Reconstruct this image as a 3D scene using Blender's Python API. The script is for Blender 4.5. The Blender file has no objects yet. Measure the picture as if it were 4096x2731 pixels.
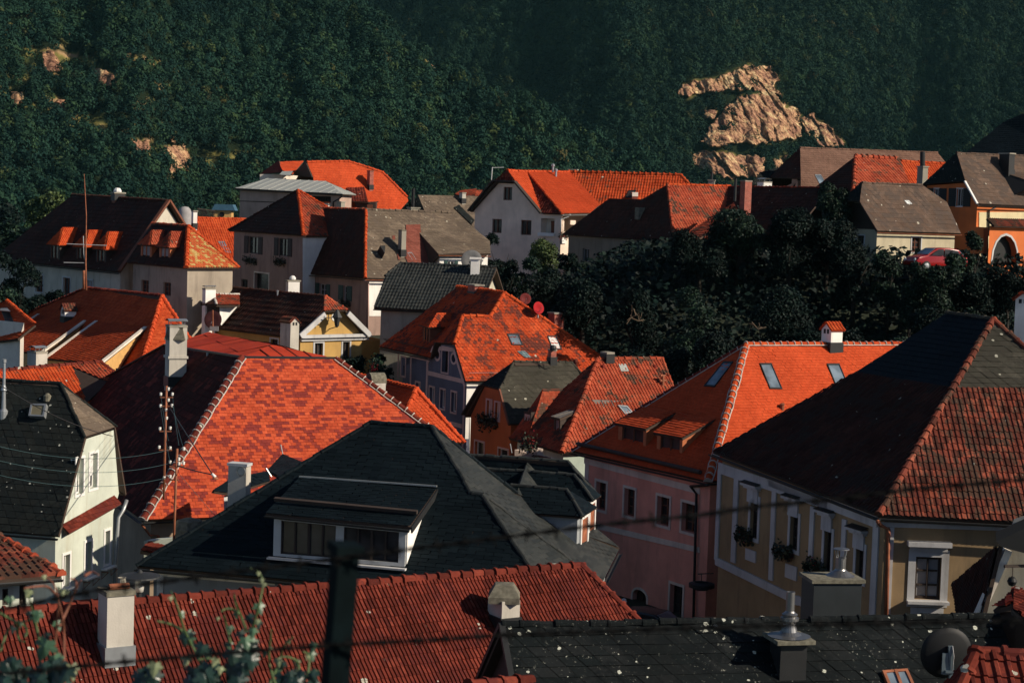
import bpy, bmesh, math, random
import numpy as np
from mathutils import Vector, Matrix, noise
from mathutils.geometry import tessellate_polygon
R_ = random.Random(7)
NR = np.random.RandomState(11)
SC = bpy.context.scene
COL = SC.collection
rad = math.radians

# ------------------------------------------------------------------ camera model
# photo pixels are 4096 x 2731; the eye is the world origin, looking along +Y
FPX, CX, CY, YH, ROLL = 7500.0, 2048.0, 1365.5, 850.0, 0.033
PITCH = math.atan((CY - YH) / FPX)
_F = Vector((0, math.cos(PITCH), -math.sin(PITCH)))
_U0 = Vector((0, math.sin(PITCH), math.cos(PITCH)))
_X0 = Vector((1, 0, 0))
_R = _X0 * math.cos(ROLL) + _U0 * math.sin(ROLL)
_U = -_X0 * math.sin(ROLL) + _U0 * math.cos(ROLL)

def ray(p):
    d = _R * ((p[0] - CX) / FPX) - _U * ((p[1] - CY) / FPX) + _F
    return d / d.y
def P(p, D): return ray(p) * D                                  # photo pixel at a distance
def Zp(p, z):
    d = ray(p); return d * (z / d.z)
def V(p, p0, dr):                                               # pixel on the vertical plane through p0 along dr
    n = Vector((dr[1], -dr[0], 0)); d = ray(p)
    return d * (n.dot(p0) / n.dot(d))
def PLN(p, a, b, c):                                            # pixel on the plane a b c
    n = (b - a).cross(c - a); d = ray(p)
    return d * (n.dot(a) / n.dot(d))
def pix(w):
    k = w.dot(_F); return (CX + w.dot(_R) / k * FPX, CY - w.dot(_U) / k * FPX)
def crop(ox, oy, s=2352 / 1100.0):
    return lambda x, y: (ox + x / s, oy + y / s)
cA = crop(0, 600); cB = crop(900, 600); cC = crop(1800, 600); cD = crop(2996, 500); cE = crop(0, 1100)
cG = crop(1000, 1050); cH = crop(1400, 1100); cI = crop(2200, 1200); cJ = crop(2996, 1100); cK = crop(0, 1500)
cL = crop(800, 1600); cM = crop(1700, 1600); cN = crop(2500, 1700, 1.96); cO = crop(2996, 1700)
cP = crop(0, 1998); cQ = crop(900, 1998); cR = crop(1800, 1998); cS = crop(2996, 1998)
cT = crop(0, 2200, 2.953); cU = crop(600, 2200, 2.94)
cW = crop(1750, 1350, 2.851); cX = crop(2300, 1250, 2.614); cY = crop(0, 0, 2352 / 4096)
def rot2(a): a = rad(a); return Vector((math.cos(a), math.sin(a), 0))
ZU = Vector((0, 0, 1))
def flat(v): return Vector((v.x, v.y, 0))
def setz(v, z): return Vector((v.x, v.y, z))

# ------------------------------------------------------------------ objects
def tag(o, label, cat, group=None, kind=None):
    if label: o['label'] = label
    if cat: o['category'] = cat
    if group: o['group'] = group
    if kind: o['kind'] = kind
    return o
def empty(name, loc, label, cat, group=None):
    o = bpy.data.objects.new(name, None); COL.objects.link(o)
    o.empty_display_size = .3; o.location = loc
    return tag(o, label, cat, group)
def root_loc(o):
    v = Vector((0, 0, 0))
    while o is not None: v += o.location; o = o.parent
    return v

class MB:
    def __init__(s): s.v = []; s.f = []
    def add(s, vs, fs):
        n = len(s.v); s.v.extend([tuple(v) for v in vs]); s.f.extend([tuple(i + n for i in f) for f in fs]); return s
    def poly(s, pts): return s.add(pts, [tuple(range(len(pts)))])
    def prism(s, pts, vec):                                     # closed extrusion of a polygon
        n = len(pts); vec = Vector(vec); b = [Vector(p) + vec for p in pts]
        fs = [tuple(range(n)), tuple(range(2 * n - 1, n - 1, -1))]
        fs += [(i, n + i, n + (i + 1) % n, (i + 1) % n) for i in range(n)]
        return s.add(list(pts) + b, fs)
    def box(s, c, sx, sy, sz, ax=Vector((1, 0, 0)), ay=None, az=None):   # centre, full sizes, axes
        ax = Vector(ax).normalized(); az = Vector(az).normalized() if az is not None else ZU
        ay = Vector(ay).normalized() if ay is not None else az.cross(ax)
        c = Vector(c); vs = [c + ax * (sx * i / 2) + ay * (sy * j / 2) + az * (sz * k / 2) for k in (-1, 1) for j in (-1, 1) for i in (-1, 1)]
        return s.add(vs, [(0, 2, 3, 1), (4, 5, 7, 6), (0, 1, 5, 4), (2, 6, 7, 3), (0, 4, 6, 2), (1, 3, 7, 5)])
    def bar(s, a, b, w, h=None, up=ZU):                         # box beam from a to b
        a = Vector(a); b = Vector(b); d = b - a; h = h or w
        if abs(d.normalized().dot(up)) > .99: up = Vector((1, 0, 0))
        ay = up.cross(d).normalized(); az = d.cross(ay).normalized()
        return s.box((a + b) / 2, d.length, w, h, d, ay, az)
    def tube(s, pts, r, n=8, caps=True):
        pts = [Vector(p) for p in pts]; rs = r if isinstance(r, (list, tuple)) else [r] * len(pts)
        vs = []; fs = []; ref = None
        for i, p in enumerate(pts):
            t = (pts[min(i + 1, len(pts) - 1)] - pts[max(i - 1, 0)]).normalized()
            if ref is None: ref = t.orthogonal().normalized()
            ref = (ref - t * ref.dot(t)).normalized(); bn = t.cross(ref)
            for k in range(n):
                a = 2 * math.pi * k / n; vs.append(p + (ref * math.cos(a) + bn * math.sin(a)) * rs[i])
        for i in range(len(pts) - 1):
            for k in range(n): fs.append((i * n + k, i * n + (k + 1) % n, (i + 1) * n + (k + 1) % n, (i + 1) * n + k))
        if caps: fs.append(tuple(range(n - 1, -1, -1))); fs.append(tuple(range((len(pts) - 1) * n, len(pts) * n)))
        return s.add(vs, fs)
    def lathe(s, c, prof, n=20, ax=ZU):
        c = Vector(c); ax = Vector(ax).normalized(); e = ax.orthogonal().normalized(); g = ax.cross(e); vs = []; fs = []
        for r, h in prof:
            for k in range(n):
                a = 2 * math.pi * k / n; vs.append(c + ax * h + (e * math.cos(a) + g * math.sin(a)) * r)
        for i in range(len(prof) - 1):
            for k in range(n): fs.append((i * n + k, i * n + (k + 1) % n, (i + 1) * n + (k + 1) % n, (i + 1) * n + k))
        return s.add(vs, fs)
    def build(s, name, mat, parent=None, smooth=False, origin=None):
        o = Vector(origin) if origin is not None else (root_loc(parent) if parent is not None else Vector((0, 0, 0)))
        me = bpy.data.meshes.new(name)
        v = np.array([tuple(x) for x in s.v], dtype=np.float64).reshape(-1, 3) - np.array(o)
        me.from_pydata(v.tolist(), [], s.f); me.update()
        if smooth: me.polygons.foreach_set('use_smooth', [True] * len(me.polygons))
        me.materials.append(mat)
        ob = bpy.data.objects.new(name, me); COL.objects.link(ob)
        if parent is not None: ob.parent = parent
        elif origin is not None: ob.location = o
        return ob

def mesh_np(name, verts, faces, mat, parent=None, origin=None, smooth=False):
    """fast quad mesh: verts (n,3), faces (m,4)"""
    o = Vector(origin) if origin is not None else (root_loc(parent) if parent is not None else Vector((0, 0, 0)))
    verts = np.asarray(verts, dtype=np.float32) - np.array(o, dtype=np.float32); faces = np.asarray(faces, dtype=np.int32)
    me = bpy.data.meshes.new(name); k = faces.shape[1]
    me.vertices.add(len(verts)); me.vertices.foreach_set('co', verts.ravel())
    me.loops.add(faces.size); me.loops.foreach_set('vertex_index', faces.ravel())
    me.polygons.add(len(faces)); me.polygons.foreach_set('loop_start', np.arange(0, faces.size, k, dtype=np.int32))
    me.polygons.foreach_set('loop_total', np.full(len(faces), k, dtype=np.int32))
    if smooth: me.polygons.foreach_set('use_smooth', np.ones(len(faces), dtype=bool))
    me.update(calc_edges=True); me.validate()
    me.materials.append(mat)
    ob = bpy.data.objects.new(name, me); COL.objects.link(ob)
    if parent is not None: ob.parent = parent
    elif origin is not None: ob.location = o
    return ob

# ------------------------------------------------------------------ materials
def _mat(name):
    m = bpy.data.materials.new(name); m.use_nodes = True
    nt = m.node_tree; b = nt.nodes['Principled BSDF']
    return m, nt, b, nt.nodes, nt.links
def _ramp(nodes, stops, interp='LINEAR'):
    r = nodes.new('ShaderNodeValToRGB'); r.color_ramp.interpolation = interp
    e = r.color_ramp.elements
    while len(e) > 1: e.remove(e[-1])
    e[0].position = stops[0][0]; e[0].color = (*stops[0][1], 1)
    for p, c in stops[1:]:
        x = e.new(p); x.color = (*c, 1)
    return r
def _noise(nodes, links, scale, detail=3, rough=.55, vec=None):
    n = nodes.new('ShaderNodeTexNoise'); n.inputs['Scale'].default_value = scale
    n.inputs['Detail'].default_value = detail; n.inputs['Roughness'].default_value = rough
    if vec is None:
        g = nodes.new('ShaderNodeNewGeometry'); vec = g.outputs['Position']
    links.new(vec, n.inputs['Vector']); return n
def _mix(nodes, links, fac, a, b, mode='MIX'):
    m = nodes.new('ShaderNodeMix'); m.data_type = 'RGBA'; m.blend_type = mode
    for sock, val in ((m.inputs[0], fac), (m.inputs[6], a), (m.inputs[7], b)):
        if hasattr(val, 'is_output') or isinstance(val, bpy.types.NodeSocket): links.new(val, sock)
        elif isinstance(val, (int, float)): sock.default_value = val
        else: sock.default_value = (*val, 1)
    return m.outputs[2]
def mat_plain(name, c, rough=.7, spec=.3, metal=0., var=.12, scale=3., bump=0.):
    m, nt, b, N, L = _mat(name)
    n = _noise(N, L, scale, 4)
    lo = tuple(x * (1 - var) for x in c); hi = tuple(min(1, x * (1 + var)) for x in c)
    r = _ramp(N, [(.3, lo), (.7, hi)]); L.new(n.outputs['Fac'], r.inputs[0]); L.new(r.outputs[0], b.inputs['Base Color'])
    b.inputs['Roughness'].default_value = rough; b.inputs['Specular IOR Level'].default_value = spec; b.inputs['Metallic'].default_value = metal
    if bump:
        n2 = _noise(N, L, scale * 14, 3); bp = N.new('ShaderNodeBump'); bp.inputs['Strength'].default_value = bump; bp.inputs['Distance'].default_value = .02
        L.new(n2.outputs['Fac'], bp.inputs['Height']); L.new(bp.outputs[0], b.inputs['Normal'])
    return m
def mat_wall(name, c, stain=.25, dark=(.10, .085, .07)):
    """lime plaster: broad blotches, fine grain, some streaks of dirt with their own shape"""
    m, nt, b, N, L = _mat(name)
    n1 = _noise(N, L, .55, 5, .6); r1 = _ramp(N, [(.32, tuple(x * .80 for x in c)), (.68, tuple(min(1, x * 1.1) for x in c))]); L.new(n1.outputs['Fac'], r1.inputs[0])
    g = N.new('ShaderNodeNewGeometry'); mp = N.new('ShaderNodeMapping'); mp.inputs['Scale'].default_value = (1.6, 1.6, .25); L.new(g.outputs['Position'], mp.inputs[0])
    n2 = _noise(N, L, 1.1, 6, .65, mp.outputs[0]); r2 = _ramp(N, [(.52, (0, 0, 0)), (.78, (1, 1, 1))]); L.new(n2.outputs['Fac'], r2.inputs[0])
    mul = N.new('ShaderNodeMath'); mul.operation = 'MULTIPLY'; mul.inputs[1].default_value = min(.8, stain * 1.5); L.new(r2.outputs[0], mul.inputs[0])
    L.new(_mix(N, L, mul.outputs[0], r1.outputs[0], dark), b.inputs['Base Color'])
    b.inputs['Roughness'].default_value = .93; b.inputs['Specular IOR Level'].default_value = .12
    n3 = _noise(N, L, 22, 3); bp = N.new('ShaderNodeBump'); bp.inputs['Strength'].default_value = .35; bp.inputs['Distance'].default_value = .015
    L.new(n3.outputs['Fac'], bp.inputs['Height']); L.new(bp.outputs[0], b.inputs['Normal'])
    return m
def mat_tile(name, stops, patch=None, patch_amt=0., lichen=0., lichen_col=(.42, .40, .33), lich_scale=2.2, rough=.88, spec=.05, big=.35, speck=0.):
    """roof tiles: every tile is a mesh island with a tone of its own, plus weather patches and lichen"""
    m, nt, b, N, L = _mat(name)
    g = N.new('ShaderNodeNewGeometry')
    r = _ramp(N, stops); L.new(g.outputs['Random Per Island'], r.inputs[0])
    col = r.outputs[0]
    n = _noise(N, L, .45, 4, .6); rb = _ramp(N, [(.3, (1 - big,) * 3), (.72, (1 + big * .35,) * 3)]); L.new(n.outputs['Fac'], rb.inputs[0])
    col = _mix(N, L, 1., col, rb.outputs[0], 'MULTIPLY')
    nf = _noise(N, L, 9, 4, .7); rf = _ramp(N, [(.3, (.78,) * 3), (.7, (1.12,) * 3)]); L.new(nf.outputs['Fac'], rf.inputs[0])
    col = _mix(N, L, 1., col, rf.outputs[0], 'MULTIPLY')
    if patch is not None:
        n2 = _noise(N, L, .8, 6, .75); ad = N.new('ShaderNodeMath'); ad.operation = 'MULTIPLY_ADD'; ad.inputs[1].default_value = .16
        L.new(g.outputs['Random Per Island'], ad.inputs[0]); L.new(n2.outputs['Fac'], ad.inputs[2])
        r2 = _ramp(N, [(.70 - patch_amt * .28, (0, 0, 0)), (.76 - patch_amt * .26, (1, 1, 1))]); L.new(ad.outputs[0], r2.inputs[0])
        col = _mix(N, L, r2.outputs[0], col, patch)
    if lichen:
        v = N.new('ShaderNodeTexVoronoi'); v.inputs['Scale'].default_value = lich_scale; v.inputs['Randomness'].default_value = 1
        gp = N.new('ShaderNodeNewGeometry'); wn = _noise(N, L, 6, 2); ma = N.new('ShaderNodeVectorMath'); ma.operation = 'MULTIPLY_ADD'
        ma.inputs[1].default_value = (.12, .12, .12); L.new(wn.outputs['Color'], ma.inputs[0]); L.new(gp.outputs['Position'], ma.inputs[2]); L.new(ma.outputs[0], v.inputs['Vector'])
        sx = N.new('ShaderNodeSeparateColor'); L.new(v.outputs['Color'], sx.inputs[0])
        pw = N.new('ShaderNodeMath'); pw.operation = 'POWER'; pw.inputs[1].default_value = 3.; L.new(sx.outputs[0], pw.inputs[0])
        th = N.new('ShaderNodeMath'); th.operation = 'MULTIPLY'; th.inputs[1].default_value = lichen; L.new(pw.outputs[0], th.inputs[0])
        ls = N.new('ShaderNodeMath'); ls.operation = 'LESS_THAN'; L.new(v.outputs['Distance'], ls.inputs[0]); L.new(th.outputs[0], ls.inputs[1])
        col = _mix(N, L, ls.outputs[0], col, lichen_col)
    if speck:
        n4 = _noise(N, L, 11., 5, .75); r4 = _ramp(N, [(speck, (0, 0, 0)), (speck + .05, (1, 1, 1))]); L.new(n4.outputs['Fac'], r4.inputs[0])
        n5 = _noise(N, L, .9, 3); r5 = _ramp(N, [(.42, (.1,) * 3), (.6, (.9,) * 3)]); L.new(n5.outputs['Fac'], r5.inputs[0])
        mm = N.new('ShaderNodeMath'); mm.operation = 'MULTIPLY'; L.new(r4.outputs[0], mm.inputs[0]); L.new(r5.outputs[0], mm.inputs[1])
        col = _mix(N, L, mm.outputs[0], col, tuple(x * .7 for x in lichen_col))
    L.new(col, b.inputs['Base Color'])
    b.inputs['Roughness'].default_value = rough; b.inputs['Specular IOR Level'].default_value = spec
    return m
def mat_glass(name, c=(.02, .025, .03), rough=.08, spec=.6):
    m, nt, b, N, L = _mat(name)
    n = _noise(N, L, 1.3, 2); r = _ramp(N, [(.35, tuple(x * .4 for x in c)), (.7, c)]); L.new(n.outputs['Fac'], r.inputs[0]); L.new(r.outputs[0], b.inputs['Base Color'])
    b.inputs['Roughness'].default_value = rough; b.inputs['Specular IOR Level'].default_value = spec
    return m
def mat_leaf(name, stops, rough=.5, spec=.4, big_scale=.12, big=.5):
    m, nt, b, N, L = _mat(name)
    g = N.new('ShaderNodeNewGeometry'); r = _ramp(N, stops); L.new(g.outputs['Random Per Island'], r.inputs[0])
    n = _noise(N, L, big_scale, 3, .6); rb = _ramp(N, [(.34, (1 - big,) * 3), (.68, (1 + big * .6,) * 3)]); L.new(n.outputs['Fac'], rb.inputs[0])
    L.new(_mix(N, L, 1., r.outputs[0], rb.outputs[0], 'MULTIPLY'), b.inputs['Base Color'])
    b.inputs['Roughness'].default_value = rough; b.inputs['Specular IOR Level'].default_value = spec
    return m
def mat_brick(name, c1, c2, mortar, scale=1., bw=.25, bh=.075):
    m, nt, b, N, L = _mat(name)
    tc = N.new('ShaderNodeUVMap'); br = N.new('ShaderNodeTexBrick'); br.inputs['Scale'].default_value = 1.
    br.inputs['Brick Width'].default_value = bw; br.inputs['Row Height'].default_value = bh; br.inputs['Mortar Size'].default_value = bh * .1
    br.inputs['Color1'].default_value = (*c1, 1); br.inputs['Color2'].default_value = (*c2, 1); br.inputs['Mortar'].default_value = (*mortar, 1)
    L.new(tc.outputs[0], br.inputs['Vector'])
    n = _noise(N, L, 4, 4); rf = _ramp(N, [(.3, (.7,) * 3), (.7, (1.15,) * 3)]); L.new(n.outputs['Fac'], rf.inputs[0])
    L.new(_mix(N, L, 1., br.outputs[0], rf.outputs[0], 'MULTIPLY'), b.inputs['Base Color']); b.inputs['Roughness'].default_value = .9
    return m
def box_uv(ob):
    """metre UVs from the dominant face direction (for brickwork)"""
    me = ob.data; uv = me.uv_layers.new(name='UVMap'); off = root_loc(ob)
    for p in me.polygons:
        n = p.normal
        h = Vector((-n.y, n.x, 0)).normalized() if abs(n.z) < .9 else Vector((1, 0, 0))
        w = ZU if abs(n.z) < .9 else Vector((0, 1, 0))
        for li in p.loop_indices:
            c = me.vertices[me.loops[li].vertex_index].co + off
            uv.data[li].uv = (c.dot(h), c.dot(w))
    return ob

def sstep(a, b, x):
    t = min(1., max(0., (x - a) / (b - a))); return t * t * (3 - 2 * t)
def ground_z(x, y):
    left = -18 + 8.5 * sstep(98, 145, y); right = -17.8 + 14.3 * sstep(106, 132, y)
    k = sstep(-6, 9, x - (y - 110) * .06); z = left + (right - left) * k
    z -= 16 * sstep(215, 330, y) * (1 if z > -15 else .6)
    return z + .25 * math.sin(x * .21) * math.sin(y * .17)
# ------------------------------------------------------------------ materials in use
ORG = lambda k=1.: [(0, (.46 * k, .062 * k, .020 * k)), (.5, (.56 * k, .082 * k, .026 * k)), (1, (.64 * k, .11 * k, .034 * k))]
T_ORANGE = mat_tile('tile_orange', ORG(.86), big=.25)
T_ORANGE2 = mat_tile('tile_orange_weathered', ORG(.9), patch=(.14, .05, .03), patch_amt=.15, lichen=.13, lich_scale=1.1)
T_BRIGHT = mat_tile('tile_bright_orange', [(0, (.48, .066, .022)), (1, (.57, .086, .029))], big=.18)
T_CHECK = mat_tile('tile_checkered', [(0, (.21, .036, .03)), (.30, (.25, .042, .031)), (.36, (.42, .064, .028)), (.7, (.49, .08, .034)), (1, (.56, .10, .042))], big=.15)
T_BLOTCH = mat_tile('tile_orange_blotched', [(0, (.42, .056, .019)), (.6, (.51, .076, .025)), (1, (.58, .10, .033))], patch=(.12, .035, .025), patch_amt=.42, lichen=.1, lich_scale=1.3)
T_RED = mat_tile('tile_red', [(0, (.09, .020, .015)), (.4, (.15, .030, .020)), (.8, (.20, .040, .026)), (1, (.25, .055, .034))], patch=(.10, .022, .018), patch_amt=.3, lichen=.2, lich_scale=2., big=.35)
T_REDBR = mat_tile('tile_redbrown', [(0, (.30, .055, .03)), (.5, (.40, .08, .04)), (1, (.47, .11, .055))], patch=(.09, .05, .035), patch_amt=.3, lichen=.12)
T_MOSS = mat_tile('tile_old_mossy', [(0, (.07, .030, .022)), (.3, (.17, .046, .032)), (.65, (.30, .075, .045)), (.85, (.38, .11, .065)), (1, (.13, .055, .04))], speck=.64, patch=(.075, .042, .030), patch_amt=.45, lichen=.1, lich_scale=2.5)
T_BROWN = mat_tile('tile_brown', [(0, (.045, .021, .017)), (.5, (.066, .027, .020)), (1, (.09, .036, .026))], patch=(.04, .026, .022), patch_amt=.4, lichen=.12)  # also darkens the shaded slopes of redder roofs, shade put into colour
T_BROWN2 = mat_tile('tile_dull_brown', [(0, (.15, .085, .062)), (1, (.19, .11, .08))], big=.2)
T_DKRED = mat_tile('tile_dark_red', [(0, (.15, .026, .020)), (1, (.22, .038, .027))], big=.25)  # darker copy of orange tiles, shade put into slopes turned from the sun
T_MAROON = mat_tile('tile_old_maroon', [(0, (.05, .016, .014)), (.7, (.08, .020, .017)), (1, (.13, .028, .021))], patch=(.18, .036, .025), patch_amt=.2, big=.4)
T_ETER = mat_tile('tile_grey_slate', [(0, (.012, .016, .017)), (1, (.024, .028, .026))], speck=.68, lichen=.22, lich_scale=4.5, lichen_col=(.40, .40, .34), patch=(.014, .016, .015), patch_amt=.45, spec=.1)  # also on shaded hips of paler lichen roofs, their shade in the colour
T_ETERB = mat_tile('tile_lichen_brown', [(0, (.15, .115, .085)), (1, (.22, .17, .125))], speck=.60, lichen=.22, lich_scale=2.6, lichen_col=(.36, .33, .26), patch=(.11, .085, .065), patch_amt=.55)
T_ETERD = mat_tile('tile_lichen_darkbrown', [(0, (.11, .074, .056)), (1, (.155, .108, .082))], speck=.68, lichen=.22, lich_scale=1.8, lichen_col=(.40, .37, .30), patch=(.08, .06, .05), patch_amt=.5)
T_ETERG = mat_tile('tile_lichen_greygreen', [(0, (.050, .048, .038)), (1, (.085, .078, .062))], speck=.66, lichen=.24, lich_scale=2.2, lichen_col=(.38, .37, .30), patch=(.045, .042, .034), patch_amt=.5)
T_NEAR = mat_tile('tile_lichen_spotted', [(0, (.007, .010, .011)), (1, (.016, .018, .019))], speck=.62, lichen=.27, lich_scale=4.2, lichen_col=(.46, .47, .40), patch=(.006, .008, .009), patch_amt=.45, spec=.08)
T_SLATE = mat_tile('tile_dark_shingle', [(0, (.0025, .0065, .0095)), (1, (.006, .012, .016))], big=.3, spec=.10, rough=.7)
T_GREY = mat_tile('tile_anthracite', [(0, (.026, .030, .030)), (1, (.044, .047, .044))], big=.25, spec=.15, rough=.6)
T_METAL = mat_tile('sheet_zinc', [(0, (.34, .36, .34)), (1, (.42, .43, .40))], big=.12, rough=.6)
T_METALB = mat_tile('sheet_brown', [(0, (.16, .145, .13)), (1, (.20, .18, .16))], big=.1, rough=.5)
T_REDMET = mat_tile('sheet_red', [(0, (.46, .045, .020)), (1, (.56, .062, .026))], big=.35, rough=.8, spec=.08)
M_DECK = mat_plain('roof_boards', (.06, .04, .03), .9)
M_WOOD = mat_plain('brown_wood', (.16, .055, .03), .7)
M_ORWOOD = mat_plain('orange_wood', (.42, .13, .05), .6)
M_YLWOOD = mat_plain('yellow_wood', (.55, .33, .12), .6)
M_DKWOOD = mat_plain('dark_wood', (.045, .032, .026), .75)
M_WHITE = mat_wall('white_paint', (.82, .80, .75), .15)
M_WHITEP = mat_plain('white_trim', (.72, .71, .68), .6, var=.05)
M_TRIM = mat_wall('pale_trim', (.74, .66, .56), .2)
M_TRIMG = mat_wall('grey_trim', (.50, .50, .50), .35)
M_PINKTRIM = mat_wall('pinkish_trim', (.62, .44, .40), .2)
M_GUT = mat_plain('gutter_metal', (.022, .023, .024), .55, .3, .2)
M_ZINC = mat_plain('zinc', (.34, .36, .37), .4, .5, .6)
M_STEEL = mat_plain('polished_steel', (.24, .24, .24), .4, .5, .85)
M_RUST = mat_plain('rusty_iron', (.26, .09, .045), .8, .3, var=.4)
M_IRON = mat_plain('dark_iron', (.02, .022, .024), .6, .4)
M_GLASS = mat_glass('window_glass', (.050, .050, .052), .15, .22)
M_GLASSB = mat_glass('sky_glass', (.20, .26, .32), .15, .8)
M_BLIND = mat_plain('roller_blind', (.62, .62, .60), .7, var=.04)
M_CURT = mat_plain('curtain', (.30, .29, .29), .9, var=.15)
M_CONC = mat_wall('old_concrete', (.30, .28, .23), .5)
M_PLCH = mat_wall('chimney_plaster', (.50, .47, .41), .35)
M_STONE = mat_plain('mossy_stone', (.15, .14, .105), .95, var=.4, scale=7, bump=.5)
M_BRICK = mat_brick('red_brick', (.38, .07, .04), (.28, .05, .03), (.30, .22, .18))
M_BLOCK = mat_brick('grey_block', (.21, .19, .15), (.12, .12, .11), (.10, .09, .08), bw=.55, bh=.26)
M_SHUT = mat_plain('dark_shutter', (.035, .022, .018), .7)
M_SHUTG = mat_plain('green_shutter', (.02, .06, .055), .6)
M_MORT = mat_plain('white_mortar', (.46, .42, .37), .9, var=.3, scale=6)
M_FLOWERL = mat_leaf('flower_leaves', [(0, (.015, .022, .012)), (1, (.04, .05, .025))])
M_FLOWERR = mat_leaf('red_petals', [(0, (.40, .01, .015)), (1, (.6, .03, .04))])
M_BLACK = mat_plain('black', (.01, .011, .012), .6)

# ------------------------------------------------------------------ roofs
DBG = []; SUND = Vector((.951 * math.cos(rad(27)), -.309 * math.cos(rad(27)), math.sin(rad(27))))
def _newell(p):
    n = Vector((0, 0, 0))
    for i in range(len(p)):
        a, b = p[i], p[(i + 1) % len(p)]
        n += Vector(((a.y - b.y) * (a.z + b.z), (a.z - b.z) * (a.x + b.x), (a.x - b.x) * (a.y + b.y)))
    n.normalize(); return n if n.z >= 0 else -n
KINDS = {  # width, course, thickness, profile (across), jitter
    'plain': (.19, .19, .024, None, .006), 'check': (.24, .165, .022, None, .006), 'scale': (.22, .20, .03, 'scale', .008),
    'pan': (.20, .34, .035, [(0, 0), (.50, 0), (.60, .034), (.90, .034), (1., 0)], .007),
    'fpan': (.24, .36, .06, [(0, 0), (.45, 0), (.62, .04), (.88, .04), (1., 0)], .008),
    'rib': (.118, .335, .030, [(0, -.012), (.10, .030), (.74, .030), (.84, -.012), (1., -.012)], .004),
    'shingle': (.62, .17, .010, None, .003), 'slate': (.40, .28, .016, 'skew', .006), 'bigslate': (.46, .30, .022, 'skew', .008),
    'far': (.32, .34, .05, None, .012), 'seam': (.60, 99., .004, [(0, 0), (.93, 0), (.935, .035), (.985, .035), (.99, 0)], .0),
    'sheet': (1.4, 2.2, .008, None, .004)}
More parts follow.
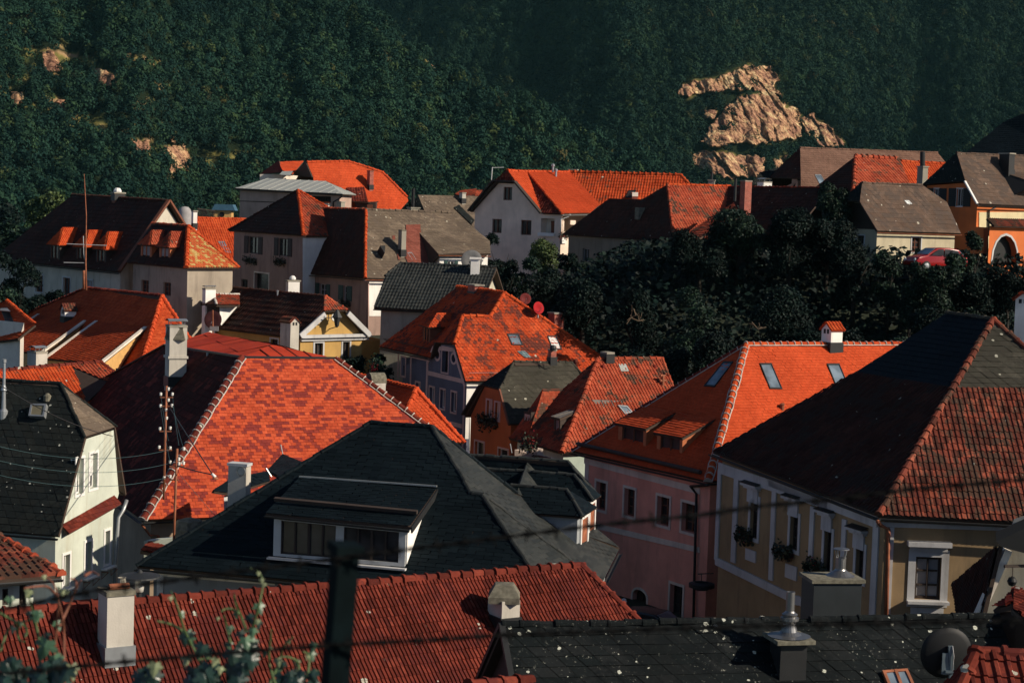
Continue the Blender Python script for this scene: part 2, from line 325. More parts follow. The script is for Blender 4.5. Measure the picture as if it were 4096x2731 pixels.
def tile_face(pts, kind, scale=1.):
    """tiles clipped to a planar roof polygon -> (verts, faces lists)"""
    w, c, t, prof, jit = KINDS[kind]; w *= scale; c *= scale
    n = _newell(pts); u = ZU.cross(n)
    u = u.normalized() if u.length > 1e-4 else Vector((1, 0, 0)); v = n.cross(u)
    o = min(pts, key=lambda p: p.z); cen_ = sum(pts, Vector()) / len(pts); o = o - n * (o - cen_).dot(n) + n * .012
    q = [((p - o).dot(u), (p - o).dot(v)) for p in pts]
    area = sum(q[i][0] * q[(i + 1) % len(q)][1] - q[(i + 1) % len(q)][0] * q[i][1] for i in range(len(q)))
    if area < 0: q = q[::-1]
    u0, u1 = min(a for a, b in q), max(a for a, b in q); v0, v1 = min(b for a, b in q), max(b for a, b in q)
    if c > 50: c = v1 - v0 + .1
    cu, cv = np.meshgrid(np.arange(u0 - w, u1 + w, w), np.arange(v0, v1, c)); row = np.round((cv - v0) / c).astype(int)
    if prof == 'skew': cu = cu + (row % 2) * w * .5
    elif prof is None or prof == 'scale': cu = cu + (row % 2) * w * .5 + NR.uniform(-.02, .02, cu.shape) * w
    cu = cu.ravel(); cv = cv.ravel(); m = len(cu)
    conv = all((q[(i + 1) % len(q)][0] - q[i][0]) * (q[(i + 2) % len(q)][1] - q[(i + 1) % len(q)][1]) - (q[(i + 1) % len(q)][1] - q[i][1]) * (q[(i + 2) % len(q)][0] - q[(i + 1) % len(q)][0]) > -1e-3 for i in range(len(q)))
    pieces = [q] if conv else [[q[i] for i in tri] for tri in tessellate_polygon([[Vector((a, b, 0)) for a, b in q]])]
    dz = NR.uniform(-jit, jit, m); tw = NR.uniform(-jit, jit, m); tl = NR.uniform(0, jit, m)
    wave = .018 * np.sin(cu * 1.3 + cv * .6 + NR.rand() * 6) * np.sin(cv * .9 + NR.rand() * 6)
    ov = 1.35; g = .035 if prof in (None, 'skew') else .0
    if prof in (None, 'skew'): xs = [g / 2, 1 - g / 2]; hs = [0, 0]; ys = [0, 0]
    elif prof == 'scale': xs = [.03, .2, .5, .8, .97]; hs = [0] * 5; ys = [.34, .10, 0, .10, .34]
    else: xs = [a for a, b in prof]; hs = [b for a, b in prof]; ys = [0] * len(prof)
    sk = .45 * w if prof == 'skew' else 0.
    k = len(xs); V_ = np.zeros((m, 3 * k, 3))
    for i in range(k):
        x = cu + xs[i] * w; e = tw * (xs[i] - .5) * 2
        V_[:, i] = np.stack([x, cv + ys[i] * c, t + hs[i] + dz + e + tl + wave], 1)
        V_[:, k + i] = np.stack([x - sk * ov, cv + c * ov, .002 + hs[i] + e * .3 + wave + dz * .3], 1)
        V_[:, 2 * k + i] = np.stack([x, cv + ys[i] * c, -.03 + wave * 0], 1)
    fl = []
    for i in range(k - 1):
        fl.append((i, i + 1, k + i + 1, k + i)); fl.append((2 * k + i, 2 * k + i + 1, i + 1, i))
    fl = np.array(fl)
    outV, outF, nn = [], [], 0
    M4 = Matrix((( u.x, v.x, n.x, o.x), (u.y, v.y, n.y, o.y), (u.z, v.z, n.z, o.z), (0, 0, 0, 1)))
    for pc in pieces:
        ar = sum(pc[i][0] * pc[(i + 1) % len(pc)][1] - pc[(i + 1) % len(pc)][0] * pc[i][1] for i in range(len(pc)))
        if ar < 0: pc = pc[::-1]
        keep = np.ones(m, bool); E = []
        mxs = w * 1.6 + sk; 
        for i in range(len(pc)):
            a, b = pc[i], pc[(i + 1) % len(pc)]; dx, dy = b[0] - a[0], b[1] - a[1]; L = math.hypot(dx, dy)
            if L < 1e-4: continue
            E.append((a, (dy / L, -dx / L)))
            d = (cu + w / 2 - a[0]) * dy / L - (cv + min(c, 3) * .5 - a[1]) * dx / L
            if c < 5: keep &= d < max(w, c) * 1.3 + sk
        idx = np.nonzero(keep)[0]
        if not len(idx): continue
        Vs = V_[idx].reshape(-1, 3); Fs = (fl[None] + (np.arange(len(idx)) * 3 * k)[:, None, None]).reshape(-1, 4)
        me = bpy.data.meshes.new('tmp'); me.from_pydata(Vs.tolist(), [], Fs.tolist())
        bm = bmesh.new(); bm.from_mesh(me); bpy.data.meshes.remove(me)
        for a, nrm in E:
            bmesh.ops.bisect_plane(bm, geom=bm.verts[:] + bm.edges[:] + bm.faces[:], plane_co=(a[0], a[1], 0), plane_no=(nrm[0], nrm[1], 0), clear_outer=True, dist=1e-5)
        bm.verts.index_update()
        outV += [M4 @ vv.co for vv in bm.verts]; outF += [tuple(x.index + nn for x in f.verts) for f in bm.faces]; nn = len(outV)
        bm.free()
    return outV, outF
def roof(h, faces, mat, kind='plain', name='roof', thick=.12, scale=1., cat=None):
    """faces: lists of world points; tiles above, boarded deck below"""
    mb = MB(); dk = MB(); fl = []
    for f in faces:
        f = [Vector(p) for p in f]; n = _newell(f); cen_ = sum(f, Vector()) / len(f)
        if len(f) > 3 and max(abs((p - cen_).dot(n)) for p in f) > .22: fl += [[f[i] for i in t] for t in tessellate_polygon([f])]
        else: fl.append(f)
    for f in fl:
        f = [Vector(p) for p in f]; n = _newell(f); DBG.append((h.name, mat.name, round(math.degrees(math.acos(n.z))), round(n.dot(SUND), 2)))
        vs, fs = tile_face(f, kind, scale); mb.add([p + n * .0 for p in vs], fs)
        cen_ = sum(f, Vector()) / len(f); low = [p - n * ((p - cen_).dot(n) + .015) for p in f]
        for tri in tessellate_polygon([low]):
            a, b, c = (low[i] for i in tri)
            dk.prism([a, b, c], -n * thick)
    ob = mb.build(name, mat, h)
    dk.build('roof_deck', M_DECK, ob)
    return ob
def ridge(ro, pts, mat, r=.12, seg=.36, mortar=None, collar=1.25):
    """half-round ridge or hip tiles, each overlapping the next"""
    mb = MB(); mm = MB()
    for a, b in zip(pts[:-1], pts[1:]):
        a = Vector(a); b = Vector(b); L = (b - a).length; n = max(1, int(L / seg)); d = (b - a) / n; t = d.normalized()
        sx = t.cross(ZU).normalized(); sz = sx.cross(t).normalized()
        for i in range(n):
            p0 = a + d * i + sz * (.02 + R_.uniform(-.018, .018)); p1 = p0 + d * 1.08; vs = []
            jx = sx * R_.uniform(-.022, .022)
            for p, rr in ((p0, r * collar), (p0 + d * .16, r * collar), (p0 + d * .2, r), (p1, r * .92)):
                for k in range(6):
                    an = math.pi * (k / 5 * 1.1 - .05); vs.append(p + jx + sx * math.cos(an) * rr + sz * (math.sin(an) * rr - .02))
            fs = [(j * 6 + k, j * 6 + k + 1, j * 6 + 7 + k, j * 6 + 6 + k) for j in range(3) for k in range(5)] + [(5, 4, 3, 2, 1, 0)]
            mb.add(vs, fs)
            if mortar:
                vs = []
                for p, rr in ((p0 - d * .03, r * collar * 1.0), (p0 + d * .05, r * collar * 1.08)):
                    for k in range(6):
                        an = math.pi * (k / 5 * 1.1 - .05); vs.append(p + sx * math.cos(an) * rr + sz * (math.sin(an) * rr - .02))
                mm.add(vs, [(k, k + 1, 7 + k, 6 + k) for k in range(5)] + [(5, 4, 3, 2, 1, 0)])
        if mortar:
            for s in (-1, 1):
                q = [a + d * n * (i / 40) + sx * s * (r * 1.25 + R_.uniform(-.03, .03)) + sz * (-.03 - .0 * i) for i in range(41)]
                mm.tube(q, .028, 5)
    o = mb.build('ridge_tiles', mat, ro)
    if mortar: mm.build('mortar', mortar, ro)
    return o
def gutter(h, a, b, out, r=.075, mat=None):
    mb = MB(); a = Vector(a) - ZU * .10; b = Vector(b) - ZU * .10; o = flat(Vector(out)).normalized() * .09; vs = []
    for p in (a + o, b + o):
        for k in range(7):
            an = math.pi * (1 + k / 6); vs.append(p + o.normalized() * math.cos(an) * r + ZU * math.sin(an) * r)
        for k in range(7):
            an = math.pi * (2 - k / 6); vs.append(p + o.normalized() * math.cos(an) * (r - .012) + ZU * (math.sin(an) * (r - .012)))
    n = 14; mb.add(vs, [(k, (k + 1) % n, n + (k + 1) % n, n + k) for k in range(n)] + [tuple(range(n)), tuple(range(2 * n - 1, n - 1, -1))])
    return mb.build('gutter', mat or M_GUT, h, smooth=False)
def pipe(h, pts, r=.055, mat=None, name='downpipe'):
    return MB().tube(pts, r, 8).build(name, mat or M_GUT, h, smooth=True)

# ------------------------------------------------------------------ walls and windows
class House:
    """a: how far the shaded front is turned to the left; l(): on the front line, r(): on the side line; off shifts the line inwards"""
    def __init__(s, name, label, k, D, a, group=None, cat='house', a2=None):
        s.k = P(k, D); s.L = Vector((-math.cos(rad(a)), math.sin(rad(a)), 0)); a2 = a if a2 is None else a2
        s.R = Vector((math.sin(rad(a2)), math.cos(rad(a2)), 0)); s.zk = s.k.z
        s.o = empty(name, Vector((s.k.x, s.k.y, s.k.z - 6)), label, cat, group)
    def l(s, p, off=0., base=None): return V(p, (base or s.k) + s.R * off, s.L)
    def r(s, p, off=0., base=None): return V(p, (base or s.k) + s.L * off, s.R)
    def diag(s, p, e=1.): return V(p, s.k, s.L + s.R * e)

def inset(cs, o):
    n = len(cs); out = []
    for i in range(n):
        e1 = flat(cs[(i + 1) % n] - cs[i]).normalized(); e0 = flat(cs[i - 1] - cs[i]).normalized()
        out.append(Vector(cs[i]) + (e1 + e0) * o)
    return out
WIN_N = 0
def window(h, wall, A, dr, out, w, st):
    """w: photo rectangle (x0, y0, x1, y1) seen on the wall plane; returns the hole corners; builds frame, pane, surround, sill, shutters"""
    x0, y0, x1, y1 = w; xm, ym = (x0 + x1) / 2, (y0 + y1) / 2
    a = V((x0, ym), A, dr); b = V((x1, ym), A, dr); t = V((xm, y0), A, dr); m = V((xm, y1), A, dr)
    ux = flat(b - a).normalized(); wd = flat(b - a).length; z1, z0 = t.z, m.z
    c = flat((a + b) / 2)
    def pt(u, z, d=0.): return c + ux * u + ZU * z + out * d
    hw = wd / 2; arch = st.get('arch', 0); rnd = st.get('round', 0)
    if rnd:
        zc = (z0 + z1) / 2; rr = (z1 - z0) / 2
        hole = [pt(math.cos(i / 16 * 2 * math.pi) * hw, zc + math.sin(i / 16 * 2 * math.pi) * rr) for i in range(16)]
    elif arch:
        hole = [pt(-hw, z0), pt(hw, z0)] + [pt(math.cos(i / 8 * math.pi) * hw, z1 - arch + math.sin(i / 8 * math.pi) * arch) for i in range(9)]
    else: hole = [pt(-hw, z0), pt(hw, z0), pt(hw, z1), pt(-hw, z1)]
    dep = st.get('depth', .16); fw = st.get('fw', .06)
    fm = st.get('frame', M_WOOD); mb = MB(); fd = -dep + .03
    if rnd or arch:
        cc = sum(hole, Vector()) / len(hole); n = len(hole)
        for i in range(n):
            p, q = hole[i], hole[(i + 1) % n]; p2, q2 = p + (cc - p).normalized() * fw, q + (cc - q).normalized() * fw
            mb.prism([x + out * fd for x in (p, q, q2, p2)], out * -.05)
    else:
        mb.bar(pt(-hw + fw / 2, z0, fd), pt(-hw + fw / 2, z1, fd), fw, .06, ux); mb.bar(pt(hw - fw / 2, z0, fd), pt(hw - fw / 2, z1, fd), fw, .06, ux)
        mb.bar(pt(-hw + fw, z0 + fw / 2, fd), pt(hw - fw, z0 + fw / 2, fd), .06, fw); mb.bar(pt(-hw + fw, z1 - fw / 2, fd), pt(hw - fw, z1 - fw / 2, fd), .06, fw)
    nx, ny = st.get('bars', (2, 1))
    for i in range(1, nx):
        u = -hw + 2 * hw * i / nx; mb.bar(pt(u, z0 + fw, fd + .004), pt(u, z1 - fw, fd + .004), fw * (1.2 if i * 2 == nx or nx == 2 else .7), .05, ux)
    for i in range(1, ny):
        z = z0 + (z1 - z0) * i / ny; mb.bar(pt(-hw + fw, z, fd - .003), pt(hw - fw, z, fd - .003), .05, fw * .6)
    f = mb.build('window', fm, h)
    g = MB().poly([x - out * dep for x in hole]).build('pane', st.get('glass', M_GLASS), f)
    if st.get('blind'):
        zb = z1 - (z1 - z0) * st['blind']
        MB().prism([pt(-hw + fw, zb, fd + .012), pt(hw - fw, zb, fd + .012), pt(hw - fw, z1 - .02, fd + .012), pt(-hw + fw, z1 - .02, fd + .012)], out * .02).build('blind', st.get('blindmat', M_BLIND), f)
    tr = st.get('trim')
    if tr:
        tw = st.get('tw', .13); tb = MB(); d = .035
        if rnd or arch:
            cc = sum(hole, Vector()) / len(hole); n = len(hole); e = range(n)
            for i in e:
                p, q = hole[i], hole[(i + 1) % n]
                if arch and i == 0: continue
                if arch and i == 1: p2, q2 = p + ux * tw, q + ux * tw
                elif arch and i == n - 1: p2, q2 = p - ux * tw, q - ux * tw
                else: p2, q2 = p + (p - cc).normalized() * tw, q + (q - cc).normalized() * tw
                tb.prism([p, q, q2, p2], out * d)
        else:
            for u0, u1, za, zb in ((-hw - tw, -hw, z0, z1), (hw, hw + tw, z0, z1), (-hw - tw, hw + tw, z1, z1 + tw), (-hw - tw, hw + tw, z0 - tw * st.get('tbot', 1), z0)):
                if zb - za > .01: tb.prism([pt(u0, za), pt(u1, za), pt(u1, zb), pt(u0, zb)], out * d)
        tb.build('surround', tr, f)
    if st.get('sill'): MB().box(pt(0, z0 - .05, .02), wd + .16, .22, .06, ux, out).build('sill', st['sill'], f)
    sh = st.get('shutter')
    if sh:
        sw = st.get('sw', hw * .9)
        for s in st.get('sides', (-1, 1)):
            sb = MB(); u = s * (hw + sw / 2 + .02); zz = (z0 + z1) / 2; H = z1 - z0 + .06
            sb.box(pt(u, zz, .03), sw, .03, H, ux, out)
            for k in range(9): sb.box(pt(u, z0 + H * (k + .5) / 9.4, .05), sw * .8, .025, H / 16, ux, (out + ZU * .8))
            sb.build('shutter', sh, f)
    return hole
def facade(h, A, B, zb, top, mat, out, wins=(), name='wall', brick=False, extra=None):
    """one wall face from A to B with true openings and reveals; top: points from the B end back to the A end"""
    A = Vector(A); B = Vector(B); dr = flat(B - A).normalized()
    outer = [setz(A, zb), setz(B, zb)] + [Vector(p) for p in top]
    loops = [outer]; rev = MB(); mb = MB(); ws = []
    for w in wins:
        r, st = w[:4], w[4]; ws.append((r, st))
    tmp = []
    for r, st in ws:
        hole = window(h, None, A, dr, out, r, st); loops.append(hole[::-1]); d = -(st.get('depth', .16) + .01)
        n = len(hole)
        for i in range(n): rev.poly([hole[i], hole[(i + 1) % n], hole[(i + 1) % n] + out * d, hole[i] + out * d])
    vs = [p for lp in loops for p in lp]
    mb.add(vs, [tuple(t) for t in tessellate_polygon(loops)]); mb.add(rev.v, rev.f)
    return mb
def walls(h, cs, drop, mat, o=.3, wins=None, gables=None, dz=.10, name='wall', zb=None, brick=False):
    """closed walls under the eave corners cs; wins[i], gables[i] belong to the side from corner i to i+1"""
    w = inset(cs, o) if o else [Vector(c) for c in cs]; n = len(w); cen = sum(w, Vector()) / n
    zb = min(p.z for p in w) - drop if zb is None else zb; mb = MB()
    if n > 2: zb = min([zb] + [ground_z(p.x, p.y) - .6 for p in w])
    for i in range(n):
        a, b = w[i], w[(i + 1) % n]; d = flat(b - a).normalized(); out = Vector((d.y, -d.x, 0))
        if out.dot(flat((a + b) / 2 - cen)) < 0: out = -out
        g = (gables or {}).get(i, [])
        g = [V(pix(p), a, d) if False else (flat(a) + d * (flat(p - a).dot(d)) + ZU * p.z) for p in g]
        g.sort(key=lambda p: -flat(p - a).dot(d))
        top = [b + ZU * dz] + g + [a + ZU * dz]
        m = facade(h, a, b, zb, top, mat, out, (wins or {}).get(i, ()))
        mb.add(m.v, m.f)
    ob = mb.build(name, mat, h)
    if brick: box_uv(ob)
    return ob, w
def wplane(w, i):
    a, b = w[i], w[(i + 1) % len(w)]; d = flat(b - a).normalized(); out = Vector((d.y, -d.x, 0)); cen = sum(w, Vector()) / len(w)
    if out.dot(flat((a + b) / 2 - cen)) < 0: out = -out
    return a, d, out
def band(h, w, i, y0, y1, mat, x0, x1, d=.03, name='trim_band'):
    """raised horizontal plaster band on wall side i, from photo heights at its two ends: y0=(left,right) top, y1 bottom"""
    a, dr, out = wplane(w, i)
    q = [V((x0, y1[0]), a, dr), V((x1, y1[1]), a, dr), V((x1, y0[1]), a, dr), V((x0, y0[0]), a, dr)]
    return MB().prism([p + out * .002 for p in q], out * d).build(name, mat, h)

# ------------------------------------------------------------------ things on roofs
def chimney(h, p, plane, wpx, ytop, ux, mat, cap='slab', depth=None, capmat=None, name='chimney', sink=1.2, lead=True, capscale=1.18):
    """p: photo pixel where the middle of its foot meets the roof plane (3 points) or a distance; wpx: pixel width of the wide face"""
    b = PLN(p, *plane) if not isinstance(plane, (int, float)) else P(p, plane)
    w = wpx / FPX * b.y; dp = depth or w; ux = flat(ux).normalized(); uy = ZU.cross(ux)
    top = V((p[0], ytop), b, Vector((1, 0, 0))); H = top.z - b.z
    ch = .10 if cap in ('slab', 'hood', 'pots') else 0
    m = MB().box(b + ZU * ((H - ch) / 2 - sink / 2), w, dp, H - ch + sink, ux, uy)
    o = m.build(name, mat, h)
    if mat in (M_BRICK,): box_uv(o)
    cm = capmat or M_CONC; t = b + ZU * (H - ch)
    if lead: MB().box(b + ZU * .05, w + .10, dp + .10, .5, ux, uy).build('flashing', M_GUT if lead is True else lead, o)
    if cap == 'slab': MB().box(t + ZU * .05, w * capscale, dp * capscale, .10, ux, uy).build('cap', cm, o)
    if cap == 'pots':
        c = MB().box(t + ZU * .06, w * capscale, dp * capscale, .12, ux, uy).build('cap', cm, o)
        MB().lathe(t + ZU * .12 + ux * w * .2, [(.10, 0), (.12, .05), (.09, .25), (.11, .27), (.09, .27), (.07, .05)], 12).build('pot', M_CONC, o)
        MB().tube([t + ZU * .2 - ux * w * .35 - uy * dp * .2, t + ZU * .2 + ux * w * .4 - uy * dp * .2], .08, 8).build('pot', M_RUST, o)
    if cap == 'hood':                                            # curved sheet on four legs
        mb = MB(); mb.box(t + ZU * .05, w * 1.05, dp * 1.05, .1, ux, uy); mb.build('cap', cm, o)
        hb = MB(); s = w * .95; zz = t + ZU * (.10 + w * .28); vs = []
        for yy in (-dp * .55, dp * .55):
            for k in range(9):
                a = (k / 8 - .5) * 1.5; vs.append(zz + uy * yy + ux * (math.sin(a) * s / 1.36) + ZU * ((math.cos(a) - 1) * s * .42 + .06))
        hb.add(vs, [(k, k + 1, 10 + k, 9 + k) for k in range(8)])
        hb.add([Vector(v) - ZU * .025 for v in vs], [(9 + k, 10 + k, k + 1, k) for k in range(8)])
        for i in (-1, 1):
            for j in (-1, 1): hb.bar(t + ZU * .1 + ux * i * w * .3 + uy * j * dp * .4, zz + ux * i * w * .3 + uy * j * dp * .4 + ZU * .0, .03)
        hb.build('hood', M_ZINC, o)
    if cap == 'house':                                           # little tiled gable, two smoke slots in the end
        e = t; rz = w * .42; ov = .08
        mb = MB(); A = [e + ux * s * (w / 2) + uy * q * (dp / 2) for s, q in ((-1, -1), (1, -1), (1, 1), (-1, 1))]
        mb.poly([A[0], A[1], e + uy * -dp / 2 + ZU * rz * 0 + ux * 0 + ZU * rz]); mb.poly([A[2], A[3], e + uy * dp / 2 + ZU * rz]); mb.build('cap', mat, o)
        for s in (-1, 1):
            f = [e + ux * s * (w / 2 + ov) + uy * -(dp / 2 + ov) - ZU * ov * .8, e + ux * s * (w / 2 + ov) + uy * (dp / 2 + ov) - ZU * ov * .8, e + uy * (dp / 2 + ov) + ZU * (rz + .02), e + uy * -(dp / 2 + ov) + ZU * (rz + .02)]
            rr = MB(); n = _newell(f); rr.prism(f, n * .04); v_, f_ = tile_face([q + n * .05 for q in f], 'pan'); rr.add(v_, f_); rr.build('cap_roof', capmat or T_ORANGE, o)
        sl = MB()
        for s in (-1, 1): sl.box(e - ZU * w * .12 + ux * s * w * .17 + uy * -(dp / 2 + .004), w * .2, .02, w * .3, ux, uy)
        sl.build('smoke_slot', M_BLACK, o)
    return o, b, t
def skylight(h, px4, plane, frame=None, glass=None, up=.06):
    """px4: photo corners tl, tr, br, bl on the roof plane"""
    q = [PLN(p, *plane) for p in px4]; n = _newell(q); fm = MB(); c = sum(q, Vector()) / 4
    qi = [p + (c - p).normalized() * .10 for p in q]
    for i in range(4):
        a, b = q[i], q[(i + 1) % 4]; ai, bi = qi[i], qi[(i + 1) % 4]
        fm.prism([a - n * .05, b - n * .05, bi - n * .05, ai - n * .05], n * (up + .06))
    f = fm.build('skylight', frame or M_GUT, h)
    MB().prism([p for p in qi], n * (up - .02)).build('pane', glass or M_GLASSB, f)
    return f
def snowguard(h, a, b, n, mat=None, hgt=.16):
    mb = MB(); a = Vector(a); b = Vector(b); L = (b - a).length; k = int(L / .12)
    for z in (.02, hgt): mb.bar(a + n * z, b + n * z, .02)
    for i in range(k + 1): mb.bar(a + (b - a) * i / k + n * .0, a + (b - a) * i / k + n * hgt, .012)
    return mb.build('snow_guard', mat or M_ZINC, h)
def dormer_gable(h, fl, fr, zb, apex_h, back, roofmat, wallmat, winst, kind='pan', hipped=0., ov=.18, wz=(.15, .85), framed=True):
    """gabled or hipped dormer: fl, fr = front top corners (eave level), zb = foot height, back = vector to where the ridge meets the roof"""
    fl = Vector(fl); fr = Vector(fr); ux = flat(fr - fl).normalized(); W = flat(fr - fl).length; out = -flat(back).normalized()
    mid = (fl + fr) / 2; ap = mid + ZU * apex_h; B = ap + back
    o = MB(); cz = min(fl.z, fr.z)
    dn = [fl + back, fr + back]
    for s, p in ((-1, fl), (1, fr)):
        o.poly([setz(p, zb), p, p + back, setz(p + back, cz - .02)])
    q = [setz(fl, zb), setz(fr, zb), fr, fl]
    c = (fl + fr) / 2; z0 = zb + (cz - zb) * wz[0]; z1 = zb + (cz - zb) * wz[1]
    hw = W * .36; hole = [c + ux * -hw, c + ux * hw, c + ux * hw, c + ux * -hw]; hole = [setz(p, z) for p, z in zip(hole, (z0, z0, z1, z1))]
    front = [q[0], q[1], fr, ap, fl] if hipped == 0 else q
    loops = [front, hole[::-1]]; o.add([p for l in loops for p in l], [tuple(t) for t in tessellate_polygon(loops)])
    d = o.build('dormer', wallmat, h)
    wb = MB(); fw = .07
    for i in range(4):
        a, b = hole[i], hole[(i + 1) % 4]; wb.bar(a - out * .03, b - out * .03, fw)
    wb.bar((hole[0] + hole[1]) / 2 - out * .03, (hole[2] + hole[3]) / 2 - out * .03, fw)
    wo = wb.build('dormer_window', winst, d); MB().poly([p - out * .07 for p in hole]).build('pane', M_GLASS if framed is True else framed, wo)
    e = ux * ov; f0 = out * ov; drop = ZU * (-ov * apex_h / (W / 2))
    hp = ap + back * hipped if hipped else ap
    l0, r0 = fl - e + f0 + drop, fr + e + f0 + drop
    fs = [[r0, r0 - f0 + back, B, hp + (f0 if not hipped else Vector())], [l0 - f0 + back, l0, hp + (f0 if not hipped else Vector()), B]]
    if hipped: fs.append([l0, r0, hp])
    roof(d, fs, roofmat, kind, 'dormer_roof', .07)
    return d, hp, B
def shed_dormer(h, roofq, zb_front, roofmat, wallmat, kind='pan', wins=None, inset_=.15, frame=M_WOOD, drop=None, glass=None, bars=2):
    """roofq: tl, tr, br, bl world corners of the sloping cover; front wall drops below its lower edge to the height zb_front"""
    tl, tr, br, bl = [Vector(p) for p in roofq]; ux = flat(br - bl).normalized(); back = flat(tl - bl).normalized(); out = -back
    A = bl + ux * inset_ + back * inset_ - ZU * .05; B = br - ux * inset_ + back * inset_ - ZU * .05
    o = MB(); zl, zr = (zb_front if isinstance(zb_front, tuple) else (zb_front, zb_front))
    for s, p, q in ((0, A, tl + ux * inset_), (1, B, tr - ux * inset_)):
        o.poly([setz(p, zl if s == 0 else zr), p, setz(q, q.z - .05)])
    front = [setz(A, zl), setz(B, zr), B, A]; loops = [front]
    d = None; holes = []
    for f0, f1, g0, g1 in (wins or []):
        a = A.lerp(B, f0); b = A.lerp(B, f1)
        za, zb_ = zl + (zr - zl) * f0, zl + (zr - zl) * f1
        holes.append([setz(a, za + (a.z - za) * g0), setz(b, zb_ + (b.z - zb_) * g0), setz(b, zb_ + (b.z - zb_) * g1), setz(a, za + (a.z - za) * g1)])
    loops += [hh[::-1] for hh in holes]
    o.add([p for l in loops for p in l], [tuple(t) for t in tessellate_polygon(loops)])
    for hh in holes:
        for i in range(4): o.poly([hh[i], hh[(i + 1) % 4], hh[(i + 1) % 4] - out * .12, hh[i] - out * .12])
    d = o.build('dormer', wallmat, h)
    for hh in holes:
        wb = MB(); fw = .07
        for i in range(4): wb.bar(hh[i] - out * .08, hh[(i + 1) % 4] - out * .08, fw)
        for k in range(1, bars): wb.bar(hh[0].lerp(hh[1], k / bars) - out * .08, hh[3].lerp(hh[2], k / bars) - out * .08, fw * (1.3 if k * 2 == bars else .9))
        wo = wb.build('dormer_window', frame, d); MB().poly([p - out * .11 for p in hh]).build('pane', glass or M_GLASS, wo)
    roof(d, [[bl, br, tr, tl]], roofmat, kind, 'dormer_roof', .10)
    return d
def flowers(p, ux, out, n=260, w=1.0, label='', loose=.22, red=.25, group='flower boxes on window sills'):
    """window box with a spill of leaves and red geraniums"""
    o = empty('flower_box', p, label, 'flower box', group)
    MB().box(p - ZU * .08 + out * .12, w, .18, .16, ux, out).build('trough', M_DKWOOD, o)
    for nm, k, mt, s in (('foliage', int(n * 1.5), M_FLOWERL, .17), ('blossoms', int(n * red), M_FLOWERR, .07)):
        mb = MB()
        for _ in range(k):
            c = p + ux * R_.uniform(-.55, .55) * w + out * R_.uniform(.02, .34) + ZU * (R_.gauss(-.02, loose * .75))
            leafquad(mb, c, s * R_.uniform(.6, 1.3))
        mb.build(nm, mt, o)
    return o
def leafquad(mb, c, s, nrm=None):
    n = Vector((R_.gauss(0, 1), R_.gauss(0, 1), R_.gauss(0, 1))).normalized() if nrm is None else nrm
    a = n.orthogonal().normalized(); b = n.cross(a); t = R_.uniform(0, 6.28)
    a, b = a * math.cos(t) + b * math.sin(t), b * math.cos(t) - a * math.sin(t)
    mb.add([c - a * s * .5, c + b * s * .32, c + a * s * .5, c - b * s * .32], [(0, 1, 2, 3)])
# ------------------------------------------------------------------ helpers that read the photo
Z238 = 2352 / 1100.0
def chim(H, p, plane, lz, rz, ytop, mat, cap='slab', a=60, ux=None, **kw):
    """lz, rz: widths of the shaded and the lit face in crop pixels"""
    lp = lz / Z238 / math.cos(rad(a)); rp = rz / Z238 / math.sin(rad(a))
    b = PLN(p, *plane) if not isinstance(plane, (int, float)) else P(p, plane)
    dp = rp / FPX * b.y
    return chimney(H.o if isinstance(H, House) else H, p, plane, lp, ytop, -H.L if ux is None else ux, mat, cap, depth=dp, **kw)
def gdormer(H, plane, foot, fl, fr, hp, back, roofm, wallm, winm, kind='pan', **kw):
    F = PLN(foot, *plane); a = V(fl, F, H.L); b = V(fr, F, H.L); mid = (a + b) / 2
    h = V(hp, mid, H.R); B = V(back, mid, H.R); bk = flat(B - mid); hip = flat(h - mid).length / bk.length
    if (h - mid).dot(H.R) < 0: hip = .02
    return dormer_gable(H.o, a, b, F.z - .3, h.z - mid.z, bk, roofm, wallm, winm, kind, hipped=max(.02, hip), **kw)
def panel(H, w, i, x0, x1, ya, yb, mat, d=.03, name='trim_panel'):
    """upright plaster panel or pilaster; ya, yb: photo top and bottom at its middle"""
    a, dr, out = wplane(w, i); xm = (x0 + x1) / 2
    l = V((x0, (ya + yb) / 2), a, dr); r = V((x1, (ya + yb) / 2), a, dr); t = V((xm, ya), a, dr).z; b = V((xm, yb), a, dr).z
    return MB().prism([setz(p, z) + out * .002 for p, z in ((l, b), (r, b), (r, t), (l, t))], out * d).build(name, mat, H.o)
def win(c, x0, y0, x1, y1, **st):
    a = c(x0, y0); b = c(x1, y1); return (a[0], a[1], b[0], b[1], st)
def rect4(K, FL, KR): return [FL, K, KR, FL + KR - K]
BR = 'houses of the old town'

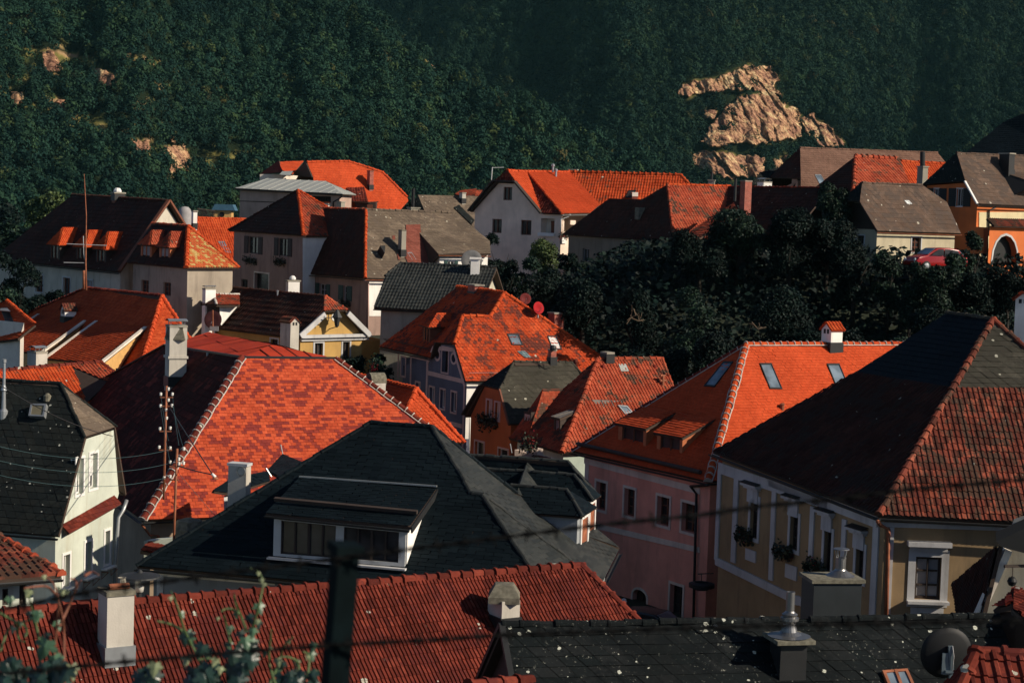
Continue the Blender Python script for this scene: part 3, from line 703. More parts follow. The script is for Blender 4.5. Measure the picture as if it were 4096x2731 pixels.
# ================================================================== near right: pink house
H = House('pink_house', 'pink plastered house with orange hip roof, two wooden dormers and white chimney', cI(1350, 1548), 80, 60, a2=63)
K = H.k; FL = H.l(cI(190, 1288)); A = V(cI(1675, 380), (K + FL) / 2, H.R); LEN = 15
KR = K + H.R * LEN; AR = A + H.R * LEN * .95; pl_f = (FL, K, A); pl_r = (K, KR, A)
ro = roof(H.o, [[FL, K, A]], T_BRIGHT, 'check'); ro2 = roof(H.o, [[K, KR, AR, A], [FL + H.R * LEN, FL, A, AR]], T_BRIGHT, 'check')
ridge(ro2, [K, A], T_ORANGE, .14, .38, M_MORT); ridge(ro2, [FL, A], T_DKRED, .12, .4, M_MORT); ridge(ro2, [A, AR], T_ORANGE, .13, .38, M_MORT)
W = dict(trim=M_TRIM, tw=.12, depth=.28, bars=(2, 3), frame=M_WOOD)
ob, w = walls(H.o, rect4(K, FL, KR), 8.2, mat_wall('pink_plaster', (.80, .37, .28), .3, (.34, .18, .14)), .45, {0: [
    win(cM, 1462, 700, 1550, 938, **W), win(cM, 1704, 757, 1796, 993, **W), win(cM, 1985, 826, 2092, 1072, **W), win(cM, 2197, 882, 2314, 1130, **W),
    win(cR, 1562, 768, 1682, 985, arch=.32, trim=M_TRIM, tw=.12, depth=.25, bars=(2, 1), frame=M_DKWOOD, glass=M_DKWOOD), win(cR, 1880, 730, 1990, 985, **{**W, 'frame': M_DKWOOD})]})
band(H.o, w, 0, (cM(1365, 492)[1], cM(2352, 748)[1]), (cM(1365, 540)[1], cM(2352, 805)[1]), M_TRIM, cM(1365, 0)[0], cM(2352, 0)[0])
band(H.o, w, 0, (cM(1420, 1032)[1], cM(2352, 1258)[1]), (cM(1420, 1078)[1], cM(2352, 1305)[1]), M_TRIM, cM(1380, 0)[0], cM(2352, 0)[0], d=.04)
panel(H, w, 0, cM(1355, 0)[0], cM(1385, 0)[0], cM(0, 540)[1], cM(0, 1550)[1], M_TRIM)
g0 = H.k - H.L * .0; gutter(H.o, FL, K, -H.R); gutter(H.o, K, KR, -H.L)
a_, d_, o_ = wplane(w, 0)
pipe(H.o, [K - ZU * .15 - H.L * .05, V(cM(2290, 735), a_, d_) + o_ * .12, V(cM(2340, 800), a_, d_) + o_ * .12, V(cM(2335, 1560), a_, d_) + o_ * .12 - ZU * 4], .06)
skylight(H.o, [cI(1790, 545), cI(1890, 545), cI(1985, 768), cI(1878, 765)], pl_r); skylight(H.o, [cJ(662, 762), cJ(768, 762), cJ(860, 985), cJ(752, 985)], pl_r)
skylight(H.o, [cI(1490, 530), cI(1575, 532), cI(1410, 748), cI(1320, 740)], pl_f)
chim(H, cJ(705, 625), (AR, A, A + ZU), 60, 110, cJ(0, 465)[1], M_WHITE, 'house', a=62, capmat=T_ORANGE, sink=1.6)
def sdorm(H, plane, foot, low, top, roofm, wallm, kind, wins, frame, lift=.0, **kw):
    F = PLN(foot, *plane); bl = V(low[0], F, H.L); br = V(low[1], F, H.L); zl = PLN(low[0], *plane).z
    z0 = PLN(pix(setz(bl, F.z)), *plane).z
    tl = PLN(top[0], *plane); tr = PLN(top[1], *plane); n = _newell([tl, tr, bl])
    return shed_dormer(H.o, [tl + ZU * .04, tr + ZU * .04, br, bl], F.z - .05, roofm, wallm, kind, wins, frame=frame, **kw)
sdorm(H, pl_f, cI(705, 1262), (cI(550, 1050), cI(818, 1105)), (cI(800, 925), cI(1085, 965)), T_BRIGHT, M_ORWOOD, 'plain', [(.14, .9, .18, .94)], M_WOOD, bars=2)
sdorm(H, pl_f, cI(1035, 1335), (cI(880, 1130), cI(1130, 1180)), (cI(1130, 975), cI(1425, 1018)), T_BRIGHT, M_ORWOOD, 'plain', [(.14, .9, .18, .94)], M_WOOD, bars=2)
sg = [PLN(cI(250, 1245), *pl_f), PLN(cI(1300, 1490), *pl_f)]; nf_ = _newell([FL, K, A])
MB().tube([p + nf_ * .14 for p in sg], .10, 8).build('snow_log', M_DKWOOD, H.o)
vn = PLN(cI(1985, 935), *pl_r); MB().lathe(vn, [(.10, -.1), (.10, .22), (.14, .23), (.03, .30)], 10).build('roof_vent', M_RUST, H.o)

# ================================================================== near right: ochre house with dark hip roof
H = House('ochre_house', 'ochre house with white pilasters, tall hooded windows and a big two-tone hip roof', (3515, 2060), 65, 69, a2=91)
K = H.k; FL = H.l((2850, 1806)); A = H.diag((3971, 1278)); pl_f = (FL, K, A); KR = H.r((4230, 2096)); pl_r = (K, KR, A)
RL = PLN((3791, 1252), *pl_f); c1 = PLN((3425, 1490), *pl_f); c2 = PLN((3814, 1551), *pl_f)
c2 = A.lerp(K, (c2 - A).length / (K - A).length)
rr1 = PLN((4230, 1553), *pl_r); rr2 = PLN((4230, 1505), *pl_r)
ro = roof(H.o, [[FL, K, c2, c1]], T_BROWN, 'pan', thick=.1); roof(H.o, [[c1, c2, A, RL]], T_SLATE, 'slate')  # left slope darker than the right one, its shade put into the tiles
ro2 = roof(H.o, [[K, KR, rr1, c2]], T_MOSS, 'pan'); roof(H.o, [[c2, rr1, rr2, A]], T_ETERG, 'bigslate')
ridge(ro2, [K, A], T_MOSS, .13, .42, None); ridge(ro2, [RL, A], T_ETERG, .1, .5); ridge(ro2, [A, rr2], T_MOSS, .12, .42)
roof(H.o, [[RL, A, rr2 + Vector((0, 3, 0)), RL + Vector((2, 7, -3))]], T_ETER, 'bigslate')
OCH = mat_wall('ochre_plaster', (.32, .225, .125), .45, (.13, .10, .07))
W = dict(depth=.2, fw=.08, bars=(2, 3), frame=M_DKWOOD, trim=M_TRIMG, tw=.15)
FLb = FL + Vector((5, 9, 0)); KRb = KR + Vector((0, 11, 0))
ob, w = walls(H.o, [FL, K, KR, KRb, FLb], 10, OCH, .5, {0: [win(cO, 12, 630, 78, 965, **W), win(cO, 352, 775, 422, 1065, **W), win(cO, 642, 905, 706, 1250, **W), win(cO, 914, 1040, 984, 1330, **W)],
    1: [win(cO, 1420, 1125, 1640, 1490, depth=.2, fw=.10, bars=(2, 3), frame=M_DKWOOD, trim=M_TRIMG, tw=.26, glass=M_CURT)]}, dz=-.02)
X = lambda c, x: c(x, 0)[0]; Y = lambda c, y: c(0, y)[1]
bd = lambda c, i, xa, xb, ta, tb, ba, bb, d=.05, m=M_TRIMG: band(H.o, w, i, (Y(c, ta), Y(c, tb)), (Y(c, ba), Y(c, bb)), m, X(c, xa), X(c, xb), d)
bd(cN, 0, 742, 1600, 290, 580, 375, 665, .07); bd(cO, 0, 180, 1105, 455, 760, 520, 880, .07); bd(cN, 0, 718, 1365, 1030, 1345, 1092, 1412, .08); bd(cO, 0, 425, 1100, 1455, 1800, 1530, 1880, .08)
for c, x0, x1, y0, y1 in ((cN, 722, 748, 340, 1060), (cN, 850, 885, 400, 1080), (cO, 190, 225, 560, 1330), (cO, 517, 552, 690, 1500), (cO, 788, 825, 800, 1600), (cO, 1052, 1100, 860, 1700)):
    panel(H, w, 0, X(c, x0), X(c, x1), Y(c, y0), Y(c, y1), M_TRIMG, .06, 'pilaster')
for c, x0, x1, y0, y1 in ((cN, 950, 1030, 975, 1065), (cN, 1262, 1352, 1095, 1205), (cO, 600, 700, 1340, 1440)): panel(H, w, 0, X(c, x0), X(c, x1), Y(c, y0), Y(c, y1), M_TRIMG, .05, 'apron')
a0, d0, o0 = wplane(w, 0)
for x0, x1, y in ((-25, 110, 515), (325, 450, 625), (610, 740, 745), (880, 1020, 895)):
    l = V(cO(x0, y), a0, d0); r = V(cO(x1, y), a0, d0); c = (l + r) / 2; L_ = flat(r - l).length
    MB().box(c + o0 * .14, L_, .30, .10, d0, o0).box(c + o0 * .09 - ZU * .10, L_ * .88, .18, .10, d0, o0).box(c + o0 * .035 - ZU * .42, L_ * .66, .07, .55, d0, o0).build('window_hood', M_TRIMG, H.o)
    cp = [c + ZU * .055 + d0 * s * L_ * .52 + o0 * q for s, q in ((-1, 0), (1, 0), (1, .32), (-1, .32))]
    MB().prism([cp[0] + ZU * .09, cp[1] + ZU * .09, cp[2], cp[3]], ZU * .02).build('hood_cover', M_GUT, H.o)
a1, d1, o1 = wplane(w, 1); bd(cO, 1, 1110, 2600, 825, 885, 865, 915, .06); panel(H, w, 1, X(cO, 1186), X(cO, 1222), Y(cO, 870), Y(cO, 1700), M_TRIMG, .05, 'pilaster')
for x0, x1, y, hh, dd in ((1350, 1722, 1010, .17, .34), (1375, 1695, 1050, .2, .12), (1345, 1700, 1508, .10, .30)):
    l = V(cO(x0, y), a1, d1); r = V(cO(x1, y), a1, d1); MB().box((l + r) / 2 + o1 * dd / 2, (r - l).length, dd, hh, d1, o1).build('window_hood', M_TRIMG, H.o)
panel(H, w, 1, X(cO, 1378), X(cO, 1660), Y(cO, 1560), Y(cO, 1680), M_TRIMG, .05, 'apron')
gutter(H.o, FL, K, -H.R, .09); gutter(H.o, K, KR, -H.L, .09)
pipe(H.o, [K - ZU * .2 + Vector((-.05, -.1, 0)), V(cO(1120, 850), a1, d1) + o1 * .1, V(cO(1188, 885), a1, d1) + o1 * .12, V(cO(1168, 1700), a1, d1) + o1 * .12], .07, M_RUST)
chim(H, (4075, 1560), 74., 60, 190, Y(cJ, 205), M_WHITE, 'house', a=60, capmat=T_REDBR, sink=3, lead=False, ux=Vector((.95, -.3, 0)))
for c, x, y, wd in ((cN, 955, 880, 1.1), (cN, 1270, 1010, 1.1), (cO, 320, 1110, 1.1), (cO, 590, 1230, 1.1)):
    if c is cO and x == 320: continue
    pt = V(c(x, y), a0, d0); flowers(pt + ZU * .1, d0, o0, 220, wd, {955: 'geranium box under the tall window nearest the pink house', 1270: 'geranium box under the second tall window of the ochre house', 590: 'geranium box partly hidden behind the capped grey chimney'}[x], loose=.2, red=.16)

# ================================================================== checkered hip roof house
H = House('checkered_roof_house', 'house with a huge hip roof of checkered orange and maroon tiles, white mortared hips', cK(1215, 1238), 78, 66)
K = H.k; KR = H.r((2133, 2030)); FL = H.l((60, 1868)); TL = H.diag((968, 1430)); TR = V((1344, 1434), TL, H.R); TLL = V((664, 1383), TL, H.L)
KR = K + H.R * (KR - K).dot(H.R); FL = setz(FL, K.z); pl_r = (K, KR, TL); pl_f = (K, FL, TL); TR = PLN((1344, 1434), *pl_r); TLL = PLN((664, 1383), *pl_f)
TB = TR + TLL - TL; BB = KR + FL - K
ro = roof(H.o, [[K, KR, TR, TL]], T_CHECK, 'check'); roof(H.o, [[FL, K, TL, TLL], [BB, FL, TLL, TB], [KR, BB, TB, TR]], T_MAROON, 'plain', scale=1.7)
m1 = (TL + TR) / 2; A1 = V((1087, 1380), m1, H.L); A2 = V((837, 1329), m1, H.L)
roof(H.o, [[TL, TR, A1], [TLL, TL, A1, A2], [TB, TLL, A2], [TR, TB, A2, A1]], T_REDMET, 'sheet', 'roof', .06)
mb = MB(); nn = _newell([TL, TR, A1])
for f in (.3, .45, .6, .75): p = TL.lerp(TR, f); q = A1; mb.bar(p + nn * .03, p + (A1 - m1) * (1 - abs(f - .5) * 2) + nn * .03, .05, .05, nn)
mb.build('seam', T_DKRED, H.o)
ridge(ro, [K, TL], T_RED, .15, .40, M_MORT); ridge(ro, [KR, TR], T_RED, .14, .40, M_MORT); MB().bar(TLL + ZU * .08, FL + ZU * .08, .25, .06).build('verge_flashing', M_GUT, ro)
for a, b in ((TLL, TL), (TL, TR)): MB().bar(a + ZU * .03, b + ZU * .03, .16, .09).build('edge_flashing', M_GUT, ro)
W = dict(trim=M_TRIM, tw=.1, depth=.15)
ob, w = walls(H.o, [FL, K, KR, BB], 8, mat_wall('tan_plaster', (.36, .27, .19), .4), .5)
gutter(H.o, K, KR, -H.L); gutter(H.o, FL, K, -H.R)
a_, d_, o_ = wplane(w, 1); pipe(H.o, [K - ZU * .2, K - ZU * .7 + H.R * .4 + H.L * .2, V(cK(1350, 1365), a_, d_) + o_ * .1, V(cK(1365, 1560), a_, d_) + o_ * .1 - ZU * 3], .055, M_RUST)
co, cb, ct = chim(H, cK(1500, 60), pl_f, 75, 130, Y(cE, 425), M_PLCH, 'hood', a=60, sink=1.5, lead=True)
uxc = -H.L; wch = .62
MB().box(ct - ZU * 1.45, .98, .98, .12, uxc, H.R).build('moulding', M_PLCH, co)
MB().lathe(ct - ZU * .62, [(.70, 0), (.70, .05), (.52, .55), (.56, .62)], 4).build('sloped_cap', M_STONE, co)
vn = PLN(cE(1775, 690), *pl_f); MB().lathe(vn, [(.06, -.1), (.06, .12), (.09, .14), (0, .16)], 8).build('roof_vent', M_ZINC, H.o)

# ================================================================== dark slate house with long dormer
H = House('slate_house', 'dark slate hip roof house with a long white framed dormer and three side dormers', (545, 2262), 64, 15)
E0 = H.k; u = -H.L; ze = E0.z
Kx = V((2215, 2440), E0, u); K = setz(Kx, ze); run = H.R * 5.6
T1 = V((1483, 1691), E0 + run, u); T2 = V((1728, 1708), T1, u); T2.z = T1.z; pl_f = (E0, K, T1)
W2 = PLN((1929, 1979), *pl_f); W1 = PLN((1887, 1974), *pl_f); R2 = Zp((2406, 2333), ze); R1 = Zp((2474, 2199), ze); pl_s = (T2, W1, R1)
h1 = PLN((2065, 1974), *pl_s); h2 = PLN((2110, 1845), *pl_s); h3 = PLN((2280, 1845), *pl_s); h4 = PLN((2385, 1965), *pl_s); h5 = PLN((2372, 2100), *pl_s)
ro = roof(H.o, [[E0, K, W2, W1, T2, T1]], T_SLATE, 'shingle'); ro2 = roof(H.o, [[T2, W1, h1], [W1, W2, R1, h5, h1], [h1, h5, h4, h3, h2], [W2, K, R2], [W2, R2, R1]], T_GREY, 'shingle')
BKL = E0 + H.R * 12; T3 = T1 + H.R * 1
roof(H.o, [[T1, T2, T1 + H.R * 5 - ZU * 4.5], [T2, h1, T1 + H.R * 5 - ZU * 4.5], [E0, T1, BKL]], T_SLATE, 'shingle')
for pts, m, r in (([E0, T1], T_SLATE, .09), ([T1, T2], T_SLATE, .1), ([T2, W1, W2, K], T_GREY, .09), ([W2, R2], T_GREY, .08), ([T2, h1], T_SLATE, .1)): ridge(ro2, pts, m, r, .3, collar=1.08)
wallm = mat_wall('grey_render', (.22, .23, .24), .3)
cs = [E0, K, R2, R1, h5, BKL + u * 10, BKL]
ob, w = walls(H.o, cs, 8, wallm, .45)
panel(H, w, 0, X(cP, 1345), X(cP, 1395), Y(cP, 640), Y(cP, 1000), M_TRIMG, .04, 'corner_strip'); band(H.o, w, 0, (Y(cP, 615), Y(cP, 700)), (Y(cP, 645), Y(cP, 730)), M_TRIM, X(cP, 1330), X(cP, 2352))
gutter(H.o, E0, K, -H.R); gutter(H.o, K, R2, (R2 - K).cross(ZU)); gutter(H.o, R2, R1, (R1 - R2).cross(ZU))
# long shed dormer
F0 = PLN((1081, 2215), *pl_f); bl = V((1062, 2049), F0 - H.R * .3, u); br = V((1640, 2108), F0 - H.R * .3, u); tl = PLN((1198, 1916), *pl_f); tr = PLN((1747, 1955), *pl_f)
F1 = V((1632, 2255), F0, u)
d = shed_dormer(H.o, [tl + ZU * .05, tr + ZU * .05, br, bl], (F0.z - .1, F1.z - .1), T_SLATE, mat_wall('dormer_white_shaded', (.50, .51, .50), .2), 'shingle', [(.055, .475, .10, .86), (.535, .95, .10, .86)], inset_=.22, frame=M_DKWOOD, bars=4)  # white front coloured grey for its shade; the lit cheek stays white
MB().bar(tl + ZU * .10, tr + ZU * .10, .1, .05).build('flashing', M_ZINC, d)
sgn = _newell([bl, br, tr, tl]); sa = bl.lerp(tl, .27); sb = br.lerp(tr, .27); MB().bar(sa + sgn * .16, sb + sgn * .16, .14, .12, sgn).build('snow_log', M_DKWOOD, d)
ck0 = br - u * .20 + H.R * .26; ck1 = tr - u * .20; MB().prism([setz(ck0, F1.z), ck0 - ZU * .1, ck1 - ZU * .12, setz(ck1, ck1.z - .2)], u * .04).build('cheek', M_WHITE, d); gutter(d, bl, br, -H.R, .07); MB().bar(br + Vector((.05, 0, -.1)), tr + Vector((.05, 0, -.1)), .05, .22).build('verge_board', M_GUT, d)
MB().box((F0 + F1) / 2 - ZU * .12 - H.R * .18, flat(F1 - F0).length * 1.0, .3, .06, u, H.R).build('sill', M_TRIMG, d)
# vent chimney and small gable dormer on the left slope
chimney(H.o, (955, 2030), 69., 78, 1850, u, M_PLCH, 'slab', depth=.45, capmat=M_TRIMG, lead=False, name='vent_chimney', capscale=1.12, sink=1.5)
vc = P((965, 1884), 68.72); MB().lathe(vc, [(.17, .04), (.17, -.03), (.145, -.03), (.145, .01), (0, .012)], 18, H.R * -1).build('round_vent', M_ZINC, H.o)
dl = [P(p, D) for p, D in ((cL(575, 600), 74), (cL(705, 460), 78), (cL(925, 555), 77), (cL(700, 665), 73.2))]; roof(H.o, [dl], T_SLATE, 'shingle', 'dormer_roof', .08)
dl2 = [P(p, D) for p, D in ((cL(115, 750), 69.5), (cL(250, 690), 71.5), (cL(590, 600), 74), (cL(600, 690), 73.0), (cL(240, 815), 70))]; roof(H.o, [dl2], T_SLATE, 'shingle', 'dormer_roof', .08)
q = [P(cL(205, 820), 70), P(cL(265, 800), 70.5), P(cL(265, 960), 70.5), P(cL(205, 945), 70)]; MB().prism(q, H.R * 1.2).build('dormer', M_TRIMG, H.o)
# three hipped dormers on the lit side
def side_dormer(rf, rb, hip, eL, win4, Fd):
    """rf/rb: ridge front/back, hip: right front corner, all photo points; built on the side plane"""
    B = PLN(rb, *pl_s); A_ = V(rf, B, u); c = V(hip, A_ + u * .0, (u - H.R * 0.) if False else u); 
    return B, A_, c
for i, (rb, rf, rc, foot, wq) in enumerate(((cM(790, 735), cM(1210, 765), cM(1345, 1000), cM(1290, 1310), True), (cM(885, 620), cM(1280, 640), cM(1440, 858), cM(1385, 1130), True), (cM(870, 525), cM(1220, 525), cM(1400, 735), None, False))):
    B = PLN(rb, *pl_s); A_ = V(rf, B, u); fc = V(rc, A_ + u * .9 - H.R * 1.2, H.R); hw = (A_ - fc).dot(H.R); fb = fc + H.R * 2 * hw
    n = pl_s; zE = fc.z; ln = 3.6; B = A_ - u * 4.2
    lq = [fc, fc - u * 4.4, B - u * .1, A_]
    dm = MB(); i0 = .22
    f0 = fc - u * i0 + H.R * i0; f1 = fb - u * i0 - H.R * i0; zb = zE - 2.3
    dm.poly([setz(f0, zb), setz(f1, zb), f1, f0]); dm.poly([setz(f0, zb), f0, f0 - u * 4, setz(f0 - u * 4, zb)]); dm.poly([setz(f1, zb), f1, f1 - u * 4, setz(f1 - u * 4, zb)])
    dmo = dm.build('dormer', mat_wall('dormer_render', (.30, .32, .33), .1) if i == 0 else bpy.data.materials['dormer_render'], H.o)
    roof(dmo, [lq, [fb - u * 4.4, fb, A_, B], [fc, fb, A_]], T_SLATE if True else T_GREY, 'shingle', 'dormer_roof', .08); ridge(dmo, [B, A_], T_GREY, .08, .3, collar=1.05); ridge(dmo, [fc, A_], T_GREY, .08, .3, collar=1.05)
    if wq:
        c0 = (f0 + f1) / 2; ww = min(.55, hw * .7); fr = MB()
        for s in (-1, 1): fr.bar(setz(c0 + H.R * s * ww, zE - 1.75) + u * .03, setz(c0 + H.R * s * ww, zE - .15) + u * .03, .16, .08, u)
        for z in (1.75, .15): fr.bar(setz(c0 - H.R * ww, zE - z) + u * .03, setz(c0 + H.R * ww, zE - z) + u * .03, .08, .14)
        wo = fr.build('dormer_window', M_WHITEP, dmo)
        MB().prism([setz(c0 + H.R * s * ww, zE - z) + u * .005 for s, z in ((-1, 1.75), (1, 1.75), (1, .15), (-1, .15))], u * .03).build('shutter', M_RUST, wo)
        MB().box(setz(c0, zE - 1.95) + u * .3, .6, 1.5, .03, u + ZU * -.6, H.R).build('apron', M_ZINC, dmo)
for p, dd, wz in ((cM(720, 700), 82, 100), (cM(915, 745), 72.5, 105)):
    chimney(H.o, p, dd, wz / Z238, p[1] - 42, u, M_PLCH, 'slab', lead=False, capmat=M_ZINC)
for p0, p1, D in ((cL(690, 380), cL(706, 458), 77.5), (cL(565, 582), cL(612, 655), 72.5), (cL(2120, 480), cL(2032, 758), 66), (cM(728, 372), cM(742, 452), 84), (cM(808, 500), cM(806, 640), 82)):
    MB().tube([P(p0, D), P(p1, D)], .025, 6).build('lightning_rod', M_ZINC, H.o)
# ================================================================== far left: grey slate house with sunlit gable
H = House('sunlit_gable_house', 'grey slate roofed house with a tall sunlit cream gable and blinds half down', cK(500, 1372), 68, 14)
K = H.k; G = V(cK(515, 75), K + H.R * 3.7, H.L); FL = V(cK(-420, 1375), K, H.L); FL.z = K.z; GL = V(cK(-420, 60), G, H.L); GL.z = G.z
pl_f = (FL, K, G); j1 = PLN(cK(728, 528), *pl_f); j2 = V(cK(990, 440), j1, H.R); KR = H.r(cK(1083, 1015)); BKR = KR + H.L * 8
ro = roof(H.o, [[FL, K, j1, G, GL]], T_ETER, 'slate'); roof(H.o, [[j1, j2, G]], T_ETERB, 'slate'); roof(H.o, [[j2, KR, BKR, GL, G]], T_DKRED, 'far')
ridge(ro, [GL, G], T_ETER, .09, .5, collar=1.1); ridge(ro, [G, j1], T_ETER, .07, .5, collar=1.1); ridge(ro, [G, j2], T_ETER, .07, .5, collar=1.1)
CREAM = mat_wall('cream_render', (.52, .56, .48), .35, (.30, .24, .14))
W = dict(trim=M_WHITEP, tw=.10, depth=.22, bars=(1, 1), frame=M_WHITEP, fw=.05)
KRi = K + H.R * flat(KR - K).length * .93
ob, w = walls(H.o, [FL, K, setz(KRi, K.z), setz(KRi + H.L * 8, K.z)], 9, CREAM, .25, {1: [
    win(cK, 650, 715, 710, 1015, blind=.62, **W), win(cK, 765, 670, 828, 965, blind=.66, **W),
    win(cP, 537, 470, 592, 745, **W), win(cP, 724, 360, 780, 640, **W), win(cP, 893, 265, 935, 545, **W)]}, {1: [j1 - ZU * .1, j2 - ZU * .12, KR + ZU * .3]}, dz=.05)
a1, d1, o1 = wplane(w, 1)
q0 = V(cK(522, 1350), a1, d1); q1 = V(cK(972, 1095), a1, d1)
roof(H.o, [[q0 + o1 * .32 - ZU * .02, q1 + o1 * .32 - ZU * .02, q1 + ZU * .3, q0 + ZU * .3]], T_RED, 'plain', 'tiled_cornice', .05)
for x, y in ((560, 745), (755, 645), (910, 560)):
    p = V(cP(x, y + 20), a1, d1); MB().box(p + o1 * .1, .95, .25, .06, d1, o1).build('sill', M_WHITEP, H.o)
    for s in (-1, 1): b0 = p + d1 * s * .4 - ZU * .1; MB().bar(b0, b0 + o1 * .3, .02).bar(b0, b0 - ZU * .28, .02).bar(b0 - ZU * .28, b0 + o1 * .28, .02).build('flower_bracket', M_RUST, H.o)
pipe(H.o, [V(cK(1035, 1062), a1, d1) + o1 * .25 + H.R * 0, V(cK(1015, 1150), a1, d1) + o1 * .2, V(cK(990, 1215), a1, d1) + o1 * .12, V(cK(962, 1600), a1, d1) + o1 * .12, V(cK(962, 1600), a1, d1) + o1 * .12 - ZU * 5], .075, M_ZINC)
gutter(H.o, FL, K, -H.R)
skylight(H.o, [cK(282, 268), cK(415, 270), cK(395, 378), cK(262, 372)], pl_f, M_ZINC, mat_plain('skylight_shade', (.16, .14, .09), .6), .22)
vp = PLN(cK(405, 200), *pl_f); MB().lathe(vp, [(.16, -.1), (.15, .1), (.06, .2), (0, .21)], 10).build('roof_vent', M_ETV if False else M_STONE, H.o)
pb = PLN(cK(30, 340), *pl_f); MB().lathe(pb, [(.17, -.2), (.17, .15), (.09, .25), (.07, .9), (.12, .95), (.06, 1.15), (.055, 2.0), (.08, 2.02), (.08, 2.15)], 12).build('flue_pipe', M_ZINC, H.o)

# ================================================================== long red house behind it, with two sloping dormers
H = House('red_hip_house', 'long house with a deep red hip roof and two wide sloping dormers with wooden cheeks', cE(1140, 990), 106, 60)
K = H.k; FL = setz(H.l(cE(-260, 740)), K.z + .2); A = H.r(cE(1385, 180), 8.); pl_f = (FL, K, A); KR = H.r(cE(1900, 960)); KR.z = K.z
A0 = PLN(cE(735, 115), *pl_f); pl_r = (K, KR, A)
ro = roof(H.o, [[FL, K, A, A0]], T_ORANGE, 'plain', scale=1.3); ro2 = roof(H.o, [[K, KR, A]], T_ORANGE, 'check'); roof(H.o, [[KR, KR + FL - K, A0, A], [KR + FL - K, FL, A0]], T_DKRED, 'far')
ridge(ro2, [K, A], T_BRIGHT, .14, .38); ridge(ro2, [A, KR], T_BRIGHT, .13, .38); ridge(ro2, [A0, A], T_RED, .13, .38); ridge(ro, [FL, A0], T_RED, .12, .38)
walls(H.o, rect4(K, FL, KR), 8, M_WHITE, .5)
for tl, tr, br, bl in (((825, 405), (1245, 457), (872, 752), (392, 716)), ((330, 345), (726, 402), (365, 662), (-120, 640))):
    t0 = PLN(cE(*tl), *pl_f); t1 = PLN(cE(*tr), *pl_f); sp = (t0, t1, t0 - H.R - ZU * .47); b1 = PLN(cE(*br), *sp); b0 = PLN(cE(*bl), *sp)
    d = shed_dormer(H.o, [t0 + ZU * .05, t1 + ZU * .05, b1, b0], b1.z - 2, T_ORANGE, M_YLWOOD, 'plain', None, .12)
    for p, q in ((b1, t1), (b0, t0)): MB().bar(p + ZU * .06, q + ZU * .08, .22, .10).build('verge_flashing', M_TRIM, d)
chim(H, cE(585, 390), pl_f, 60, 85, Y(cE, 300), M_WHITE, 'house', a=60, capmat=T_MOSS, sink=1.5)
# ================================================================== orange hip roof at the very left edge
H = House('orange_hip_house', 'house cut off by the left picture edge, bright orange roof with an open skylight', cE(-60, 640), 112, 45)
q = [P(cE(-330, 600), 114), P(cE(150, 545), 110), P(cE(300, 425), 117), P(cE(-70, 110), 121), P(cE(-330, 120), 121)]; n = (q[0], q[1], q[3]); q[2] = PLN(cE(300, 425), *n); q[4] = PLN(cE(-330, 118), *n)
ro = roof(H.o, [q], T_ORANGE, 'plain', scale=1.2); ridge(ro, [q[3], q[2]], T_ORANGE, .12, .4)
walls(H.o, [q[0], q[1], q[2], q[2] + Vector((-9, 6, 0))], 8, M_TRIM, .4)
skylight(H.o, [cE(5, 285), cE(68, 283), cE(135, 440), cE(62, 440)], n, M_GUT, M_BLACK); 
s4 = [PLN(cE(x, y), *n) for x, y in ((8, 288), (66, 286), (132, 370), (40, 362))]; nn = _newell(s4); s4[2] += nn * .5; s4[3] += nn * .5; MB().prism(s4, nn * .05).build('skylight_sash', M_ZINC, H.o)

# ================================================================== orange roof with grey shed dormer, low left
H = House('low_red_house', 'low house with rippled orange tile roof, ridge running behind the slate gable', cE(500, 1200), 96, 45)
A = P(cE(855, 745), 103); dr = Vector((math.sin(rad(43)), math.cos(rad(43)), 0)); dn = Vector((math.cos(rad(43)), -math.sin(rad(43)), 0))
Lf = V(cE(-260, 825), A, dr); Lf.z = A.z - .3; pl = (A, Lf, A + dn * 4.6 - ZU * 3.4); HB = PLN(cE(1180, 975), *pl); BL = Lf + dn * 4.6 - ZU * 3.4; B2 = PLN(cE(1180, 1250), *pl)
ro = roof(H.o, [[Lf, A, HB, A + (HB - A) + (dn * 4.6 - ZU * 3.4) * .35, BL]], T_ORANGE2, 'pan'); ridge(ro, [Lf, A], T_RED, .13, .38); ridge(ro, [A, HB], T_RED, .12, .38)
roof(H.o, [[Lf, A, A - dn * 5 - ZU * 3.6, Lf - dn * 5 - ZU * 3.6], [A, HB, A - dn * 5 - ZU * 3.6]], T_DKRED, 'far')
walls(H.o, [BL, A + dn * 4.6 - ZU * 3.4, A - dn * 5 - ZU * 3.6, Lf - dn * 5 - ZU * 3.6], 6, M_TRIM, .5)
t0 = PLN(cE(592, 772), *pl); t1 = PLN(cE(792, 758), *pl); b1 = PLN(cE(985, 940), *pl); nn = _newell([Lf, A, HB]); b0 = PLN(cE(880, 1027), *pl) + nn * .9; b1 += nn * .75
rd = roof(H.o, [[t0, t1, b1, b0]], T_REDBR, 'pan', 'dormer_roof', .1); ck = [t0 - nn * .02, b0, PLN(cE(730, 1095), *pl)]; MB().prism(ck, dr * .1).build('cheek', M_DKWOOD, rd)
MB().tube([PLN(cE(1000, 985), *pl), PLN(cE(1000, 985), *pl) + ZU * 1.2, ], .09, 8).build('flue_pipe', M_BLACK, H.o)
chimney(H.o, cE(318, 790), 101., 135 / Z238, Y(cE, 650), dn, M_PLCH, 'hood', depth=.7, lead=False, sink=1)

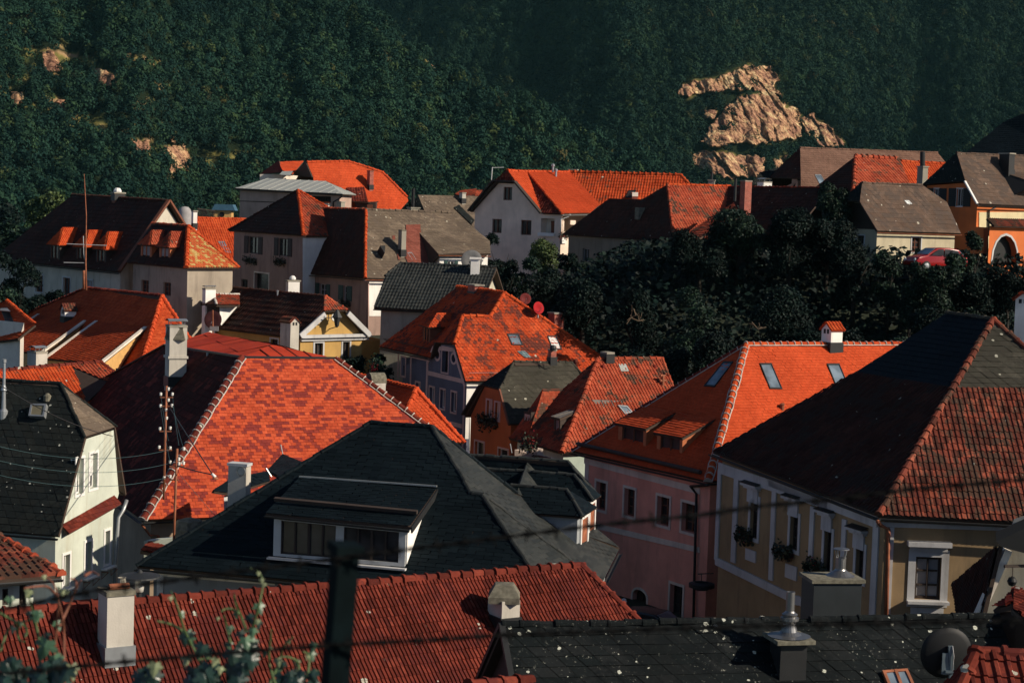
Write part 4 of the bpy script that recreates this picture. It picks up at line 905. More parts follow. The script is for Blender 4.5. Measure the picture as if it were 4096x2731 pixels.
# ================================================================== corner roof bottom left
d30 = Vector((math.cos(rad(32)), math.sin(rad(32)), 0)); n30 = Vector((-d30.y, d30.x, 0))
H = House('corner_tile_house', 'house at the bottom left corner, mossy red hip roof ending in a dark gutter', cP(525, 640), 52, 30)
E0 = H.k; E1 = V(cP(-260, 745), E0, d30); E1.z = E0.z; A = V(cP(-260, 215), E1 + n30 * 4.2, d30); pl = (E0, E1, A); HP = PLN(cP(0, 318), *pl)
ro = roof(H.o, [[E1, E0, HP, A]], T_MOSS, 'fpan'); ridge(ro, [E0, HP, A], T_REDBR, .12, .42, None, 1.35); gutter(H.o, E1, E0, -n30, .09)
roof(H.o, [[E0, E0 + n30 * 8, HP + n30 * 2], [HP, HP + n30 * 2, E0]], T_MOSS, 'far')
walls(H.o, [E1, E0, E0 + n30 * 8, E1 + n30 * 8], 6, CREAM, .6, {0: [win(cP, 165, 715, 225, 900, bars=(2, 1), depth=.15, frame=M_DKWOOD), win(cP, 20, 760, 70, 900, bars=(1, 1), depth=.1, frame=M_DKWOOD)]})
# strip of old roof behind the near chimney
H = House('mossy_strip_roof_house', 'low outhouse with an old mossy tile roof behind the tall plastered chimney', cP(60, 1110), 55, 30)
T0 = P(cP(95, 940), 60); T1 = V(cP(1150, 825), T0, Vector((math.cos(rad(24)), math.sin(rad(24)), 0))); dwn = Vector((.42, -.9, 0)) * 3.2 - ZU * 2.2; pl = (T0, T1, T0 + dwn)
ro = roof(H.o, [[T0, T1, PLN(cP(1275, 905), *pl), T1 + dwn, T0 + dwn]], T_MOSS, 'pan'); ridge(ro, [T0, T1], T_MOSS, .08, .4)
walls(H.o, [T0 + dwn, T1 + dwn, T1 + Vector((-.4, .9, 0)) * 3 + ZU * dwn.z, T0 + Vector((-.4, .9, 0)) * 3 + ZU * dwn.z], 4, CREAM, .3)

# ================================================================== the near red ribbed roof with two chimneys
H = House('red_rib_roof_house', 'house in front with a long ribbed red tile roof, ridge climbing to the right', (2324, 2262), 55, 30)
A = H.k; dr = Vector((math.cos(rad(31)), math.sin(rad(31)), 0)); dn = Vector((dr.y, -dr.x, 0)); dd = dn * 7 - ZU * 5.6
Lf = V((-420, 2528), A, dr); Lf.z = A.z; pl = (A, Lf, A + dd); C = PLN((2900, 2822), *pl); C = A + (C - A) * (5.6 / (A.z - C.z)) if C.z < A.z else C
ro = roof(H.o, [[Lf, A, C, Lf + dd]], T_RED, 'rib'); ridge(ro, [Lf, A], T_RED, .135, .37, None, 1.3); ridge(ro, [A, C], T_RED, .13, .42, None, 1.3)
roof(H.o, [[Lf, A, A - dn * 5 - ZU * 4, Lf - dn * 5 - ZU * 4], [A, C, A - dn * 5 - ZU * 4]], T_DKRED, 'far')
walls(H.o, [Lf + dd, C, A - dn * 5 - ZU * 4, Lf - dn * 5 - ZU * 4], 4, CREAM, .5)
chimney(H.o, cP(985, 1330), pl, 112, Y(cP, 765), dr, M_PLCH, 'pots', capmat=M_STONE, lead=M_ZINC, capscale=1.1)
o, b, t = chimney(H.o, cR(455, 1075), pl, 84, Y(cR, 842), dr, M_PLCH, 'none', depth=.78, lead=True)
MB().lathe(t, [(.62, -.08), (.62, .10), (.36, .42), (0, .46)], 4).build('stone_cap', M_STONE, o)

# ================================================================== near lichen-spotted slate roof, bottom right
H = House('lichen_slate_house', 'house in front with a dark slate roof spotted with pale round lichens', (2006, 2501), 44, 14)
A0 = H.k; u = Vector((math.cos(rad(13)), math.sin(rad(13)), 0)); dn = Vector((u.y, -u.x, 0)); dd = dn * 6.5 - ZU * 5.4
A1 = V((3992, 2461), A0, u); A1.z = A0.z; bk = -dn * 5 - ZU * 4; pl = (A0, A1, A0 + dd)
ro = roof(H.o, [[A0, A1, A1 + dd, A0 + dd]], T_NEAR, 'bigslate'); roof(H.o, [[A0, A1, A1 + bk, A0 + bk]], T_NEAR, 'bigslate')
ridge(ro, [A0, A0.lerp(A1, .54)], T_NEAR, .11, .42, None, 1.1); ridge(ro, [A0.lerp(A1, .605), A1], T_NEAR, .11, .42, None, 1.1)
MB().bar(A0 + ZU * .03, A0 + dd + ZU * .03, .14, .12).bar(A0 + ZU * .03, A0 + bk + ZU * .03, .14, .12).build('verge_board', M_GUT, ro)
walls(H.o, [A0 + dd, A1 + dd, A1 + bk, A0 + bk], 4, M_DKWOOD, .25, None, {1: [A1 - ZU * .1], 3: [A0 - ZU * .1]})
o, b, t = chimney(H.o, cS(330, 1420), pl, 112, Y(cS, 1165), u, M_GUT, 'slab', depth=.72, lead=False, capmat=M_STONE, capscale=1.45)
MB().lathe(t + ZU * .12 , [(.52, 0), (.30, .03), (.20, .10), (.15, .30), (.17, .36), (.22, .37), (.22, .44), (.17, .46), (.19, .52), (.13, .56), (.105, .60), (.105, 1.06), (.085, 1.06), (.085, .8)], 20).build('flue_pipe', M_STEEL, o)
skylight(H.o, [cS(1128, 1483), cS(1342, 1466), cS(1420, 1640), cS(1200, 1660)], pl, M_RUST, M_GLASSB, .12); q = [PLN(cS(x, y), *pl) for x, y in ((1228, 1475), (1250, 1473), (1320, 1650), (1295, 1652))]; nn = _newell(q); MB().prism([p + nn * .02 for p in q], nn * .12).build('skylight_bar', M_RUST, H.o)
# sheet-clad chimney standing behind that ridge
o, b, t = chimney(H.o, cS(690, 1090), 53., 200, Y(cS, 650), Vector((.97, .16, 0)), mat_plain('sheet_cladding', (.028, .034, .038), .6, .2, .2), 'slab', depth=1.1, capmat=M_STONE, lead=False, capscale=1.12, sink=4, name='clad_chimney')
MB().lathe(t + ZU * .1 + Vector((.25, .1, 0)), [(.42, 0), (.36, .03), (.17, .16), (.15, .20), (.15, .52), (.13, .52), (.13, .3)], 18).build('flue_pipe', M_STEEL, o)
lg = MB(); c = t + ZU * .86 + Vector((.25, .1, 0)); lg.lathe(c, [(.24, 0), (.22, .02), (0, .06), (.0, .055), (.22, .0)], 18)
for k in range(4): a = k * 1.57 + .4; lg.bar(c + Vector((math.cos(a) * .2, math.sin(a) * .2, 0)), c + Vector((math.cos(a) * .13, math.sin(a) * .13, -.32)), .02)
lg.build('rain_cap', M_STEEL, o)

# ================================================================== bottom right corner: near red roof, dormer behind
H = House('near_red_corner_house', 'nearest red tile roof, at the bottom right corner beside the dark dish', cS(1960, 1300), 34, 14)
A = H.k; u = Vector((.985, -.02, 0)).normalized(); dn = Vector((-.1, -.99, 0)); A2 = V(cS(2700, 1345), A, u); pl = (A, A2, A + dn * 4 - ZU * 3.4); HB = PLN(cS(1800, 1640), *pl)
ro = roof(H.o, [[A, A2, A2 + dn * 4 - ZU * 3.4, HB + dn * 1.5 - ZU * 1.275, HB]], T_RED, 'fpan'); ridge(ro, [A2, A], T_RED, .13, .42, None, 1.3); ridge(ro, [A, HB], T_RED, .13, .42, None, 1.35)
roof(H.o, [[A, A2, A2 - dn * 3 - ZU * 2.5, A - dn * 3 - ZU * 2.5 - u * 1], [A, HB, A - dn * 3 - ZU * 2.5 - u * 1]], T_DKRED, 'fpan'); E = H.o
walls(E, [HB, A2 + dn * 4 - ZU * 3.4, A2 - dn * 3 - ZU * 2.5, A - dn * 3 - ZU * 2.5], 4, CREAM, .4)
H = House('red_capped_dormer_house', 'dark timber dormer house with a red ridge cut by the right edge', cS(2120, 940), 47, 30)
q = [P(cS(x, y), d) for x, y, d in ((2085, 935, 47), (2240, 800, 48.5), (2560, 830, 48), (2560, 1010, 46), (2270, 900, 47))]
roof(H.o, [[P(cS(2270, 895), 46.6), P(cS(2560, 1240), 45), P(cS(2560, 835), 48), P(cS(2245, 803), 48.4)]], T_RED, 'fpan'); rr = roof(H.o, [[P(cS(2085, 938), 47.2), P(cS(2270, 890), 46.8), P(cS(2245, 803), 48.4)]], T_DKRED, 'fpan'); ridge(rr, [P(cS(2245, 800), 48.4), P(cS(2560, 832), 48)], T_RED, .13, .42, None, 1.3)
walls(H.o, [P(cS(2125, 945), 47.3), P(cS(2290, 935), 46.9), P(cS(2560, 1000), 46.5), P(cS(2560, 930), 50), P(cS(2160, 920), 50)], 5, M_DKWOOD, 0, dz=-.05)
H = House('barge_board_house', 'grey gabled house with a pale sloping barge board beside the ochre house', cS(1950, 985), 56, 40)
g = [P(cS(x, y), 55) for x, y in ((2205, 430), (2600, 300), (2600, 1100), (1945, 1100))]; MB().prism(g, Vector((.3, 1, 0)) * 6).build('wall', mat_wall('grey_roughcast', (.26, .25, .21), .5), H.o)
b0 = Vector((18.2, 53, -13)); walls(H.o, [b0, b0 + Vector((12, -2, 0)), b0 + Vector((13.5, 8, 0)), b0 + Vector((1.5, 11, 0))], 6, bpy.data.materials['grey_roughcast'], .4)  # unseen house body, added to shade the right wall of the ochre house
r0, r1, r2, r3 = b0 + Vector((0, 0, 0)), b0 + Vector((12, -2, 0)), b0 + Vector((13.5, 8, 0)), b0 + Vector((1.5, 11, 0)); ra, rb = b0 + Vector((2.5, 5.4, 6.2)), b0 + Vector((11, 3.8, 6.2)); roof(H.o, [[r0, r1, rb, ra], [r2, r3, ra, rb], [r1, r2, rb], [r3, r0, ra]], T_BROWN, 'pan')  # roof of the added unseen body, high enough to shade that wall
MB().bar(P(cS(2212, 425), 54.8), P(cS(1950, 1010), 54.8), .22, .3, Vector((0, 1, 0))).build('barge_board', M_TRIM, H.o)
q = [P(cS(2165, 402), 54.6), P(cS(1960, 985), 54.6), P(cS(1812, 990), 58), P(cS(1712, 712), 60)]; roof(H.o, [q], T_BROWN, 'pan')
MB().prism([P(cS(x, y), 54.2) for x, y in ((2115, 358), (2600, 130), (2600, 520), (2165, 405))], Vector((0, .15, .25))).build('eave_canopy', M_BLACK, H.o)
l = empty('hanging_lantern', P(cS(2250, 690), 54.3), 'round dark lantern hanging from a bracket on the grey gable', 'lantern'); lc = P(cS(2250, 695), 54.3)
MB().lathe(lc, [(0, -.16), (.10, -.12), (.15, 0), (.10, .1), (.03, .14)], 14).build('globe', M_BLACK, l); MB().bar(lc + ZU * .1, lc + ZU * .42, .02).bar(lc + ZU * .43 - Vector((.25, 0, 0)), lc + ZU * .43 + Vector((.9, .3, 0)), .08).build('bracket', M_DKWOOD, l)

# ================================================================== small red roof in the gap
H = House('gap_red_house', 'small red hip roof house squeezed between the checkered roof and the blue-grey house', cG(1215, 1560), 95, 62)
K = H.k; A = H.diag(cG(1420, 1078)); KR = H.r(cG(1830, 1580)); KR.z = K.z; FL = setz(H.l(cG(820, 1440)), K.z); pl_r = (K, KR, A); AL = V(cG(900, 950), A, H.L); AL.z = A.z
i0 = PLN(cG(1365, 1212), *pl_r); i1 = PLN(cG(1250, 1195), *pl_r)
ro = roof(H.o, [[K, KR, A]], T_BRIGHT, 'scale'); roof(H.o, [[FL, K, A, AL]], T_BRIGHT, 'scale'); ridge(ro, [A, KR], T_BRIGHT, .14, .4); ridge(ro, [AL, A], T_BRIGHT, .13, .4); ridge(ro, [K, A], T_BRIGHT, .14, .4)
roof(H.o, [[KR, KR + FL - K, AL, A]], T_DKRED, 'far'); walls(H.o, rect4(K, FL, KR), 7, M_TRIM, .4)
vc, b, t = chimney(H.o, cG(1075, 1130), 97., 62, Y(cG, 1000), -H.L, M_PLCH, 'none', depth=.75, lead=False)
mb = MB(); 
for yy in (-.42, .42): pass
mb.lathe(t - H.R * .42 + ZU * -.05, [(.0, 0), (.42, 0), (.42, .84), (0, .84)], 20, H.R); mb.build('barrel_cap', M_STONE, vc); MB().lathe(t - H.R * .43 - ZU * .12, [(0, 0), (.22, 0), (.22, .03)], 16, H.R).build('smoke_hole', M_BLACK, vc)
# ================================================================== blue-grey house in the middle
H = House('blue_grey_house', 'blue-grey house with pink bands, round attic windows and blotched orange roof', cH(990, 907), 112, 64)
K = H.k; Gl = H.l(cH(664, 712)); mid = (K + Gl) / 2; G1 = V(cH(965, 350), mid, H.R); KR = K + H.R * 22; KR.z = K.z; pl_r = (K, KR, G1)
G2 = V(cH(1195, 356), G1, H.R); G2 = PLN(cH(1195, 356), *pl_r); A = PLN(cH(1322, 152), *pl_r); j1 = PLN(cH(893, 590), *pl_r); j2 = V(cH(718, 573), j1, H.L); HR = PLN(cH(2135, 695), *pl_r); KRp = PLN(cH(2452, 905), *pl_r)
EL_ = H.l(cH(250, 612)); R0 = V(cH(918, 84), A, H.L); R0.z = A.z; pl_f = (EL_, A, R0); E2 = PLN(cH(690, 705), *pl_f)
ro = roof(H.o, [[K, KRp, A, G2, G1, j1]], T_BLOTCH, 'scale', scale=1.15); rd = roof(H.o, [[EL_, E2, G2, A, R0], [j2, E2, G2, G1]], T_BLOTCH, 'scale', scale=1.15); roof(H.o, [[j2, j1, G1]], T_BLOTCH, 'scale')
roof(H.o, [[A, KRp, KRp + H.L * 14, R0]], T_DKRED, 'far')
for pts in ([A, KRp], [G2, A], [G1, G2], [j1, G1], [R0, A]): ridge(ro, pts, T_ORANGE, .13, .40)
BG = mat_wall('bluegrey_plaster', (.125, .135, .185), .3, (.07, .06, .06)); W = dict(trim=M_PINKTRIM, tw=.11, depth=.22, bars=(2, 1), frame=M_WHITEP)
WL = H.l(cH(405, 662)); WL.z = K.z
ob, w = walls(H.o, [WL, K, K + H.R * 14, WL + H.R * 14], 10, BG, .3, {0: [
    win(cH, 730, 647, 768, 718, round=1, trim=M_PINKTRIM, tw=.14, depth=.2, bars=(1, 1), frame=M_DKWOOD), win(cH, 870, 678, 908, 748, round=1, trim=M_PINKTRIM, tw=.14, depth=.2, bars=(1, 1), frame=M_DKWOOD),
    win(cH, 788, 622, 842, 832, trim=M_PINKTRIM, tw=.1, depth=.3, bars=(1, 1), frame=M_DKWOOD), win(cH, 681, 960, 720, 1110, **W), win(cH, 773, 980, 812, 1140, **W), win(cH, 867, 1002, 910, 1172, **W),
    win(cH, 563, 920, 598, 990, **W), win(cH, 440, 705, 474, 860, **W)]}, {0: [j1 - ZU * .12, j2 - ZU * .12, Gl + ZU * .05]}, dz=.0)
band(H.o, w, 0, (Y(cH, 815), Y(cH, 893)), (Y(cH, 852), Y(cH, 928)), M_PINKTRIM, X(cH, 660), X(cH, 978), .04); band(H.o, w, 0, (Y(cH, 1195), Y(cH, 1275)), (Y(cH, 1232), Y(cH, 1310)), M_PINKTRIM, X(cH, 660), X(cH, 960), .04)
band(H.o, w, 0, (Y(cH, 685), Y(cH, 712)), (Y(cH, 705), Y(cH, 735)), M_PINKTRIM, X(cH, 520), X(cH, 655), .04)
for x0, x1, y0, y1 in ((648, 662, 715, 1500), (405, 412, 665, 1300), (513, 522, 690, 1300), (968, 980, 930, 1500)): panel(H, w, 0, X(cH, x0), X(cH, x1), Y(cH, y0), Y(cH, y1), M_PINKTRIM, .04, 'corner_strip')
for a, b in ((j1, K), (j1, j2), (j2, Gl)):
    a0, d0, o0 = wplane(w, 0); p = V(pix(a - ZU * .35), a0, d0); q = V(pix(b - ZU * .35), a0, d0); MB().bar(p + o0 * .03, q + o0 * .03, .06, .24, o0.cross(q - p)).build('verge_trim', M_PINKTRIM, H.o)
panel(H, w, 1, X(cH, 990), X(cH, 1020), Y(cH, 930), Y(cH, 1400), M_WHITE, .03, 'corner_strip')
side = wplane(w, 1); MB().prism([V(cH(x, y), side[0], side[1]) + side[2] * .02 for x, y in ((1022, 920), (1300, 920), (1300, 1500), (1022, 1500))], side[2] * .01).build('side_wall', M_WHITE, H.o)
gutter(H.o, EL_, E2, -H.R); gutter(H.o, K, KR, -H.L)
skylight(H.o, [cH(1340, 505), cH(1440, 507), cH(1478, 605), cH(1382, 602)], pl_r); skylight(H.o, [cH(1684, 522), cH(1762, 522), cH(1812, 642), cH(1728, 640)], pl_r, None, M_BLIND)
n_ = _newell([K, KR, A]); snowguard(H.o, PLN(cH(1008, 852), *pl_r), PLN(cH(1330, 850), *pl_r), n_, M_ZINC, .22)
q = [PLN(cH(x, y), *pl_r) + n_ * .03 for x, y in ((1425, 655), (1490, 652), (1550, 708), (1500, 712))]; roof(ro, [q], mat_tile('tile_patch_blue', [(0, (.10, .16, .19)), (1, (.20, .27, .28))]), 'scale', 'tile_patch', .02)
chim(H, cH(1072, 180), (A, R0, A + ZU), 62, 72, Y(cH, 78), M_BRICK, 'slab', a=64, sink=1.5)
gdormer(H, pl_f, cH(670, 575), cH(628, 392), cH(686, 412), cH(742, 324), cH(905, 326), T_BLOTCH, M_WOOD, M_ORWOOD, 'scale', ov=.25)
sn = [PLN(cH(300, 560), *pl_f), PLN(cH(665, 640), *pl_f)]; snowguard(H.o, sn[0], sn[1], _newell([EL_, A, R0]), M_GUT, .2)
for x, y, r, D, lb in ((1500, 203, 48, 119, 'dull maroon satellite dish behind the blotched orange roof'), (1612, 281, 53, 117, 'bright red satellite dish beyond the hip of the blotched orange roof')):
    c = P(cH(x, y), D); R = r / Z238 / FPX * D; s = empty('satellite_dish', c - ZU * 1.2, lb, 'satellite dish', 'red satellite dishes'); ax = Vector((.55, -.83, .25) if x > 1550 else (.15, -.97, .2))
    MB().lathe(c, [(0, -.16 * R), (.5 * R, -.10 * R), (R, .06 * R), (R * 1.02, .05 * R), (.5 * R, -.14 * R), (0, -.2 * R)], 24, ax).build('reflector', mat_plain('dish_maroon' if x < 1550 else 'dish_red', (.16, .028, .026) if x < 1550 else (.34, .006, .010), .7, .15), s, True)
    MB().tube([c - ZU * R * 1.6, c - ZU * R * .2 - ax * .1], .035, 6).tube([c - ZU * R * .8, c + ax.normalized() * R * 1.0 - ZU * R * .1], .02, 5).build('mast', M_ZINC, s)
chimney(H.o, cH(1762, 410), 121., 46, Y(cH, 318), Vector((.5, -.8, 0)), M_BRICK, 'slab', lead=False, sink=3)

# ================================================================== small orange gabled house with grey roof
H = House('orange_gable_house', 'small orange gabled house with lichen grey roof and brick chimney, flower box under paired windows', cH(1362, 1275), 102, 58)
K = H.k; Gl = H.l(cH(975, 1262)); Gl = setz(Gl, K.z); mid = (K + Gl) / 2; G1 = V(cH(1400, 742), mid, H.R); KR = K + H.R * 11; pl_r = (K, KR, G1); A1 = V(cH(1892, 748), G1, H.R); j1 = PLN(cH(1284, 976), *pl_r); j2 = V(cH(1130, 938), j1, H.L)
HR = PLN(cH(2010, 880), *pl_r); mirror = lambda p: p + H.L * (2 * (mid - p).dot(H.L))
ro = roof(H.o, [[K, KR, HR, A1, G1, j1]], T_ETERG, 'slate'); roof(H.o, [[j2, j1, G1]], T_ETER, 'slate'); roof(H.o, [[mirror(K), j2, G1, A1, mirror(KR)]], T_ETER, 'far', thick=.2)
ridge(ro, [G1, A1], T_ETERG, .08, .4); ridge(ro, [j1, G1], T_ETERG, .07, .4); ridge(ro, [A1, HR], T_ETERG, .08, .4)
OW = mat_wall('orange_plaster', (.48, .14, .055), .3, (.2, .08, .05)); W = dict(trim=M_PINKTRIM, tw=.09, depth=.2, frame=M_WHITEP, bars=(1, 1))
ob, w = walls(H.o, [Gl, K, KR, KR + Gl - K], 9, OW, .28, {0: [win(cH, 1170, 1070, 1210, 1220, blind=.55, blindmat=M_PINKTRIM, **W), win(cH, 1242, 1090, 1280, 1240, blind=.55, blindmat=M_PINKTRIM, **W), win(cH, 1068, 1425, 1145, 1620, **W), win(cH, 1268, 1488, 1350, 1680, **W)]}, {0: [j1 - ZU * .1, j2 - ZU * .1]}, dz=.05)
for a, b in ((j2, mirror(K)), (j1, K)): MB().bar(a - H.R * .05, b - H.R * .05, .10, .32 if a is j2 else .10, H.R).build('barge_board', M_DKWOOD if a is j2 else M_WOOD, H.o)
a0, d0, o0 = wplane(w, 0); pt = V(cH(1190, 1245), a0, d0); flowers(pt, d0, o0, 260, 1.9, 'overflowing geranium box under the paired windows of the orange gable', loose=.28, red=.1)
chim(H, cH(1728, 745), (G1, A1, G1 + ZU), 24, 46, Y(cH, 632), M_BRICK, 'slab', a=58, sink=1.2); MB().lathe(P(cH(1736, 622), 106), [(.16, -.15), (.2, 0), (.16, .12), (0, .17)], 12).build('chimney_pot', M_IRON, H.o)

# ================================================================== red tile house right of it, with shed dormer
H = House('red_verge_house', 'red tiled house with metal shed dormer and skylight, left slope in deep shade', cI(95, 1305), 94, 60)
K = H.k; FL = H.l(cW(815, 985)); FL.z = K.z + .1; A = H.r(cI(412, 507), 4.6); KR = K + H.R * 13; pl_r = (K, KR, A); pl_f = (FL, K, A); A1 = V(cI(955, 506), A, H.R); A1.z = A.z; V1 = PLN(cI(1075, 800), *pl_r); AL = PLN(cW(1540, 330), *pl_f)
ro = roof(H.o, [[K, KR, V1, A1, A]], T_REDBR, 'pan'); roof(H.o, [[FL, K, A]], T_REDBR, 'pan'); roof(H.o, [[A, A1, A1 + H.L * 5 - ZU * 4.5, FL]], T_DKRED, 'far')
ridge(ro, [K, A], T_REDBR, .14, .4); ridge(ro, [A, A1], T_REDBR, .13, .4); ridge(ro, [A1, V1], T_REDBR, .1, .4)
ob, w = walls(H.o, [FL, K, KR, KR + FL - K], 7, mat_wall('green_white_wall', (.42, .50, .44), .3), .35)
roof(H.o, [[PLN(cX(x, y), *pl_r) + _newell([K, KR, A]) * .05 for x, y in ((450, 547), (526, 545), (558, 620), (478, 622))]], T_METAL, 'sheet', 'roof_hatch', .08)
nr = _newell([K, KR, A]); t0 = PLN(cX(170, 918), *pl_r); t1 = PLN(cX(960, 940), *pl_r); b0 = V(cX(408, 1142), K + H.L * 1.6, H.R); b1 = b0 + H.R * (t1 - t0).dot(H.R)
rd = roof(H.o, [[t0 + nr * .03, t1 + nr * .03, b1, b0]], T_METALB, 'seam', 'dormer_roof', .08); foot = PLN(cX(150, 1290), *pl_r); MB().prism([t0, b0, setz(b0, b0.z - 2.2), foot], H.R * .1).build('cheek', M_BLACK, rd); MB().prism([setz(b0, b0.z - 2.2), setz(b1, b1.z - 2.2), b1, b0], H.L * .1).build('dormer', M_DKWOOD, rd)
skylight(H.o, [cX(432, 985), cX(530, 992), cX(590, 1060), cX(510, 1080)], (t0, t1, b0), M_ZINC, M_GLASSB, .18)
vp = PLN(cX(915, 765), *pl_r); MB().tube([vp - ZU * .1, vp + ZU * .55], .09, 8).tube([vp + ZU * .28 + H.R * -.18, vp + ZU * .28 + H.R * .18], .07, 8).tube([vp + ZU * .55 + H.R * -.16, vp + ZU * .55 + H.R * .16], .06, 8).build('vent_pipe', M_RUST, H.o)
for x, y in ((292, 575), (655, 580), (830, 575)): p = PLN(cX(x, y), *pl_r); MB().lathe(p, [(.13, -.05), (.13, .10), (.05, .16), (0, .17)], 8).build('roof_vent', T_DKRED, H.o)
chim(H, cI(490, 505), (A, A1, A + ZU), 45, 58, Y(cI, 442), M_BRICK, 'slab', a=60, sink=1.5)
# hipped dormer in shade on the left slope
gdormer(H, pl_f, cW(1125, 1045), cW(985, 838), cW(1068, 850), cW(1200, 592), cW(1430, 606), T_REDBR, M_DKWOOD, M_PINKTRIM, 'plain', ov=.45, framed=M_PINKTRIM)
sdorm(H, pl_f, cW(1340, 1100), (cW(1288, 898), cW(1395, 925)), (cW(1500, 835), cW(1590, 845)), T_METALB, M_DKWOOD, 'seam', [(.3, .8, .1, .9)], M_PINKTRIM, glass=M_PINKTRIM, bars=1)

# ================================================================== yellow gable with pale trims
H = House('yellow_gable_house', 'yellow gabled house with pale trims, oval attic window and dark red tile roof', cG(422, 648), 121, 48)
K = H.k; KR = H.r(cG(1012, 622)); KR.z = K.z; mid = (K + KR) / 2; A = V(cG(645, 292), mid, H.L); FL = H.l(cG(-330, 560)); FL.z = K.z; pl_f = (FL, K, A); A0 = V(cG(-330, 215), A, H.L); A0.z = A.z; j1 = PLN(cG(635, 414), *pl_f); j2 = V(cG(830, 406), j1, H.R)
ro = roof(H.o, [[FL, K, j1, A, A0]], T_BROWN, 'pan', scale=1.4); roof(H.o, [[j1, j2, A]], T_REDBR, 'pan'); roof(H.o, [[j2, KR, KR + H.L * 12, A0, A]], T_DKRED, 'far'); ridge(ro, [A0, A], T_BROWN, .12, .4); ridge(ro, [A, j2], T_REDBR, .12, .4); ridge(ro, [A, j1], T_REDBR, .1, .4)
YW = mat_wall('yellow_plaster', (.46, .29, .10), .25, (.2, .13, .06)); W = dict(trim=M_TRIMG, tw=.12, depth=.2, frame=M_DKWOOD)
ob, w = walls(H.o, rect4(K, FL, KR), 8, YW, .3, {0: [win(cG, 178, 655, 240, 712, **W)], 1: [win(cG, 552, 688, 622, 800, **W), win(cG, 792, 676, 850, 830, **W), win(cG, 708, 446, 742, 486, round=1, trim=M_WHITEP, tw=.12, depth=.15, bars=(1, 1), frame=M_DKWOOD)]}, {1: [j1 - ZU * .1, j2 - ZU * .1]}, dz=.05)
a1, d1, o1 = wplane(w, 1)
l = V(cG(425, 632), a1, d1); r = V(cG(1012, 618), a1, d1); MB().box((l + r) / 2 + o1 * .18, (r - l).length, .36, .2, d1, o1).box((l + r) / 2 + o1 * .08 - ZU * .2, (r - l).length * .98, .16, .22, d1, o1).build('cornice', M_TRIMG, H.o)
for a, b in ((j1, K), (j2, KR)): MB().bar(a - ZU * .2 + o1 * .12, b + ZU * .15 + o1 * .12, .12, .34, o1.cross(b - a)).build('verge_trim', M_TRIMG, H.o)
chimney(H.o, cG(335, 740), 117., 118 / Z238 * .75, Y(cG, 508), H.R, M_PLCH, 'house', depth=1.1, lead=False, capmat=T_MOSS)
MB().lathe(PLN(cG(235, 290), *pl_f), [(.06, -.1), (.06, .35), (.10, .37), (0, .45)], 8).build('roof_vent', M_ZINC, H.o)
lan = empty('wall_lantern', V(cG(680, 530), a1, d1), 'old iron lantern on a bracket in front of the yellow gable', 'lantern'); lc = V(cG(682, 470), a1, d1) + o1 * .8
MB().lathe(lc, [(.0, .62), (.08, .55), (.34, .10), (.36, .06), (.24, .05)], 6).lathe(lc, [(.24, .04), (.14, -.5), (.04, -.6), (0, -.62)], 6).build('lantern_body', M_IRON, lan); MB().bar(lc + ZU * -.55, lc - ZU * .75 - o1 * .8, .05).bar(lc + ZU * .05 - d1 * .2, lc + ZU * .05 - d1 * .95, .05).bar(lc + ZU * .3 - d1 * .7, lc - ZU * .2 - d1 * .7, .05).build('bracket', M_IRON, lan)
pt = V(cG(825, 845), a1, d1); flowers(pt, d1, o1, 160, 1.3, 'leafy dark window box on the yellow gable house', red=.02)

# neighbour with the white dormer
H = House('white_dormer_house', 'brown tiled house with a white cheeked dormer and a bent metal chimney hood', cE(2000, 520), 130, 50)
K = H.k; A1 = V(cE(2420, 156), K + H.R * 4.5, H.L); A0 = V(cE(1625, 68), A1, H.L); FL = H.l(cE(1465, 235)); pl = (A0, A1, K); K2 = K - H.L * 5
ro = roof(H.o, [[PLN(cE(1420, 300), *pl), PLN(cE(1700, 640), *pl), PLN(cE(2450, 560), *pl), A1, A0]], T_BROWN, 'pan', scale=1.5); ridge(ro, [A0, A1], T_BROWN, .12, .4)
roof(H.o, [[A0, A1, A1 + H.R * 5 - ZU * 4.5, A0 + H.R * 5 - ZU * 4.5]], T_BROWN, 'far')
B0 = PLN(cE(1420, 300), *pl); B1 = PLN(cE(2450, 560), *pl); walls(H.o, [B0, B1, B1 + H.R * 9, B0 + H.R * 9], 6, YW, .4, dz=-.2)
q = [P(cE(x, y), d) for x, y, d in ((1832, 166, 129), (2046, 166, 130), (2052, 262, 127.5), (1850, 256, 126.5))]; rd = roof(H.o, [q], T_REDBR, 'pan', 'dormer_roof', .1); roof(rd, [[q[0], q[3], P(cE(1712, 248), 128)]], T_BROWN, 'pan'); ridge(rd, [q[0], q[1]], M_MORT, .10, .35); ridge(rd, [q[0], q[3]], M_MORT, .09, .35)
c4 = [P(cE(x, y), d) for x, y, d in ((1875, 262, 127.2), (2030, 266, 128.2), (1890, 430, 127.2))]; MB().prism(c4, Vector((.02, .2, 0))).build('cheek', M_WHITE, rd); MB().prism([P(cE(x, y), 127.3) for x, y in ((1775, 258), (1874, 262), (1888, 430), (1775, 430))], Vector((-.3, 1, 0))).build('dormer', M_DKWOOD, rd)
chimney(H.o, cE(1783, 400), 128., 76 / Z238 * .72, Y(cE, 112), -H.L, M_WHITE, 'hood', depth=.8, lead=False)
s = empty('satellite_dish', P(cE(1820, 470), 124), 'dark satellite dish on a red mast before the white cheeked dormer', 'satellite dish'); c = P(cE(1822, 382), 124); R = 75 / Z238 / FPX * 124; ax = Vector((-.05, -1, .15))
